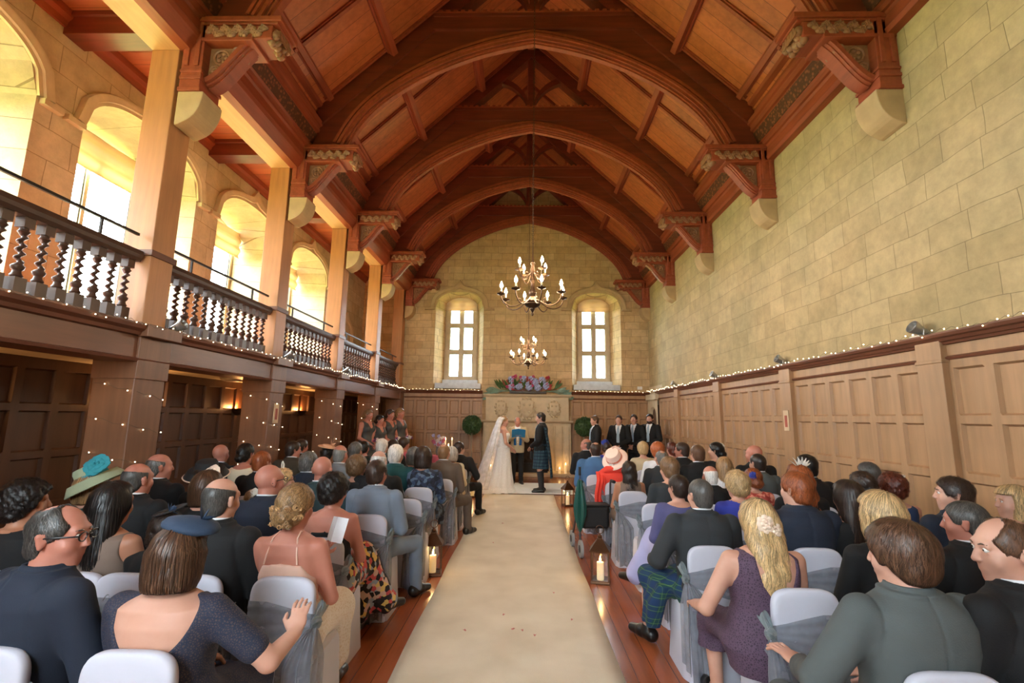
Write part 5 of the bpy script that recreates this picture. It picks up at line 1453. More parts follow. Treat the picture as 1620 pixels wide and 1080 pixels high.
def h_comb(F, r):
    hat_mb(F, lambda mb: [mb.ball((-.05+.012*i,-.100-.01*math.sin(i),.045+.01*math.cos(i*2)), .007, 6, 5) for i in range(8)], mat_plain('silver_gem', rgb(200,200,196), .2, .7), r, 'hair_comb')
COMBM = mat_plain('pearl_comb', rgb(220,206,190), .25, .3)

def skirt_on(F, root, mat, zb, h=.009, k=.07, off=.010):
    sd = SDF(F.bbox[0], F.bbox[1], h); s = F.s
    sd.add(loft(torso_rows(F, None, F.H+.12*s), .016), 0)
    for i in (0,1): sd.add(cap(F.hip[i], F.kn[i], .100*s*F.fat+off, .082*s+off), .05)
    sd.add(cap((0,.05,F.H), (0,.38,F.H-.03), .09*s*F.fat+off, .08*s), .05)
    for i in (0,1):
        A = Vector(F.kn[i]); B = Vector(F.an[i]); t = (A.z-zb)/max(.05, A.z-B.z); t = min(1, max(.1, t)); E = A+(B-A)*t
        sd.add(cap(A, E, .084*s, .095*s), k)
    sd.warp(lambda X, Y, Z: .005*np.sin(X*55+Y*40)*np.clip((F.H-Z)/.2, 0, 1)); return sdf_obj(sd, 'skirt', mat, root)
g1, F1 = guest(112,797,0,'m','thin','dgrey','suit:navy','man in profile with black-rimmed glasses and navy jacket, back row left',62,4,skin='rosy',brz=-.30,glass=True,face=True,collar=False,dx=-.07,sway=.08)
g2, F2 = guest(286,832,0,'f','bob','brown','dress:LACE_NAVY:low:.36','woman with brown bob in low-backed navy lace dress and flat navy hat',0,6,fat=1.22,arms=('lap',((.37,.06,.70),(.40,.20,.74),(-.1,.65,.75))),hat=h_pill)
g3, F3 = guest(470,766,1,'f','updo','dblonde','dress:peach:halter:0','blonde woman with curled updo in peach halter dress on the aisle',16,4,skin='rosy',cdx=.055,arms=((((-.205,.05,.72),(.03,.30,.80),(.1,.8,.45))),'lap'))
skirt_on(F3, g3, LACE_IV, .20)
card = thing('order_of_service', 'folded white order of service held by the blonde woman in peach', 'booklet', tuple(g3.location+Vector((.06,.40,.86))), -.5)
for q in (-1, 1):
    mb = MB(); mb.box((0 if q > 0 else -.075, -.001, 0), (.075 if q > 0 else 0, .001, .15)); M = RX(-18) @ Matrix.Rotation(q*.35, 4, 'Z'); mb.v = [tuple(M @ Vector(p)) for p in mb.v]; mb.build('page', WHITE, card)
curls(F3, g3, HC['dblonde'])
for q in (-1, 1):
    st = MB(); st.tube([(q*.088,-.118,F3.H+.335*F3.s),(q*.080,-.112,F3.H+.38*F3.s),(q*.066,-.085,F3.sz+.055*F3.s),(q*.058,-.03,F3.sz+.075*F3.s),(q*.05,.03,F3.sz+.05*F3.s)], .0045, 6)
    st.build('dress_strap', CL['peach'], g3, smooth=True)
guest(352,757,1,'m','bald','dgrey','suit:black','balding man in black suit left of the peach dress',14,4)
guest(45,757,1,'f','curly','black','dress:black:round:1','woman with black curly hair at the left edge of the photo',45,skin='tan')
guest(182,762,1,'f','long','black','dress:taupe:boat:0','woman with long black hair and jewelled comb in taupe',8,skin='tan',hat=h_comb)
guest(269,808,1,'f','updo','dark','dress:black:round:.3','woman in black saucer fascinator half hidden by the bob',6,dx=-.05,sway=.07,hat=h_saucer)
g7, F7 = guest(530,746,2,'f','curly','black','dress:black:halter:0','woman with dark curls in black halter top and floral skirt on the aisle',24,4,skin='rosy',knees='cross_r')
skirt_on(F7, g7, FLORAL, .16)
guest(428,735,2,'m','none','','suit:navy','shaven headed man with glasses in navy suit',30,glass=True,skin='rosy')
guest(330,745,2,'f','bob','brown','dress:black:round:1','woman with brown bob tucked behind the balding man',6)
guest(220,733,2,'m','bald','dgrey','suit:black','balding man in black suit right of the sage hat',16,skin='rosy')
guest(150,742,2,'f','bob','dblonde','dress:teal:round:1','woman in wide sage hat with teal rosette',0,hat=h_sage)
g14, F14 = guest(597,727,3,'m','short','dark','suit:bgrey','man in pale grey suit on the aisle',14,knees='out_r',skin='rosy')
guest(511,722,3,'m','none','','suit:dteal','bald ruddy man in dark teal jacket',0,skin='rosy')
guest(400,777,3,'f','updo','dblonde','dress:cream:round:0','child with fair hair and white lace hairband',0,hat=h_lace)
guest(328,733,3,'f','bob','dark','dress:black:round:1','woman in black hat with cream brim edge and rosette',0,hat=h_blackcream)
guest(449,740,3,'f','updo','blonde','dress:dusk:round:1','fair haired woman with white looped fascinator looking right',48,glass=True,hat=h_ring)
guest(254,718,3,'m','bald','grey','suit:black','balding man turned right in front of the nearest pillar',38,skin='rosy')
guest(416,713,4,'m','short','red','suit:black','red haired man in black suit',16)
guest(489,713,4,'m','short','grey','suit:navy','grey haired man in navy suit left of the bald ruddy man',4)
guest(567,718,4,'f','curly','lbrown','dress:black:round:1','woman with light brown curls in black',22,dx=-.05,sway=.07)
guest(600,713,4,'m','bald','white','suit:black','bald man straight ahead of the pale grey suit',0,dx=.0,sway=-.0,cdx=-.06)
guest(350,703,5,'m','none','','suit:black','bald flushed man beside the panelled wall under the first sconce',8,skin='rosy')
guest(390,701,5,'f','updo','black','dress:cream:boat:1','woman with black updo and cream shawl',12,skin='rosy')
guest(539,704,5,'m','bald','grey','suit:grey','bald man in grey jacket beyond the ruddy man',10,skin='rosy')
guest(627,702,5,'m','short','white','suit:teal','white haired man in teal green jacket',14)
g34, F34 = guest(670,706,5,'f','bob','dark','dress:PAISLEY:round:1','woman with dark bob in blue patterned jacket on the aisle',0,fat=1.12,sdir=1)
guest(465,697,6,'m','short','dark','suit:olive','dark haired man in olive jacket looking right',45,skin='rosy')
guest(518,704,6,'f','updo','black','dress:black:round:1','woman wearing a peach feathered hat',0,hat=h_peach)
guest(563,698,6,'m','short','grey','suit:black','grey haired man beyond the woman with brown curls',12)
guest(655,707,6,'f','bob','grey','dress:black:round:1','woman with grey bob left of the patterned jacket',0)
g35, F35 = guest(703,702,6,'m','thin','lbrown','suit:brown','man in grey brown suit leaning into the aisle',14,knees='out_r')
guest(478,694,7,'m','short','dark','suit:black','dark haired man mostly hidden behind the olive jacket',30,skin='rosy')
guest(605,693,7,'m','short','white','suit:dteal','white haired man in front of the bridesmaids',10)
guest(715,706,7,'f','bob','white','dress:cream:round:1','woman with white hair beyond the grey brown suit',0)
guest(577,697,8,'f','updo','black','dress:black:round:.4','woman with black updo below the leftmost bridesmaid',10,skin='rosy')
guest(623,694,8,'f','updo','dark','dress:black:round:.4','woman with dark updo below the bouquets',14,skin='rosy')
guest(640,691,9,'f','pixie','dark','dress:pink:round:.4','dark haired woman in pink at the end of the front rows',40,skin='rosy')
g36, F36 = guest(727,698,8,'m','short','dark','suit:black','man in black suit at the front of the left aisle',45,knees='out_r',arms=('lap','side'),dy=-.2)

put_chair(-1.27, ROWY[4]+.19, 'empty white covered chair on the left aisle behind the woman in blue patterned jacket', 1)
# right of the aisle
g40, F40 = guest(1412,825,0,'m','quiff','brown','suit:ggrey','man with tousled brown hair in grey suit, bottom right',-30,6,fat=1.04,knees='out_l',arms=((( -.33,.05,.70),(-.20,.36,.60),(-.30,.85,.30)),'lap'),collar=False,dx=.02,brz=.06)
g41, F41 = guest(1590,818,0,'m','thin','brown','suit:black','man in profile with receding brown hair, right edge of photo',-62,6,face=True,brz=.25)
g42, F42 = guest(1198,790,1,'f','wavy','blonde','dress:LACE_PURP:v:0','blonde woman with long wavy hair in purple lace dress',-6,4,fat=1.15,arms=('side','lap'),cdx=.12,hat=lambda F, r: (rosette(F, r, HATM['cream'], TR(-.03,-.125,.01) @ RX(85), 8, .05, 'hair_flower'), rosette(F, r, HATM['cream'], TR(.02,-.125,-.02) @ RX(85), 7, .04, 'hair_flower')))
guest(1390,778,1,'f','bob','blonde','dress:black:round:.9','blonde woman with pearl comb in black dress',-12,hat=lambda F, r: hat_mb(F, lambda mb: [mb.ball((-.08+.0115*i,-.118+.006*abs(i-7)*.8,-.015+.008*math.cos(i*2.2)), .0085, 6, 5) for i in range(15)], COMBM, r, 'hair_comb'))
guest(1525,792,1,'m','crop','dgrey','suit:black','man with cropped greying hair and tall white collar',-42,4,skin='rosy',face=True)
guest(1606,768,2,'f','bob','blonde','dress:black:round:.9','blonde woman in profile at the right edge by the panelling',-72,face=True,dx=-.02)
g50, F50 = guest(1107,757,2,'m','crop','dgrey','kilt:char','man with cropped hair in charcoal jacket and green tartan kilt',-14,fat=1.08,knees='out_l',arms=('side','lap'))
guest(1258,745,2,'m','short','red','suit:navy','man with short sandy hair in dark navy jacket',-26,fat=1.06,collar=False)
guest(1340,759,2,'f','long','dark','dress:black:boat:0','woman with long straight dark hair in black',-6)
guest(1506,753,2,'m','short','dark','suit:navy','young dark haired man in profile in navy jacket by the wall',-58,face=True)
g53, F53 = guest(1072,750,3,'f','short','dark','dress:dusk:boat:1','woman with short dark hair in violet wrap and lilac skirt',-24,fat=1.08,knees='cross_l')
skirt_on(F53, g53, CL['lilac'], .14)
guest(1165,743,3,'f','curly','blonde','dress:rblue:round:1','woman with short blonde curls in royal blue',-18)
guest(1262,734,3,'f','wavy','red','dress:black:round:1','woman with long strawberry hair and cream feathers',-10,hat=lambda F, r: feathers(F, r, HATM['white'], TR(-.01,-.02,.10) @ RX(35) @ RY(10), 7, .17))
guest(1362,745,3,'f','updo','dark','dress:black:round:1','dark haired woman partly behind the long straight hair',-20)
guest(1410,746,3,'f','curly','auburn','dress:lnavy:boat:0','woman with auburn curls and silver clip in navy dress',-8,hat=lambda F, r: rosette(F, r, COMBM, TR(.05,-.06,.10) @ RX(50) @ RY(20), 6, .03, 'hair_clip'))
guest(1058,722,4,'f','pixie','lbrown','dress:char:round:1','woman with short light brown hair in dark jacket',-18,cdx=-.17)
guest(1123,737,4,'m','bald','white','suit:black','white haired man with a red bald crown',-6,skin='rosy')
guest(1190,740,4,'f','updo','red','dress:REDFLOR:round:.5','red haired woman with blue flower in coral print',-12,hat=lambda F, r: rosette(F, r, HATM['blue'], TR(-.05,-.085,.055) @ RX(75) @ RY(-25), 8, .045, 'hair_flower'))
guest(1275,718,4,'m','short','black','suit:black','black haired man in black suit behind the cream feathers',-10)
guest(1377,730,4,'m','short','dgrey','suit:char','greying man against the right hand panelling',-30,dx=-.14,sway=.18)
g55, F55 = guest(995,729,5,'f','wavy','dark','dress:taupe:boat:0','woman with long dark wavy hair on the aisle',0,skin='tan')
guest(1145,722,5,'f','long','dblonde','dress:white:round:1','woman with long fair hair in pale top',-4)
guest(1198,717,5,'m','crop','dark','suit:ggrey','young man with cropped dark hair in grey suit by the wall',-16)
def h_cloche(F, r):
    o, T = brim_hat(F, r, HATM['pinkc'], .118, .135, .200, (38,-26), HATM['coral'], z=.045, dip=.015)
    hat_mb(F, lambda mb: mb.grid(lambda u, v: (.03+.13*u*v, .06+.02*math.sin(u*5), .03+.15*v*(1-.35*u)), 12, 8), HATM['pinkc'], o, 'hat_fan', T).modifiers.new('solid', 'SOLIDIFY').thickness = .004
g56, F56 = guest(972,716,6,'f','bob','white','dress:red:round:1','elderly woman in cream cloche hat and red shawl',0,hat=h_cloche,fat=1.1)
mb = MB(); mb.grid(lambda u, v: (-.20+.10*(u-.5)*(1+.3*v)-.03*min(1,v*4)+.01*math.sin(v*9), (.02-.20*min(1,v*5))+.016*math.sin(u*15+v*4), F56.sz+.06-.02*(1-min(1,v*6))-v*.60), 16, 26)
mb.build('shawl_end', CL['red'], g56, smooth=True, solid=.01)
mb = MB(); mb.tube([(-.20,.02,F56.sz+.02),(-.12,-.06,F56.sz+.08),(0,-.085,F56.sz+.09),(.12,-.06,F56.sz+.08),(.2,.02,F56.sz+.02)], [.03,.045,.05,.045,.03], 12)
mb.build('shawl_collar', CL['red'], g56, smooth=True)
guest(1046,712,6,'m','thin','grey','suit:char','grey haired man in charcoal jacket left of the pixie cut',-8)
guest(1103,703,6,'m','short','brown','suit:black','brown haired man in black suit by the wall',-10)
guest(1192,704,6,'m','none','','suit:black','bald man in black suit beside the right wall panelling',-40,skin='rosy')
g57, F57 = guest(942,699,7,'m','thin','dark','suit:blue','man with a bald crown in bright blue jacket on the aisle',0,fat=1.14)
guest(1040,698,7,'f','curly','red','dress:white:round:1','red haired woman in white blouse',0)
guest(1078,699,7,'m','short','dark','suit:black','dark haired man in black facing the aisle',-55,skin='rosy')
guest(1132,699,7,'f','updo','black','dress:black:round:1','woman with black updo and white flower',-50,hat=lambda F, r: rosette(F, r, HATM['white'], TR(.02,-.09,.07) @ RX(70), 8, .055, 'hair_flower'))
guest(1017,698,8,'f','pixie','blonde','dress:beige:round:1','woman with blonde crop in beige striped top',8)
guest(1063,699,8,'f','updo','auburn','dress:pink:round:.5','auburn haired woman in pink',-14)
g58, F58 = guest(927,694,9,'m','bald','dgrey','suit:black','balding man in black at the front of the right aisle',-70,skin='rosy')
guest(958,697,9,'f','updo','dark','dress:rblue:round:1','woman with royal blue headpiece below the groomsmen',-6,hat=lambda F, r: rosette(F, r, HATM['blue'], TR(-.02,-.05,.10) @ RX(40), 9, .08, 'hat_flower'))
# ------------------------------------------------------------------ aisle: runner, mat, petals
JUTE = NT('ivory_carpet'); _v = JUTE.coord((1,1,1)); _n1 = JUTE.n('ShaderNodeTexNoise'); _n1.inputs['Scale'].default_value = 2.2; _n1.inputs['Detail'].default_value = 5; JUTE.l(_v, _n1.inputs['Vector'])
_n2 = JUTE.n('ShaderNodeTexNoise'); _n2.inputs['Scale'].default_value = 160; JUTE.l(_v, _n2.inputs['Vector'])
JUTE.l(JUTE.ramp(_n1.outputs['Fac'], [(.3, rgb(212,198,174)), (.7, rgb(230,218,196))]), JUTE.b.inputs['Base Color']); JUTE.b.inputs['Roughness'].default_value = .95; JUTE.bump(_n2.outputs['Fac'], .4, .004); JUTE = JUTE.m
mb = MB()
mb.grid(lambda u, v: (-.935+1.5*u+.006*math.sin(v*40), -1.2+11.9*v, .004+.004*math.sin(v*63)*math.sin(u*2.5)), 12, 120)
tag(mb.build('carpet_runner', JUTE, smooth=True, solid=.007), 'long ivory carpet runner down the aisle between the chairs', 'carpet')
mb = MB(); mb.grid(lambda u, v: (-1.10+2.15*u, 10.78+1.75*v, .014+.002*math.sin(u*17)*math.sin(v*9)), 24, 20)
tag(mb.build('white_mat', mat_cloth('white_mat_cloth', rgb(226,226,222), .9, .04), smooth=True, solid=.006), 'white mat laid crosswise under the bride and groom', 'mat')
PET = mat_plain('petal_pink', rgb(206,128,120), .7)
rnd = random.Random(11)
for i, (px, py) in enumerate(((905,983),(826,1000),(812,998),(797,975),(846,1008),(780,860),(795,829),(876,940),(735,1000))):
    d = RT*((px-810)/FPX)+UP*((540-py)/FPX)+FW; t_ = -CAM[2]/d.z; p = Vector(CAM)+d*t_
    mb = MB(); mb.grid(lambda u, v: (.022*(u-.5)*(1-.5*v), .030*(v-.5), .003+.010*(u-.5)**2*4*.5), 4, 4)
    o = mb.build('rose_petal', PET, smooth=True, solid=.001); o.location = (p.x, p.y, .0115); o.rotation_euler = (0,0,rnd.random()*6)
    tag(o, 'small pink petal scattered on the ivory carpet runner', 'petal', 'petals on the carpet')

# ------------------------------------------------------------------ chimneypiece
t = thing('fireplace', 'tall carved sandstone fireplace with three coats of arms on the end wall', 'fireplace', (0, YB-.30, 0))
y0 = 0.; yb = .30
mb = MB()
mb.box((-1.28,.02,0),(-.62,yb,1.5)); mb.box((.66,.02,0),(1.30,yb,1.5)); mb.box((-.62,.02,1.12),(.66,yb,1.5)); mb.build('surround', S_DRESS, t, bevel=.006)
mb = MB(); mb.box((-1.22,.04,1.56),(1.24,yb,2.26)); mb.build('overmantel', S_DRESS, t, bevel=.006)
mb = MB(); mb.prism([(-.02,1.50),(-.05,1.52),(-.09,1.54),(-.10,1.57),(yb,1.57),(yb,1.50)], 'X', -1.34, 1.36); mb.build('mantel_shelf', S_DRESS, t)
mb = MB(); mb.prism([(.04,2.24),(.0,2.27),(-.03,2.29),(-.05,2.33),(yb,2.36),(yb,2.24)], 'X', -1.30, 1.32); mb.build('top_cornice', S_DRESS, t)
for sx in (-1, 1):
    for a, b in ((.68,.78),(.84,1.04),(1.10,1.24)):
        mb = MB(); mb.box((sx*a if sx > 0 else -b, -.012, .14),(sx*b if sx > 0 else -a, .03, 1.42)); mb.build('pilaster', S_DRESS, t, bevel=.01)
    mb = MB(); mb.box((min(sx*.62,sx*1.30),-.05,0),(max(sx*.62,sx*1.30),.03,.13)); mb.build('plinth', S_DRESS, t, bevel=.01)
mb = MB()
for k in range(3):
    r = .62-.05*k; P = [(-r+.02,.02-.02*k+.0*k,0)]
mb.prism([(-.62,1.02),(-.56,1.06),(.60,1.06),(.66,1.02),(.66,1.16),(-.62,1.16)], 'Y', -.02, .1); mb.build('lintel_mould', S_DRESS, t)
SOOT = mat_plain('sooty_brick', rgb(52,40,34), .9, 0, .3, 12, .4)
mb = MB(); mb.box((-.62,.26,0),(.66,.29,1.12)); mb.build('firebox', SOOT, t)
mb = MB(); mb.box((-.32,.10,.05),(.36,.24,.34)); 
for i in range(9): mb.box((-.34+.085*i,.07,.05),(-.325+.085*i,.085,.36))
mb.box((-.36,.068,.30),(.38,.088,.325)); mb.box((-.36,.068,.08),(.38,.088,.10)); mb.build('fire_grate', IRON, t)
for sx, sc in ((-.76,.85),(.0,1.15),(.80,.85)):      # heraldic shields in relief (generic)
    mb = MB(); c = (sx, .03, 1.90); W_, H_ = .15*sc, .22*sc
    sh = [(-W_,H_),(W_,H_),(W_,-.02),(W_*.8,-H_*.45),(W_*.4,-H_*.8),(0,-H_),(-W_*.4,-H_*.8),(-W_*.8,-H_*.45),(-W_,-.02)]
    mb.prism([(c[0]+p, c[2]+q) for p, q in sh], 'Y', -.055, .045)
    for k in range(14):
        a = 2*PI*k/14; mb.tube([(c[0]+(W_*1.05)*math.cos(a), .02, c[2]+H_*1.08*math.sin(a)), (c[0]+W_*1.45*math.cos(a+.25), -.005, c[2]+H_*1.3*math.sin(a+.2)), (c[0]+W_*1.25*math.cos(a+.5), .02, c[2]+H_*1.15*math.sin(a+.5))], [.028*sc,.034*sc,.012*sc], 6)
    mb.box((c[0]-.012*sc,-.068,c[2]-H_*.8),(c[0]+.012*sc,0,c[2]+H_*.9)); mb.box((c[0]-W_*.9,-.068,c[2]+.0),(c[0]+W_*.9,0,c[2]+.03*sc))
    for a, b in ((-.5,.5),(.5,.5),(-.45,-.35),(.45,-.35)): mb.ball((c[0]+a*W_, -.058, c[2]+b*H_), (.03*sc,.018,.035*sc), 8, 6)
    mb.build('carved_shield', S_DRESS, t, smooth=True)
mb = MB(); mb.box((-1.45,YB-.62,0),(1.47,YB-.33,.09)); tag(mb.build('hearth_slab', S_DRESS, bevel=.01), 'raised stone hearth slab in front of the fireplace', 'hearth')
WAX = NT('candle_wax'); WAX.b.inputs['Base Color'].default_value = rgb(240,228,200)+(1,); WAX.b.inputs['Subsurface Weight'].default_value = .3; WAX.b.inputs['Roughness'].default_value = .5
WAX.b.inputs['Emission Color'].default_value = rgb(255,200,120)+(1,); WAX.b.inputs['Emission Strength'].default_value = .25; WAX.m.cycles.emission_sampling = 'NONE'; WAX = WAX.m
FLAME = mat_emit('candle_flame', (1., .62, .22), 22)
LAMPS = []
def candle(loc, r, h, label, lamp=1.2, group=None, parent=None, name='pillar_candle'):
    mb = MB(); mb.lathe([(r*.98,0),(r,.01),(r,h-.008),(r*.94,h),(r*.7,h-.006),(.003,h-.008)], 20)
    o = mb.build(name, WAX, parent, smooth=True)
    if parent is None: o.location = loc; tag(o, label, 'candle', group)
    mb = MB(); mb.lathe([(.002,0),(.0085,.012),(.0095,.022),(.006,.038),(.001,.056)], 10, (0,0,h+.004))
    mb.build('flame', FLAME, o, smooth=True)
    mb = MB(); mb.tube([(0,0,h-.008),(0,0,h+.012)], .0016, 5); mb.build('wick', IRON, o)
    return o
for x, h, lb in ((-1.02,.17,'lit pillar candle on the hearth left of the bride'),(-.86,.12,'short lit candle on the hearth behind the bride'),(1.12,.24,'tall lit pillar candle on the hearth right of the groom'),(.95,.12,'short candle on the hearth behind the groom')):
    candle((x, YB-.47, .09), .036, h, lb); LAMPS.append(((x, YB-.47, .09+h+.06), .5, (1,.6,.25), .02))

# ------------------------------------------------------------------ mantel flowers
HYD = mat_plain('hydrangea_blue', rgb(170,180,214), .8, 0, .2, 30); PNK = mat_plain('bloom_pink', rgb(196,64,110), .7, 0, .2, 20); RED = mat_plain('bloom_red', rgb(190,60,66), .7, 0, .2, 20)
LEAF = mat_plain('leaf_green', rgb(70,96,48), .6, 0, .3, 10); LEAFB = mat_plain('leaf_grey_green', rgb(120,146,128), .6, 0, .2, 10); BRZ = mat_plain('foliage_bronze', rgb(138,78,52), .7, 0, .3, 12)
t = thing('flower_arrangement', 'wide flower arrangement of blue hydrangeas and pink blooms on top of the fireplace', 'flowers', (.03, YB-.12, 2.37))
mb = MB(); mb.box((-.55,-.07,0),(.55,.07,.06)); mb.build('trough', IRON, t)
rnd = random.Random(3)
def bloom(mb, c, r, n=26):
    for i in range(n):
        a = i*2.39996; z = 1-2*(i+.5)/n; q = math.sqrt(1-z*z)
        mb.ball((c[0]+r*.8*q*math.cos(a), c[1]+r*.8*q*math.sin(a), c[2]+r*.8*z), r*.34, 6, 4)
for (x, z) in ((-.50,.16),(-.50,.33),(-.27,.17),(-.13,.34),(.04,.16),(.10,.34),(.30,.15),(.42,.32),(.55,.19),(-.02,.26),(.22,.28)):
    mb = MB(); mb.tube([(x*.3,0,.03),(x,-.02,z)], .006, 5); bloom(mb, (x, -.05-.05*rnd.random(), z*1.2), .108); mb.build('hydrangea', HYD, t, smooth=True)
for i in range(24):
    x = -.66+1.32*rnd.random(); z = .10+.42*rnd.random(); c = (x, -.10-.04*rnd.random(), z)
    mb = MB(); mb.tube([(x*.4,0,.03),c], .004, 5); bloom(mb, c, .038+.02*rnd.random(), 12); mb.build('bloom', PNK if i % 2 else RED, t, smooth=True)
def leaf(mb, b, d, L, w):
    b = Vector(b); d = Vector(d).normalized(); s_ = d.cross(Vector((0,-1,.3)))
    if s_.length < .1: s_ = Vector((1,0,0))
    s_.normalize(); nn = d.cross(s_); vs = []
    for k in range(6):
        u = k/5; ww = w*math.sin(PI*min(1, u*.95+.05)); p = b+d*L*u-nn*.15*L*u*u
        vs += [p-s_*ww, p+nn*ww*.25, p+s_*ww]
    fs = []
    for k in range(5):
        a = k*3; fs += [(a,a+1,a+4,a+3),(a+1,a+2,a+5,a+4)]
    mb.add(vs, fs)
for i in range(46):
    x = -.85+1.7*rnd.random(); a = rnd.uniform(-1.2,1.2)
    mb = MB(); mb.tube([(x*.5,.0,.04),(x,-.03,.12)], .004, 5); leaf(mb, (x,-.03,.12), (x*.7+.3*math.sin(a), -.3, .9*abs(math.cos(a))), .36, .035)
    mb.build('leaf', BRZ if i % 4 == 0 else LEAF, t, smooth=True)
for sx in (-1, 1):
    for i in range(14):
        u = i/13; mb = MB(); mb.tube([(sx*(.5+.3*u),0,.05),(sx*(.86+.3*u),-.06,.10-.22*u*u)], .004, 5); leaf(mb, (sx*(.86+.3*u),-.06,.10-.22*u*u), (sx*.7,-.2,-.5+.9*rnd.random()), .24, .045); mb.build('leaf', LEAFB, t, smooth=True)

# ------------------------------------------------------------------ topiaries
BOX = mat_plain('box_leaf', rgb(52,78,38), .6, 0, .35, 14); BARK = mat_plain('birch_stem', rgb(150,132,108), .8, 0, .2, 12); POT = mat_plain('grey_pot', rgb(120,116,110), .7)
def topiary(x, y, label, seed):
    t = thing('topiary', label, 'topiary', (x, y, 0), 0, 'topiary trees'); rnd = random.Random(seed)
    mb = MB(); mb.lathe([(.13,0),(.17,.30),(.185,.31),(.185,.35),(.165,.35),(.15,.30),(.01,.29)], 22); mb.build('pot', POT, t, smooth=True)
    mb = MB(); mb.tube([(0,0,.28),(.012,.0,.6),(-.01,.008,.95),(0,0,1.35)], .022, 8); mb.build('stem', BARK, t, smooth=True)
    mb = MB(); mb.ball((0,0,1.42), .235, 20, 14)
    for i in range(900):
        z = rnd.uniform(-1,1); a = rnd.uniform(0,2*PI); q = math.sqrt(1-z*z); n_ = Vector((q*math.cos(a), q*math.sin(a), z)); R = .235+.035*rnd.random()
        leaf(mb, n_*R*.95+Vector((0,0,1.42)), n_+Vector((rnd.uniform(-.8,.8),rnd.uniform(-.8,.8),rnd.uniform(-.8,.8))), .05, .013)
    mb.build('foliage', BOX, t, smooth=True)
topiary(-1.56, 13.75, 'ball-headed topiary tree left of the fireplace', 1)
topiary(1.63, 13.75, 'ball-headed topiary tree right of the fireplace beside the groomsmen', 2)

# ------------------------------------------------------------------ lanterns
LANT = mat_plain('lantern_bronze', rgb(96,66,44), .35, .75); 
def make_lantern():
    t = thing('lantern', '', 'lantern'); a = .085
    mb = MB(); mb.box((-a-.01,-a-.01,0),(a+.01,a+.01,.022)); mb.build('base', LANT, t, bevel=.004)
    mb = MB()
    for sx in (-1,1):
        for sy in (-1,1): mb.box((sx*a-.007,sy*a-.007,.02),(sx*a+.007,sy*a+.007,.31))
    for z in (.022,.30):
        for s_ in (-1,1): mb.box((-a,s_*a-.006,z),(a,s_*a+.006,z+.012)); mb.box((s_*a-.006,-a,z),(s_*a+.006,a,z+.012))
    mb.build('frame', LANT, t)
    for s_ in (-1,1):
        mb = MB(); mb.add([(-a,s_*a,.03),(a,s_*a,.03),(a,s_*a,.30),(-a,s_*a,.30)], [(0,1,2,3)]); mb.build('glass_pane', GLASS, t)
        mb = MB(); mb.add([(s_*a,-a,.03),(s_*a,a,.03),(s_*a,a,.30),(s_*a,-a,.30)], [(0,1,2,3)]); mb.build('glass_pane', GLASS, t)
    mb = MB(); q = [(a+.018,.305),(a+.018,.315),(.03,.415),(.03,.43)]
    n = 4; vs = [(r*math.sqrt(2)*math.cos(PI/4+PI/2*k), r*math.sqrt(2)*math.sin(PI/4+PI/2*k), z) for r, z in q for k in range(4)]
    mb.add(vs, [(i*4+k, i*4+(k+1)%4, (i+1)*4+(k+1)%4, (i+1)*4+k) for i in range(3) for k in range(4)]+[(12,13,14,15)]); mb.build('roof', LANT, t)
    mb = MB(); mb.lathe([(.012,.42),(.024,.435),(.024,.45),(.01,.46),(.008,.475)], 12); mb.tube([(.04*math.cos(k*PI/10),0,.51+.04*math.sin(k*PI/10)) for k in range(21)], .004, 6); mb.build('ring_handle', LANT, t, smooth=True)
    c = candle(None, .036, .17, None, parent=t, name='candle'); c.location = (0,0,.022)
    return t
L0 = make_lantern()
for i, (px, py, lb) in enumerate(((684,908,'bronze lantern with lit candle on the floor left of the runner, nearest'),(950,920,'bronze lantern with lit candle on the floor right of the runner, nearest'),(898,800,'bronze lantern with lit candle right of the runner by the walking frame'),(747,786,'bronze lantern with lit candle at the far left end of the runner'))):
    d = RT*((px-810)/FPX)+UP*((540-py)/FPX)+FW; t_ = -CAM[2]/d.z; p = Vector(CAM)+d*t_
    o = L0 if i == 0 else dup(L0, (0,0,0)); o.location = (p.x, p.y, 0); o.rotation_euler = (0,0,(.12,-.2,.3,.1)[i]); o['label'] = lb; o['group'] = 'aisle lanterns'
    LAMPS.append(((p.x, p.y, .26), .9, (1,.6,.25), .015))

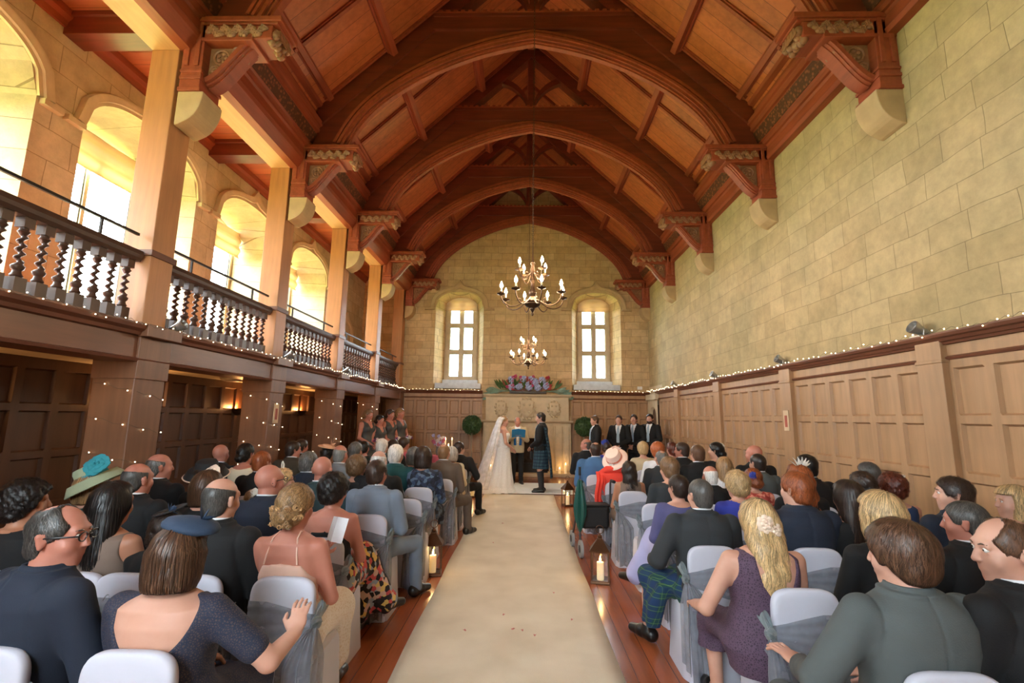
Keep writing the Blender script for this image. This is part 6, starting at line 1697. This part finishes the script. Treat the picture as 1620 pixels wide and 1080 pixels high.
# ------------------------------------------------------------------ chandeliers
BRONZE = mat_plain('chandelier_bronze', rgb(84,62,46), .35, .8); BULB = mat_emit('chandelier_bulb', (1., .80, .50), 40); IVORY = mat_plain('candle_tube', rgb(232,216,184), .5)
def chandelier(loc, label, ztop):
    t = thing('chandelier', label, 'chandelier', loc, 0, 'brass chandeliers')
    mb = MB(); mb.lathe([(.004,0),(.014,.012),(.016,.03),(.008,.045),(.02,.07),(.03,.085),(.03,.10),(.085,.125),(.10,.15),(.06,.17),(.075,.19),(.05,.22),(.03,.25),(.045,.28),(.05,.31),(.028,.35),(.022,.43),(.036,.45),(.036,.47),(.02,.50),(.03,.56),(.028,.60),(.015,.65),(.03,.68),(.012,.72),(.004,.95)], 18)
    mb.build('stem', BRONZE, t, smooth=True)
    mb = MB(); z = .93; k = 0
    top = ztop-loc[2]
    while z < top:
        r = .011; P = [(r*math.cos(q*PI/4) if k % 2 else 0, 0 if k % 2 else r*math.cos(q*PI/4), z+.017*math.sin(q*PI/4)) for q in range(9)]
        mb.tube(P, .0032, 4, cap=False); z += .027; k += 1
    mb.build('chain', BRONZE, t, smooth=True)
    MB().lathe([(.05,0),(.05,.02),(.03,.05),(.01,.06)], 14, (0,0,top-.04)).build('ceiling_rose', BRONZE, t, smooth=True)
    rnd = random.Random(2)
    for tier, (n, R, zs, zc) in enumerate(((8,.40,.16,.265),(4,.20,.50,.575))):
        for i in range(n):
            a = 2*PI*i/n+(.25 if tier == 0 else .6); c, s_ = math.cos(a), math.sin(a)
            pr = [(.03,zs+.05),(R*.25,zs+.03),(R*.5,zs-.05),(R*.75,zs-.055),(R*.93,zs-.01),(R,zs+.04),(R,zc-.02)]
            pts = []
            for q in range(len(pr)-1):
                for u in (0,.33,.67): pts.append((pr[q][0]*(1-u)+pr[q+1][0]*u, pr[q][1]*(1-u)+pr[q+1][1]*u))
            pts.append(pr[-1])
            for _ in range(3): pts = [pts[0]]+[((pts[j-1][0]+2*pts[j][0]+pts[j+1][0])/4, (pts[j-1][1]+2*pts[j][1]+pts[j+1][1])/4) for j in range(1, len(pts)-1)]+[pts[-1]]
            mb = MB(); mb.tube([(r*c, r*s_, z_) for r, z_ in pts], .0075, 7)
            mb.tube([((R*.42+.03*math.cos(q*.6)*(1-q/14))*c, (R*.42+.03*math.cos(q*.6)*(1-q/14))*s_, zs+.03+.03*math.sin(q*.6)*(1-q/14)) for q in range(12)], .005, 5)
            ao = mb.build('arm', BRONZE, t, smooth=True)
            mb = MB(); mb.lathe([(.008,zc-.03),(.02,zc-.022),(.052,zc-.012),(.056,zc-.004),(.05,zc-.004),(.014,zc-.012),(.014,zc+.012),(.018,zc+.018),(.002,zc+.018)], 14, (R*c,R*s_,0)); mb.build('drip_pan', BRONZE, ao, smooth=True)
            mb = MB(); mb.lathe([(.011,zc+.01),(.011,zc+.062),(.003,zc+.064)], 10, (R*c,R*s_,0)); mb.build('candle_tube', IVORY, ao, smooth=True)
            mb = MB(); mb.lathe([(.004,zc+.062),(.016,zc+.078),(.021,zc+.096),(.014,zc+.122),(.002,zc+.152)], 10, (R*c,R*s_,0)); mb.build('bulb', BULB, ao, smooth=True)
    LAMPS.append(((loc[0],loc[1],loc[2]+.33), 55, (1,.76,.46), .3)); LAMPS.append(((loc[0],loc[1],loc[2]+.70), 30, (1,.76,.46), .15))
chandelier((0,5.82,2.90), 'nearer and larger looking two-tier brass chandelier hanging on a long chain', roofz(0)-.2)
chandelier((0,10.68,2.72), 'further two-tier brass chandelier hanging above the bride and groom', roofz(0)-.2)

# ------------------------------------------------------------------ sconces under the gallery
SHADE = mat_plain('sconce_metal', rgb(60,44,34), .5, .4)
SGLOW = mat_emit('sconce_lamp', (1,.55,.2), 14)
for i, y in enumerate((3.39,5.82,8.25,10.68)):
    t = thing('wall_sconce', 'small half-bowl uplighter glowing orange on the dark panelling, '+('hidden behind the nearest pillar','left of the nearest pillar','between second and third pillars','between third and fourth pillars')[i], 'lamp', (GX+.06, y, 1.62), 0, 'wall uplighters')
    mb = MB(); n = 14
    rows = [(.02,0),(.06,.02),(.10,.06),(.12,.10),(.125,.115),(.115,.115),(.09,.06)]
    vs = [(r*math.sin(PI*k/n), -r*1.1*math.cos(PI*k/n), z) for r, z in rows for k in range(n+1)]
    mb.add(vs, [(a*(n+1)+k, a*(n+1)+k+1, (a+1)*(n+1)+k+1, (a+1)*(n+1)+k) for a in range(len(rows)-1) for k in range(n)]); mb.box((-.005,-.13,0),(.004,.13,.11)); mb.build('bowl', SHADE, t, smooth=True)
    mb = MB(); mb.ball((.05,0,.075), (.025,.04,.02), 10, 7); mb.build('lamp', SGLOW, t, smooth=True)
    LAMPS.append(((GX+.115, y, 1.75), (9 if i else 6), (1,.45,.14), .03))

# ------------------------------------------------------------------ fairy lights
FAIRY = mat_emit('fairy_bulb', (1., .78, .48), 7); WIRE = mat_plain('fairy_wire', rgb(70,60,40), .6)
fmesh = [None]
def fairy(pts, n, label, r=.010, jit=.02, seed=0, grp='fairy light strings'):
    rnd = random.Random(seed); P = [Vector(p) for p in pts]; seg = [(b-a).length for a, b in zip(P, P[1:])]; L = sum(seg)
    o = P[0]; t = thing('fairy_lights', label, 'fairy lights', tuple(o), 0, grp)
    def at(d):
        for a, b, l in zip(P, P[1:], seg):
            if d <= l: return a+(b-a)*(d/l if l else 0)
            d -= l
        return P[-1]
    W = []
    for i in range(n*2):
        p = at(L*i/(n*2-1))-o; W.append((p.x, p.y, p.z+(.012 if i % 2 else -.008)))
    mb = MB(); mb.tube(W, .0016, 4); mb.build('wire', WIRE, t)
    for i in range(n):
        p = at(L*(i+.5)/n)-o+Vector((rnd.uniform(-.3,.3),rnd.uniform(-1,1),rnd.uniform(-1,1)))*jit
        if fmesh[0] is None:
            b = MB().ball((0,0,0), 1, 7, 5).build('fairy_bulb', FAIRY, t, smooth=True); fmesh[0] = b.data
        else: b = bpy.data.objects.new('fairy_bulb', fmesh[0]); COL.objects.link(b); b.parent = t
        b.location = p; b.scale = (r,r,r)
xs_ = XL+.145
for k in range(5):
    y0 = TY[k]; y1 = TY[k+1] if k < 4 else YB-.2
    y0 = max(y0, 2.6)
    fairy([(xs_, y0+(y1-y0)*u, 2.468+.012*math.sin(u*19+k)) for u in [q/16 for q in range(17)]], 22 if k else 18, 'string of fairy lights along the gallery edge '+bayn[k], .0055+.0007*k, .022, k)
xr_ = XR-.175
rb = ['in the second bay','in the third bay','in the fourth bay','in the fifth bay','in the farthest bay']
for k in range(5):
    y0 = PIL[k+1]; y1 = PIL[k+2] if k < 4 else 14.2
    fairy([(xr_, y0+(y1-y0)*u, 2.445+.012*math.sin(u*23+k)) for u in [q/16 for q in range(17)]], 22, 'fairy lights along the right panelling '+rb[k], .0055+.0007*k, .022, 20+k)
fairy([(-3.6+2.2*u, YB-.18, 2.45) for u in (0,.5,1)], 20, 'string of fairy lights on the end wall ledge left of the fireplace', .008, .02, 40)
fairy([(1.4+2.1*u, YB-.18, 2.45) for u in (0,.5,1)], 20, 'string of fairy lights on the end wall ledge right of the fireplace', .008, .02, 41)
for k in range(1, 5):     # wound around the pillars
    y = TY[k]-.02; pts = []
    for q in range(90):
        a = q/89; th = a*2*PI*4.2+.6; x, yy = math.cos(th), math.sin(th); m_ = max(abs(x)/.225, abs(yy)/.215)
        pts.append((XL-.155+x/m_, y+yy/m_, 2.1-1.35*a))
    fairy(pts, 30, 'fairy lights wound round the gallery pillar '+ordp[k], .0055+.0006*k, .012, 60+k)

# ------------------------------------------------------------------ small fixtures
CHROME = mat_plain('brushed_metal', rgb(190,188,182), .3, .8)
def spot(x, y, z, sgn, label):
    t = thing('spotlight', label, 'spotlight', (x, y, z), 0, 'ledge spotlights')
    MB().box((-.05,-.06,0),(.05,.06,.02)).build('base', CHROME, t, bevel=.004)
    M = Matrix.Translation((0,0,.075)) @ RY(sgn*-62)
    mb = MB(); mb.lathe([(.02,-.09),(.035,-.08),(.045,0),(.06,.05),(.062,.07),(.05,.07),(.04,.03),(.002,.02)], 16); mb.v = [tuple(M @ Vector(p)) for p in mb.v]; mb.build('lamp_head', CHROME, t, smooth=True)
    mb = MB(); mb.tube([(0,-.05,.02),(0,-.06,.06),(0,-.05,.075)], .006, 6); mb.tube([(0,.05,.02),(0,.06,.06),(0,.05,.075)], .006, 6); mb.build('yoke', CHROME, t)
for y, lb in ((4.50,'nearest, above the big right pilaster'),(6.93,'second from the camera'),(9.36,'third from the camera'),(11.85,'farthest from the camera')):
    spot(XR-.09, y, 2.441, 1, 'silver spotlight on the right panelling ledge, '+lb)
for k in range(1, 4): spot(XL+.02, TY[k]+.30, 2.476, -1, 'small spotlight on the gallery edge beside the post '+ordp[k])
PLQ = mat_plain('pale_plaque', rgb(206,176,140), .6); PLQR = mat_plain('plaque_red', rgb(160,72,52), .6)
def plaque(loc, ax, label):
    t = thing('wall_plaque', label, 'plaque', loc)
    def bx(mb, u0, u1, z0, z1, d): mb.box((-d if ax > 0 else 0, u0, z0), (0 if ax > 0 else d, u1, z1)) if ax else None
    mb = MB(); bx(mb, -.065, .065, -.14, .14, .012); mb.build('board', PLQ, t)
    mb = MB(); bx(mb, -.03, .03, -.09, .07, .015); mb.build('motif', PLQR, t)
plaque((XR-.121, 6.83, 1.66), 1, 'small pale plaque with a red motif on the right wall pilaster')
plaque((XL+.051, TY[2]-.02, 1.66), -1, 'small pale plaque on the second gallery pillar')

tl = thing('ceiling_light', 'round flush white light fitting on the soffit under the gallery between the first two pillars', 'light', (-4.62, 7.3, 2.19))
MB().lathe([(.16,0),(.165,-.015),(.15,-.04),(.08,-.055),(.002,-.058)], 24).build('diffuser', mat_plain('opal_diffuser', rgb(220,214,200), .4), tl, smooth=True)
MB().lathe([(.175,-.001),(.175,-.012),(.16,-.014)], 24).build('rim', CHROME, tl, smooth=True)
# ------------------------------------------------------------------ wedding party (standing)
def stand(px, py, Y, sex, hk, hc, short, byaw, yaw=0, pitch=0, roll=0, arms='down', skin='pale', fat=1., h=.011, face=True, ground=0., dz=0.):
    c = at_y(px, py, Y); z = c.z-ground
    s = (z-.012)/(1.673 if sex == 'm' else (.92+.585+.111))
    root = thing('person', short, 'person', (c.x, Y, ground), -math.radians(byaw))
    F = figure(sex, s, fat, 'stand', math.radians(yaw), math.radians(pitch), math.radians(roll), 0., arms)
    F.bbox = ((F.bbox[0][0]-.12, F.bbox[0][1]-.14, -.02), (F.bbox[1][0]+.12, F.bbox[1][1]+.05, F.bbox[1][2]))
    body(F, SK[skin], h, root)
    ho = hair(F, hk, HC.get(hc, HC['brown']), .009, root, px % 5)
    if ho is not None: strands(F, ho, hk, 500, root, px % 11, .006)
    if face: eyes(F, root)
    return root, F
IVORY_D = mat_lace('ivory_gown', rgb(232,228,222), rgb(244,242,238), 40)
VEIL = mat_sheer('bridal_veil', rgb(250,252,255), .5, .6)
TIE = mat_cloth('pale_blue_tie', rgb(150,172,190), .6)
HOSE = mat_cloth('charcoal_hose', rgb(44,46,50))
# bride
br, FB = stand(797, 658, 11.15, 'f', 'updo', 'dblonde', 'bride in ivory lace gown and long veil facing the groom', 80, 10, 6, arms=('front','front'), h=.010)
sd = SDF((-.62,-1.0,-.01),(.62,.5,FB.H+.6*FB.s), .012); s = FB.s
sd.add(loft(torso_rows(FB, None, FB.H+.33*s), .010), 0)
for q in (-1, 1): sd.add(ell((q*.068*s,.075*s,FB.H+.29*s),(.070*s,.063*s,.066*s)), .04)
sd.add(loft([(.01,.40,.44,0,-.16),(.12,.32,.34,0,-.10),(.45,.235,.22,0,-.03),(FB.H-.18*s,.205,.165),(FB.H,.182*s,.134*s)], .008), .05)
sd.add(loft([(.0,.30,.42,0,-.50),(.05,.22,.30,0,-.42),(.25,.08,.10,0,-.22)], .0), .12)
sd.warp(lambda X, Y, Z: .012*np.sin(np.arctan2(X, Y+.05)*13+Z*2)*np.clip((FB.H-Z), 0, 1)); sdf_obj(sd, 'gown', IVORY_D, br)
mb = MB(); hz = (FB.M @ Vector((0,0,.10))).z
def veil(u, v):
    a = (u-.5)*2*1.9; top = FB.M @ Vector((.085*math.sin(a)*1.05, -.02-.105*math.cos(a)*1.02, .085-.02*abs(math.cos(a))))
    z = hz-v*(hz-.10); R = .115+.30*v**.9; x = R*math.sin(a)*(1+.06*math.sin(u*46)); y = -.10-.36*v**1.2-R*.55*math.cos(a)+.02*math.sin(u*46)*v
    w = min(1, v*6); return (top.x*(1-w)+x*w, top.y*(1-w)+y*w, top.z*(1-w)+z*w if v < .17 else z)
mb.grid(veil, 90, 40); mb.build('veil', VEIL, br, smooth=True, autos=False)
mb = MB()
def veil2(u, v):
    a = (u-.5)*2*1.8; z = hz+.01-v*.62; R = .105+.13*v; top = FB.M @ Vector((.09*math.sin(a), -.02-.11*math.cos(a), .10)); w = min(1, v*5)
    return (top.x*(1-w)+R*1.0*math.sin(a)*w*(1+.05*math.sin(u*40)), top.y*(1-w)+(-.09-.07*v-R*.6*math.cos(a))*w, top.z*(1-w)+z*w)
mb.grid(veil2, 70, 16); mb.build('veil_tier', VEIL, br, smooth=True, autos=False)
hat_mb(FB, lambda mb: [mb.ball((-.08+.0115*i,.0-.02*math.cos((i-7)*.2),.118-.0009*(i-7)**2), .008, 6, 5) for i in range(15)], COMBM, br, 'tiara')
# groom
gr, FG = stand(856, 652, 11.05, 'm', 'short', 'dark', 'groom in dark jacket, blue tartan kilt and shoulder plaid', -82, -6, 8, arms=('front','down'), h=.010)
shirt(FG, WHITE, .011, gr, TIE); jacket(FG, CL['black'], .010, gr, open_front=True, hem=-.10); shirt_collar(FG, gr)
s = FG.s; sd = SDF((-.3,-.3,.3),(.3,.3,FG.H+.2), .010)
sd.add(loft([(.50*s,.225,.185),(FG.H-.15*s,.20,.165),(FG.H+.10*s,.175*s,.135*s)], 0), 0); sd.warp(lambda X, Y, Z: .008*np.abs(np.sin(np.arctan2(X, Y)*18))*(Y < .12)); sdf_obj(sd, 'kilt', TARTAN_B, gr)
for i in (0,1):
    sd = SDF((-.25,-.2,0),(.25,.3,.5), .009); A = Vector(FG.an[i]); sd.add(cap((A.x,A.y,.07), (FG.kn[i][0],FG.kn[i][1]-.01,.42*s), .048, .066), 0); sdf_obj(sd, 'kilt_hose', HOSE, gr)
shoes(FG, gr)
mb = MB()
def plaid(u, v):
    z = FG.sz+.06-v*1.15; w = .10+.05*v; back = -.10-.06*math.sin(v*2.2)-.10*v
    return (-.13+(u-.5)*2*w+.0*v, (.03 if v < .04 else back)+.018*math.sin(u*14+v*3), z if v > .03 else FG.sz+.075)
mb.grid(plaid, 24, 34); mb.build('shoulder_plaid', TARTAN_B, gr, smooth=True, solid=.012)
mb = MB(); mb.lathe([(.02,-.09),(.07,-.07),(.08,0),(.065,.07),(.03,.08)], 16, (0,0,0), ey=.4); mb.v = [(x, y+.215, z+FG.H-.16) for x, y, z in mb.v]; mb.build('sporran', CL['char'], gr, smooth=True)
# celebrant
ce, FC = stand(819, 659, 12.35, 'm', 'thin', 'white', 'celebrant in pale linen jacket and blue scarf reading from a blue folder', 176, 0, 14, arms=('hold','hold'), skin='rosy')
LINEN = CL['beige']
shirt(FC, WHITE, .011, ce); jacket(FC, LINEN, .011, ce, open_front=True, hem=-.12); trousers(FC, CL['black'], .013, ce); shirt_collar(FC, ce); shoes(FC, ce)
SCARF = mat_cloth('blue_scarf', rgb(40,104,160))
z = FC.sz; s = FC.s
mb = MB()
for q in (-1, 1): mb.grid(lambda u, v: (q*(.085-.02*v)+(u-.5)*.06, (-.02+.16*min(1, v*5))*1+.012*math.sin(u*8), z+.06*s*(1-min(1,v*4))-.02-v*.36), 8, 18)
mb.grid(lambda u, v: (-.10+.20*u, -.085+.01*math.sin(u*9)-.01*v, z+.085-.07*v), 14, 6); mb.build('scarf', SCARF, ce, smooth=True, solid=.008)
FOLD = mat_cloth('blue_folder', rgb(36,128,176), .5)
hp = (Vector(FC.wr[0])+Vector(FC.wr[1]))/2; wm = Matrix.Translation(br.location*0+ce.location) @ Matrix.Rotation(ce.rotation_euler.z, 4, 'Z')
fo = thing('ring_folder', 'bright blue open folder held up by the celebrant', 'folder', tuple(wm @ (hp+Vector((0,.10,.02)))), ce.rotation_euler.z)
for q in (-1, 1):
    mb = MB(); M = RX(-38) @ Matrix.Rotation(q*.22, 4, 'Z'); mb.box((0 if q > 0 else -.17, -.006, -.02),(.17 if q > 0 else 0, .006, .22)); mb.v = [tuple(M @ Vector(p)) for p in mb.v]; mb.build('cover', FOLD, fo)
    mb = MB(); mb.box((.008 if q > 0 else -.16, -.012, -.01),(.16 if q > 0 else -.008, -.0065, .21)); mb.v = [tuple(M @ Vector(p)) for p in mb.v]; mb.build('pages', WHITE, fo)
# bridesmaids with bouquets
MAID = mat_cloth('charcoal_satin', rgb(74,74,72), .55)
maids = [(583,647,10.9,'updo','lbrown','bridesmaid with light brown hair, leftmost of the four'),(601,656,11.1,'updo','black','bridesmaid with black hair, second from the left'),(617,647,11.55,'updo','dark','bridesmaid with dark fringe, third from the left'),(633,645,11.9,'updo','dblonde','fair bridesmaid nearest the end wall')]
BOUQ = [mat_plain('bouquet_pink', rgb(186,90,120), .8), mat_plain('bouquet_purple', rgb(130,70,110), .8), mat_plain('bouquet_white', rgb(220,210,205), .8)]
for i, (px, py, Y, hk, hc, lb) in enumerate(maids):
    r_, F = stand(px, py, Y, 'f', hk, hc, lb+' in charcoal dress', 118, -18, 8, arms=('front','front'), skin='rosy', h=.012)
    def vneck(sd, F):
        s = F.s; sd.cut(ell((0,.14*s,F.rows[-1][0]+.0*s),(.06*s,.14*s,.15*s)), .006)
    dress(F, MAID, .012, r_, 'dress', neck='round', sleeve=0., skirt='long', back=vneck)
    hp = (Vector(F.wr[0])+Vector(F.wr[1]))/2; wm = Matrix.Translation(r_.location) @ Matrix.Rotation(r_.rotation_euler.z, 4, 'Z')
    b = thing('bouquet', ('posy of pink and purple flowers held by the '+('leftmost','second','third','rightmost')[i]+' bridesmaid'), 'bouquet', tuple(wm @ (hp+Vector((0,.10,.05)))), 0, 'bridesmaid bouquets')
    rnd = random.Random(i)
    for k in range(15):
        a = k*2.4; q = math.sqrt(k/15)*.085; mb = MB(); bloom(mb, (q*math.cos(a), q*math.sin(a), .03+.035*(1-q/.085)), .034, 10); mb.build('bloom', BOUQ[k % 3 if k % 5 else 2], b, smooth=True)
    mb = MB(); mb.tube([(0,0,.03),(0,0,-.16)], [.03,.018], 8); mb.build('stems', LEAF, b, smooth=True)
# groomsmen
men = [(941,657,12.2,'short','lbrown','groomsman with fair hair looking towards the groom',262,-4),(979,656,12.4,'crop','dark','groomsman facing the aisle, second from the fireplace',205,0),(1003,655,12.6,'short','dark','groomsman with dark quiff, third from the fireplace',218,-10),(1028,654,12.5,'short','dark','bearded groomsman nearest the right wall',222,-12)]
for i, (px, py, Y, hk, hc, lb, by, yw) in enumerate(men):
    r_, F = stand(px, py, Y, 'm', hk, hc, lb+' in black suit', by, yw, 4, arms=('front','front'), h=.012)
    shirt(F, WHITE, .012, r_, TIE); jacket(F, CL['black'], .012, r_, open_front=True, hem=-.15); trousers(F, CL['black'], .014, r_); shirt_collar(F, r_); shoes(F, r_)
    if i == 3:
        sd = SDF(*[tuple(F.M @ Vector(q)) if 0 else q for q in ((-.2,-.2,F.H+.4),(.2,.3,F.H+.9))], .008); sd.add(xfs(ell((0,.030,-.066),(.062,.068,.058)), F.M, F.hs), 0); sd.cut(xfs(ell((0,.11,-.045),(.03,.03,.012)), F.M, F.hs), .004)
        sdf_obj(sd, 'beard', HC['dark'], r_)

# ------------------------------------------------------------------ signing table with flowers and candles, far left
t = thing('side_table', 'small round table under a pale pink cloth near the end wall', 'table', (-2.02, 11.6, 0))
mb = MB(); n = 48
rows = [(.34,.02),(.33,.35),(.31,.70),(.305,.735),(.28,.74),(.01,.74)]
vs = [(r*(1+(.05*math.sin(k*2*PI*9/n) if z < .5 else .015*math.sin(k*2*PI*9/n)))*math.cos(2*PI*k/n), r*(1+(.05*math.sin(k*2*PI*9/n) if z < .5 else 0))*math.sin(2*PI*k/n), z) for r, z in rows for k in range(n)]
mb.add(vs, [(i*n+k, i*n+(k+1)%n, (i+1)*n+(k+1)%n, (i+1)*n+k) for i in range(len(rows)-1) for k in range(n)]); mb.build('tablecloth', CL['pink'], t, smooth=True)
mb = MB(); mb.lathe([(.2,0),(.2,.02),(.03,.04),(.03,.72),(.25,.725),(.25,.732),(.01,.732)], 18); mb.build('pedestal', W_DARK, t)
f = thing('flower_vase', 'vase of lilac and white flowers on the pink-clothed table', 'flowers', (-2.12, 11.55, .742))
MB().lathe([(.04,0),(.06,.08),(.045,.16),(.06,.20),(.05,.20),(.03,.1)], 16).build('vase', POT, f, smooth=True)
rnd = random.Random(8)
for i in range(16):
    c = (rnd.uniform(-.15,.15), rnd.uniform(-.12,.12), .24+.22*rnd.random()); mb = MB(); mb.tube([(0,0,.15),c], .004, 5); bloom(mb, c, .04, 10); mb.build('bloom', (BOUQ[2], mat_lil if False else CL['lilac'], BOUQ[0])[i % 3], f, smooth=True)
for x, h, lb in ((-1.93,.30,'left tall taper candle burning beside the lilac flowers'),(-1.78,.30,'right tall taper candle burning beside the lilac flowers'),(-1.86,.16,'short candle burning between the two tall tapers')):
    candle((x, 11.45, .742), .012 if h > .2 else .03, h+.06, lb, group='table candles')

# ------------------------------------------------------------------ walking frame with umbrella beside the right aisle
t = thing('walking_frame', 'four-wheeled walking frame with black bag beside the red shawl', 'walking frame', (.80, 6.35, 0), .1)
TUBE = mat_plain('frame_tube', rgb(90,92,96), .35, .7); TYRE = mat_plain('tyre_grey', rgb(150,150,148), .7); BLK = mat_plain('black_nylon', rgb(24,24,26), .7)
mb = MB()
for sx in (-.22,.22):
    mb.tube([(sx,-.26,.10),(sx*.92,-.05,.55),(sx*.92,-.10,.86),(sx*.92,-.24,.88)], .013, 8); mb.tube([(sx,.26,.10),(sx*.92,-.02,.56)], .013, 8)
mb.tube([(-.2,-.02,.54),(.2,-.02,.54)], .012, 8); mb.tube([(-.2,.12,.34),(.2,.12,.34)], .010, 8); mb.build('frame', TUBE, t, smooth=True)
for sx in (-.22,.22):
    for sy in (-.26,.26):
        mb = MB(); mb.tube([(sx-.016,sy,.10),(sx+.016,sy,.10)], .10, 24); w_ = mb.build('wheel', TYRE, t, smooth=True)
        mb = MB(); mb.tube([(sx-.019,sy,.10),(sx+.019,sy,.10)], .045, 16); mb.build('hub', BLK, w_, smooth=True)
    mb = MB(); mb.tube([(sx*.92,-.14,.878),(sx*.92,-.27,.882)], .02, 10); mb.build('hand_grip', BLK, t, smooth=True)
mb = MB(); mb.box((-.17,-.14,.30),(.17,.02,.56)); mb.build('bag', BLK, t, bevel=.03)
mb = MB(); mb.box((-.19,-.12,.56),(.19,.10,.585)); mb.build('seat', BLK, t, bevel=.01)
u = thing('umbrella', 'folded dark green umbrella hanging on the walking frame', 'umbrella', (.60, 6.06, 0))
mb = MB(); n = 24; rows = [(.010,.30),(.03,.36),(.062,.50),(.065,.60),(.045,.76),(.022,.90)]
vs = [(r*(1+.22*math.cos(k*2*PI*6/n))*math.cos(2*PI*k/n), r*(1+.22*math.cos(k*2*PI*6/n))*math.sin(2*PI*k/n), z) for r, z in rows for k in range(n)]
mb.add(vs, [(i*n+k, i*n+(k+1)%n, (i+1)*n+(k+1)%n, (i+1)*n+k) for i in range(len(rows)-1) for k in range(n)]); mb.build('canopy', mat_cloth('umbrella_green', rgb(16,78,70), .5), u, smooth=True)
mb = MB(); mb.tube([(0,0,.22),(0,0,1.0)], .006, 8); mb.build('shaft', TUBE, u); mb = MB(); mb.tube([(0,0,.96),(0,0,1.06)], .016, 10); mb.build('handle', BLK, u, smooth=True)
SKY, SUN, EXPO = 20.0, 42.0, 0.72
# ------------------------------------------------------------------ light
w = bpy.data.worlds.new('sky'); scene.world = w; w.use_nodes = True
nt = w.node_tree; bg = nt.nodes['Background']
bg.inputs['Color'].default_value = (.79, .90, 1.0, 1); bg.inputs['Strength'].default_value = SKY
sd = bpy.data.lights.new('sun', 'SUN'); so = bpy.data.objects.new('sun', sd); COL.objects.link(so)
sd.energy = SUN; sd.angle = math.radians(2.5); sd.color = (1, .975, .94)
so.rotation_euler = Vector((1.0, .32, -1.42)).to_track_quat('-Z', 'Y').to_euler()
def portal(loc, rot, sx, sy):
    d = bpy.data.lights.new('portal', 'AREA'); d.shape = 'RECTANGLE'; d.size = sx; d.size_y = sy
    o = bpy.data.objects.new('portal', d); COL.objects.link(o); o.location = loc; o.rotation_euler = rot
    d.cycles.is_portal = True
for c in GW: portal((GX-.95, c, 4.05), (0, -PI/2, 0), 2.7, 1.7)
for s in (-1, 1): portal((s*WC, YB+WD+.15, 3.98), (-PI/2, 0, 0), 1.2, 2.4)
portal((-1.6, YS-.65, 3.6), (PI/2, 0, 0), 2.5, 4.0)
def point(loc, e, col, r=.03, kind='POINT'):
    d = bpy.data.lights.new('lamp_light', kind); d.energy = e; d.color = col
    d.shadow_soft_size = r
    o = bpy.data.objects.new('lamp_light', d); COL.objects.link(o); o.location = loc; return o
for L in LAMPS: point(*L)
vs = scene.view_settings
scene.display_settings.display_device = 'sRGB'
vs.view_transform = 'Standard'; vs.look = 'None'; vs.gamma = 1; vs.use_curve_mapping = False
vs.exposure = EXPO
cy = scene.cycles
cy.max_bounces = 10; cy.diffuse_bounces = 6; cy.glossy_bounces = 3; cy.transmission_bounces = 4; cy.transparent_max_bounces = 24
cy.sample_clamp_indirect = 6; cy.caustics_reflective = False; cy.caustics_refractive = False
cy.use_denoising = True
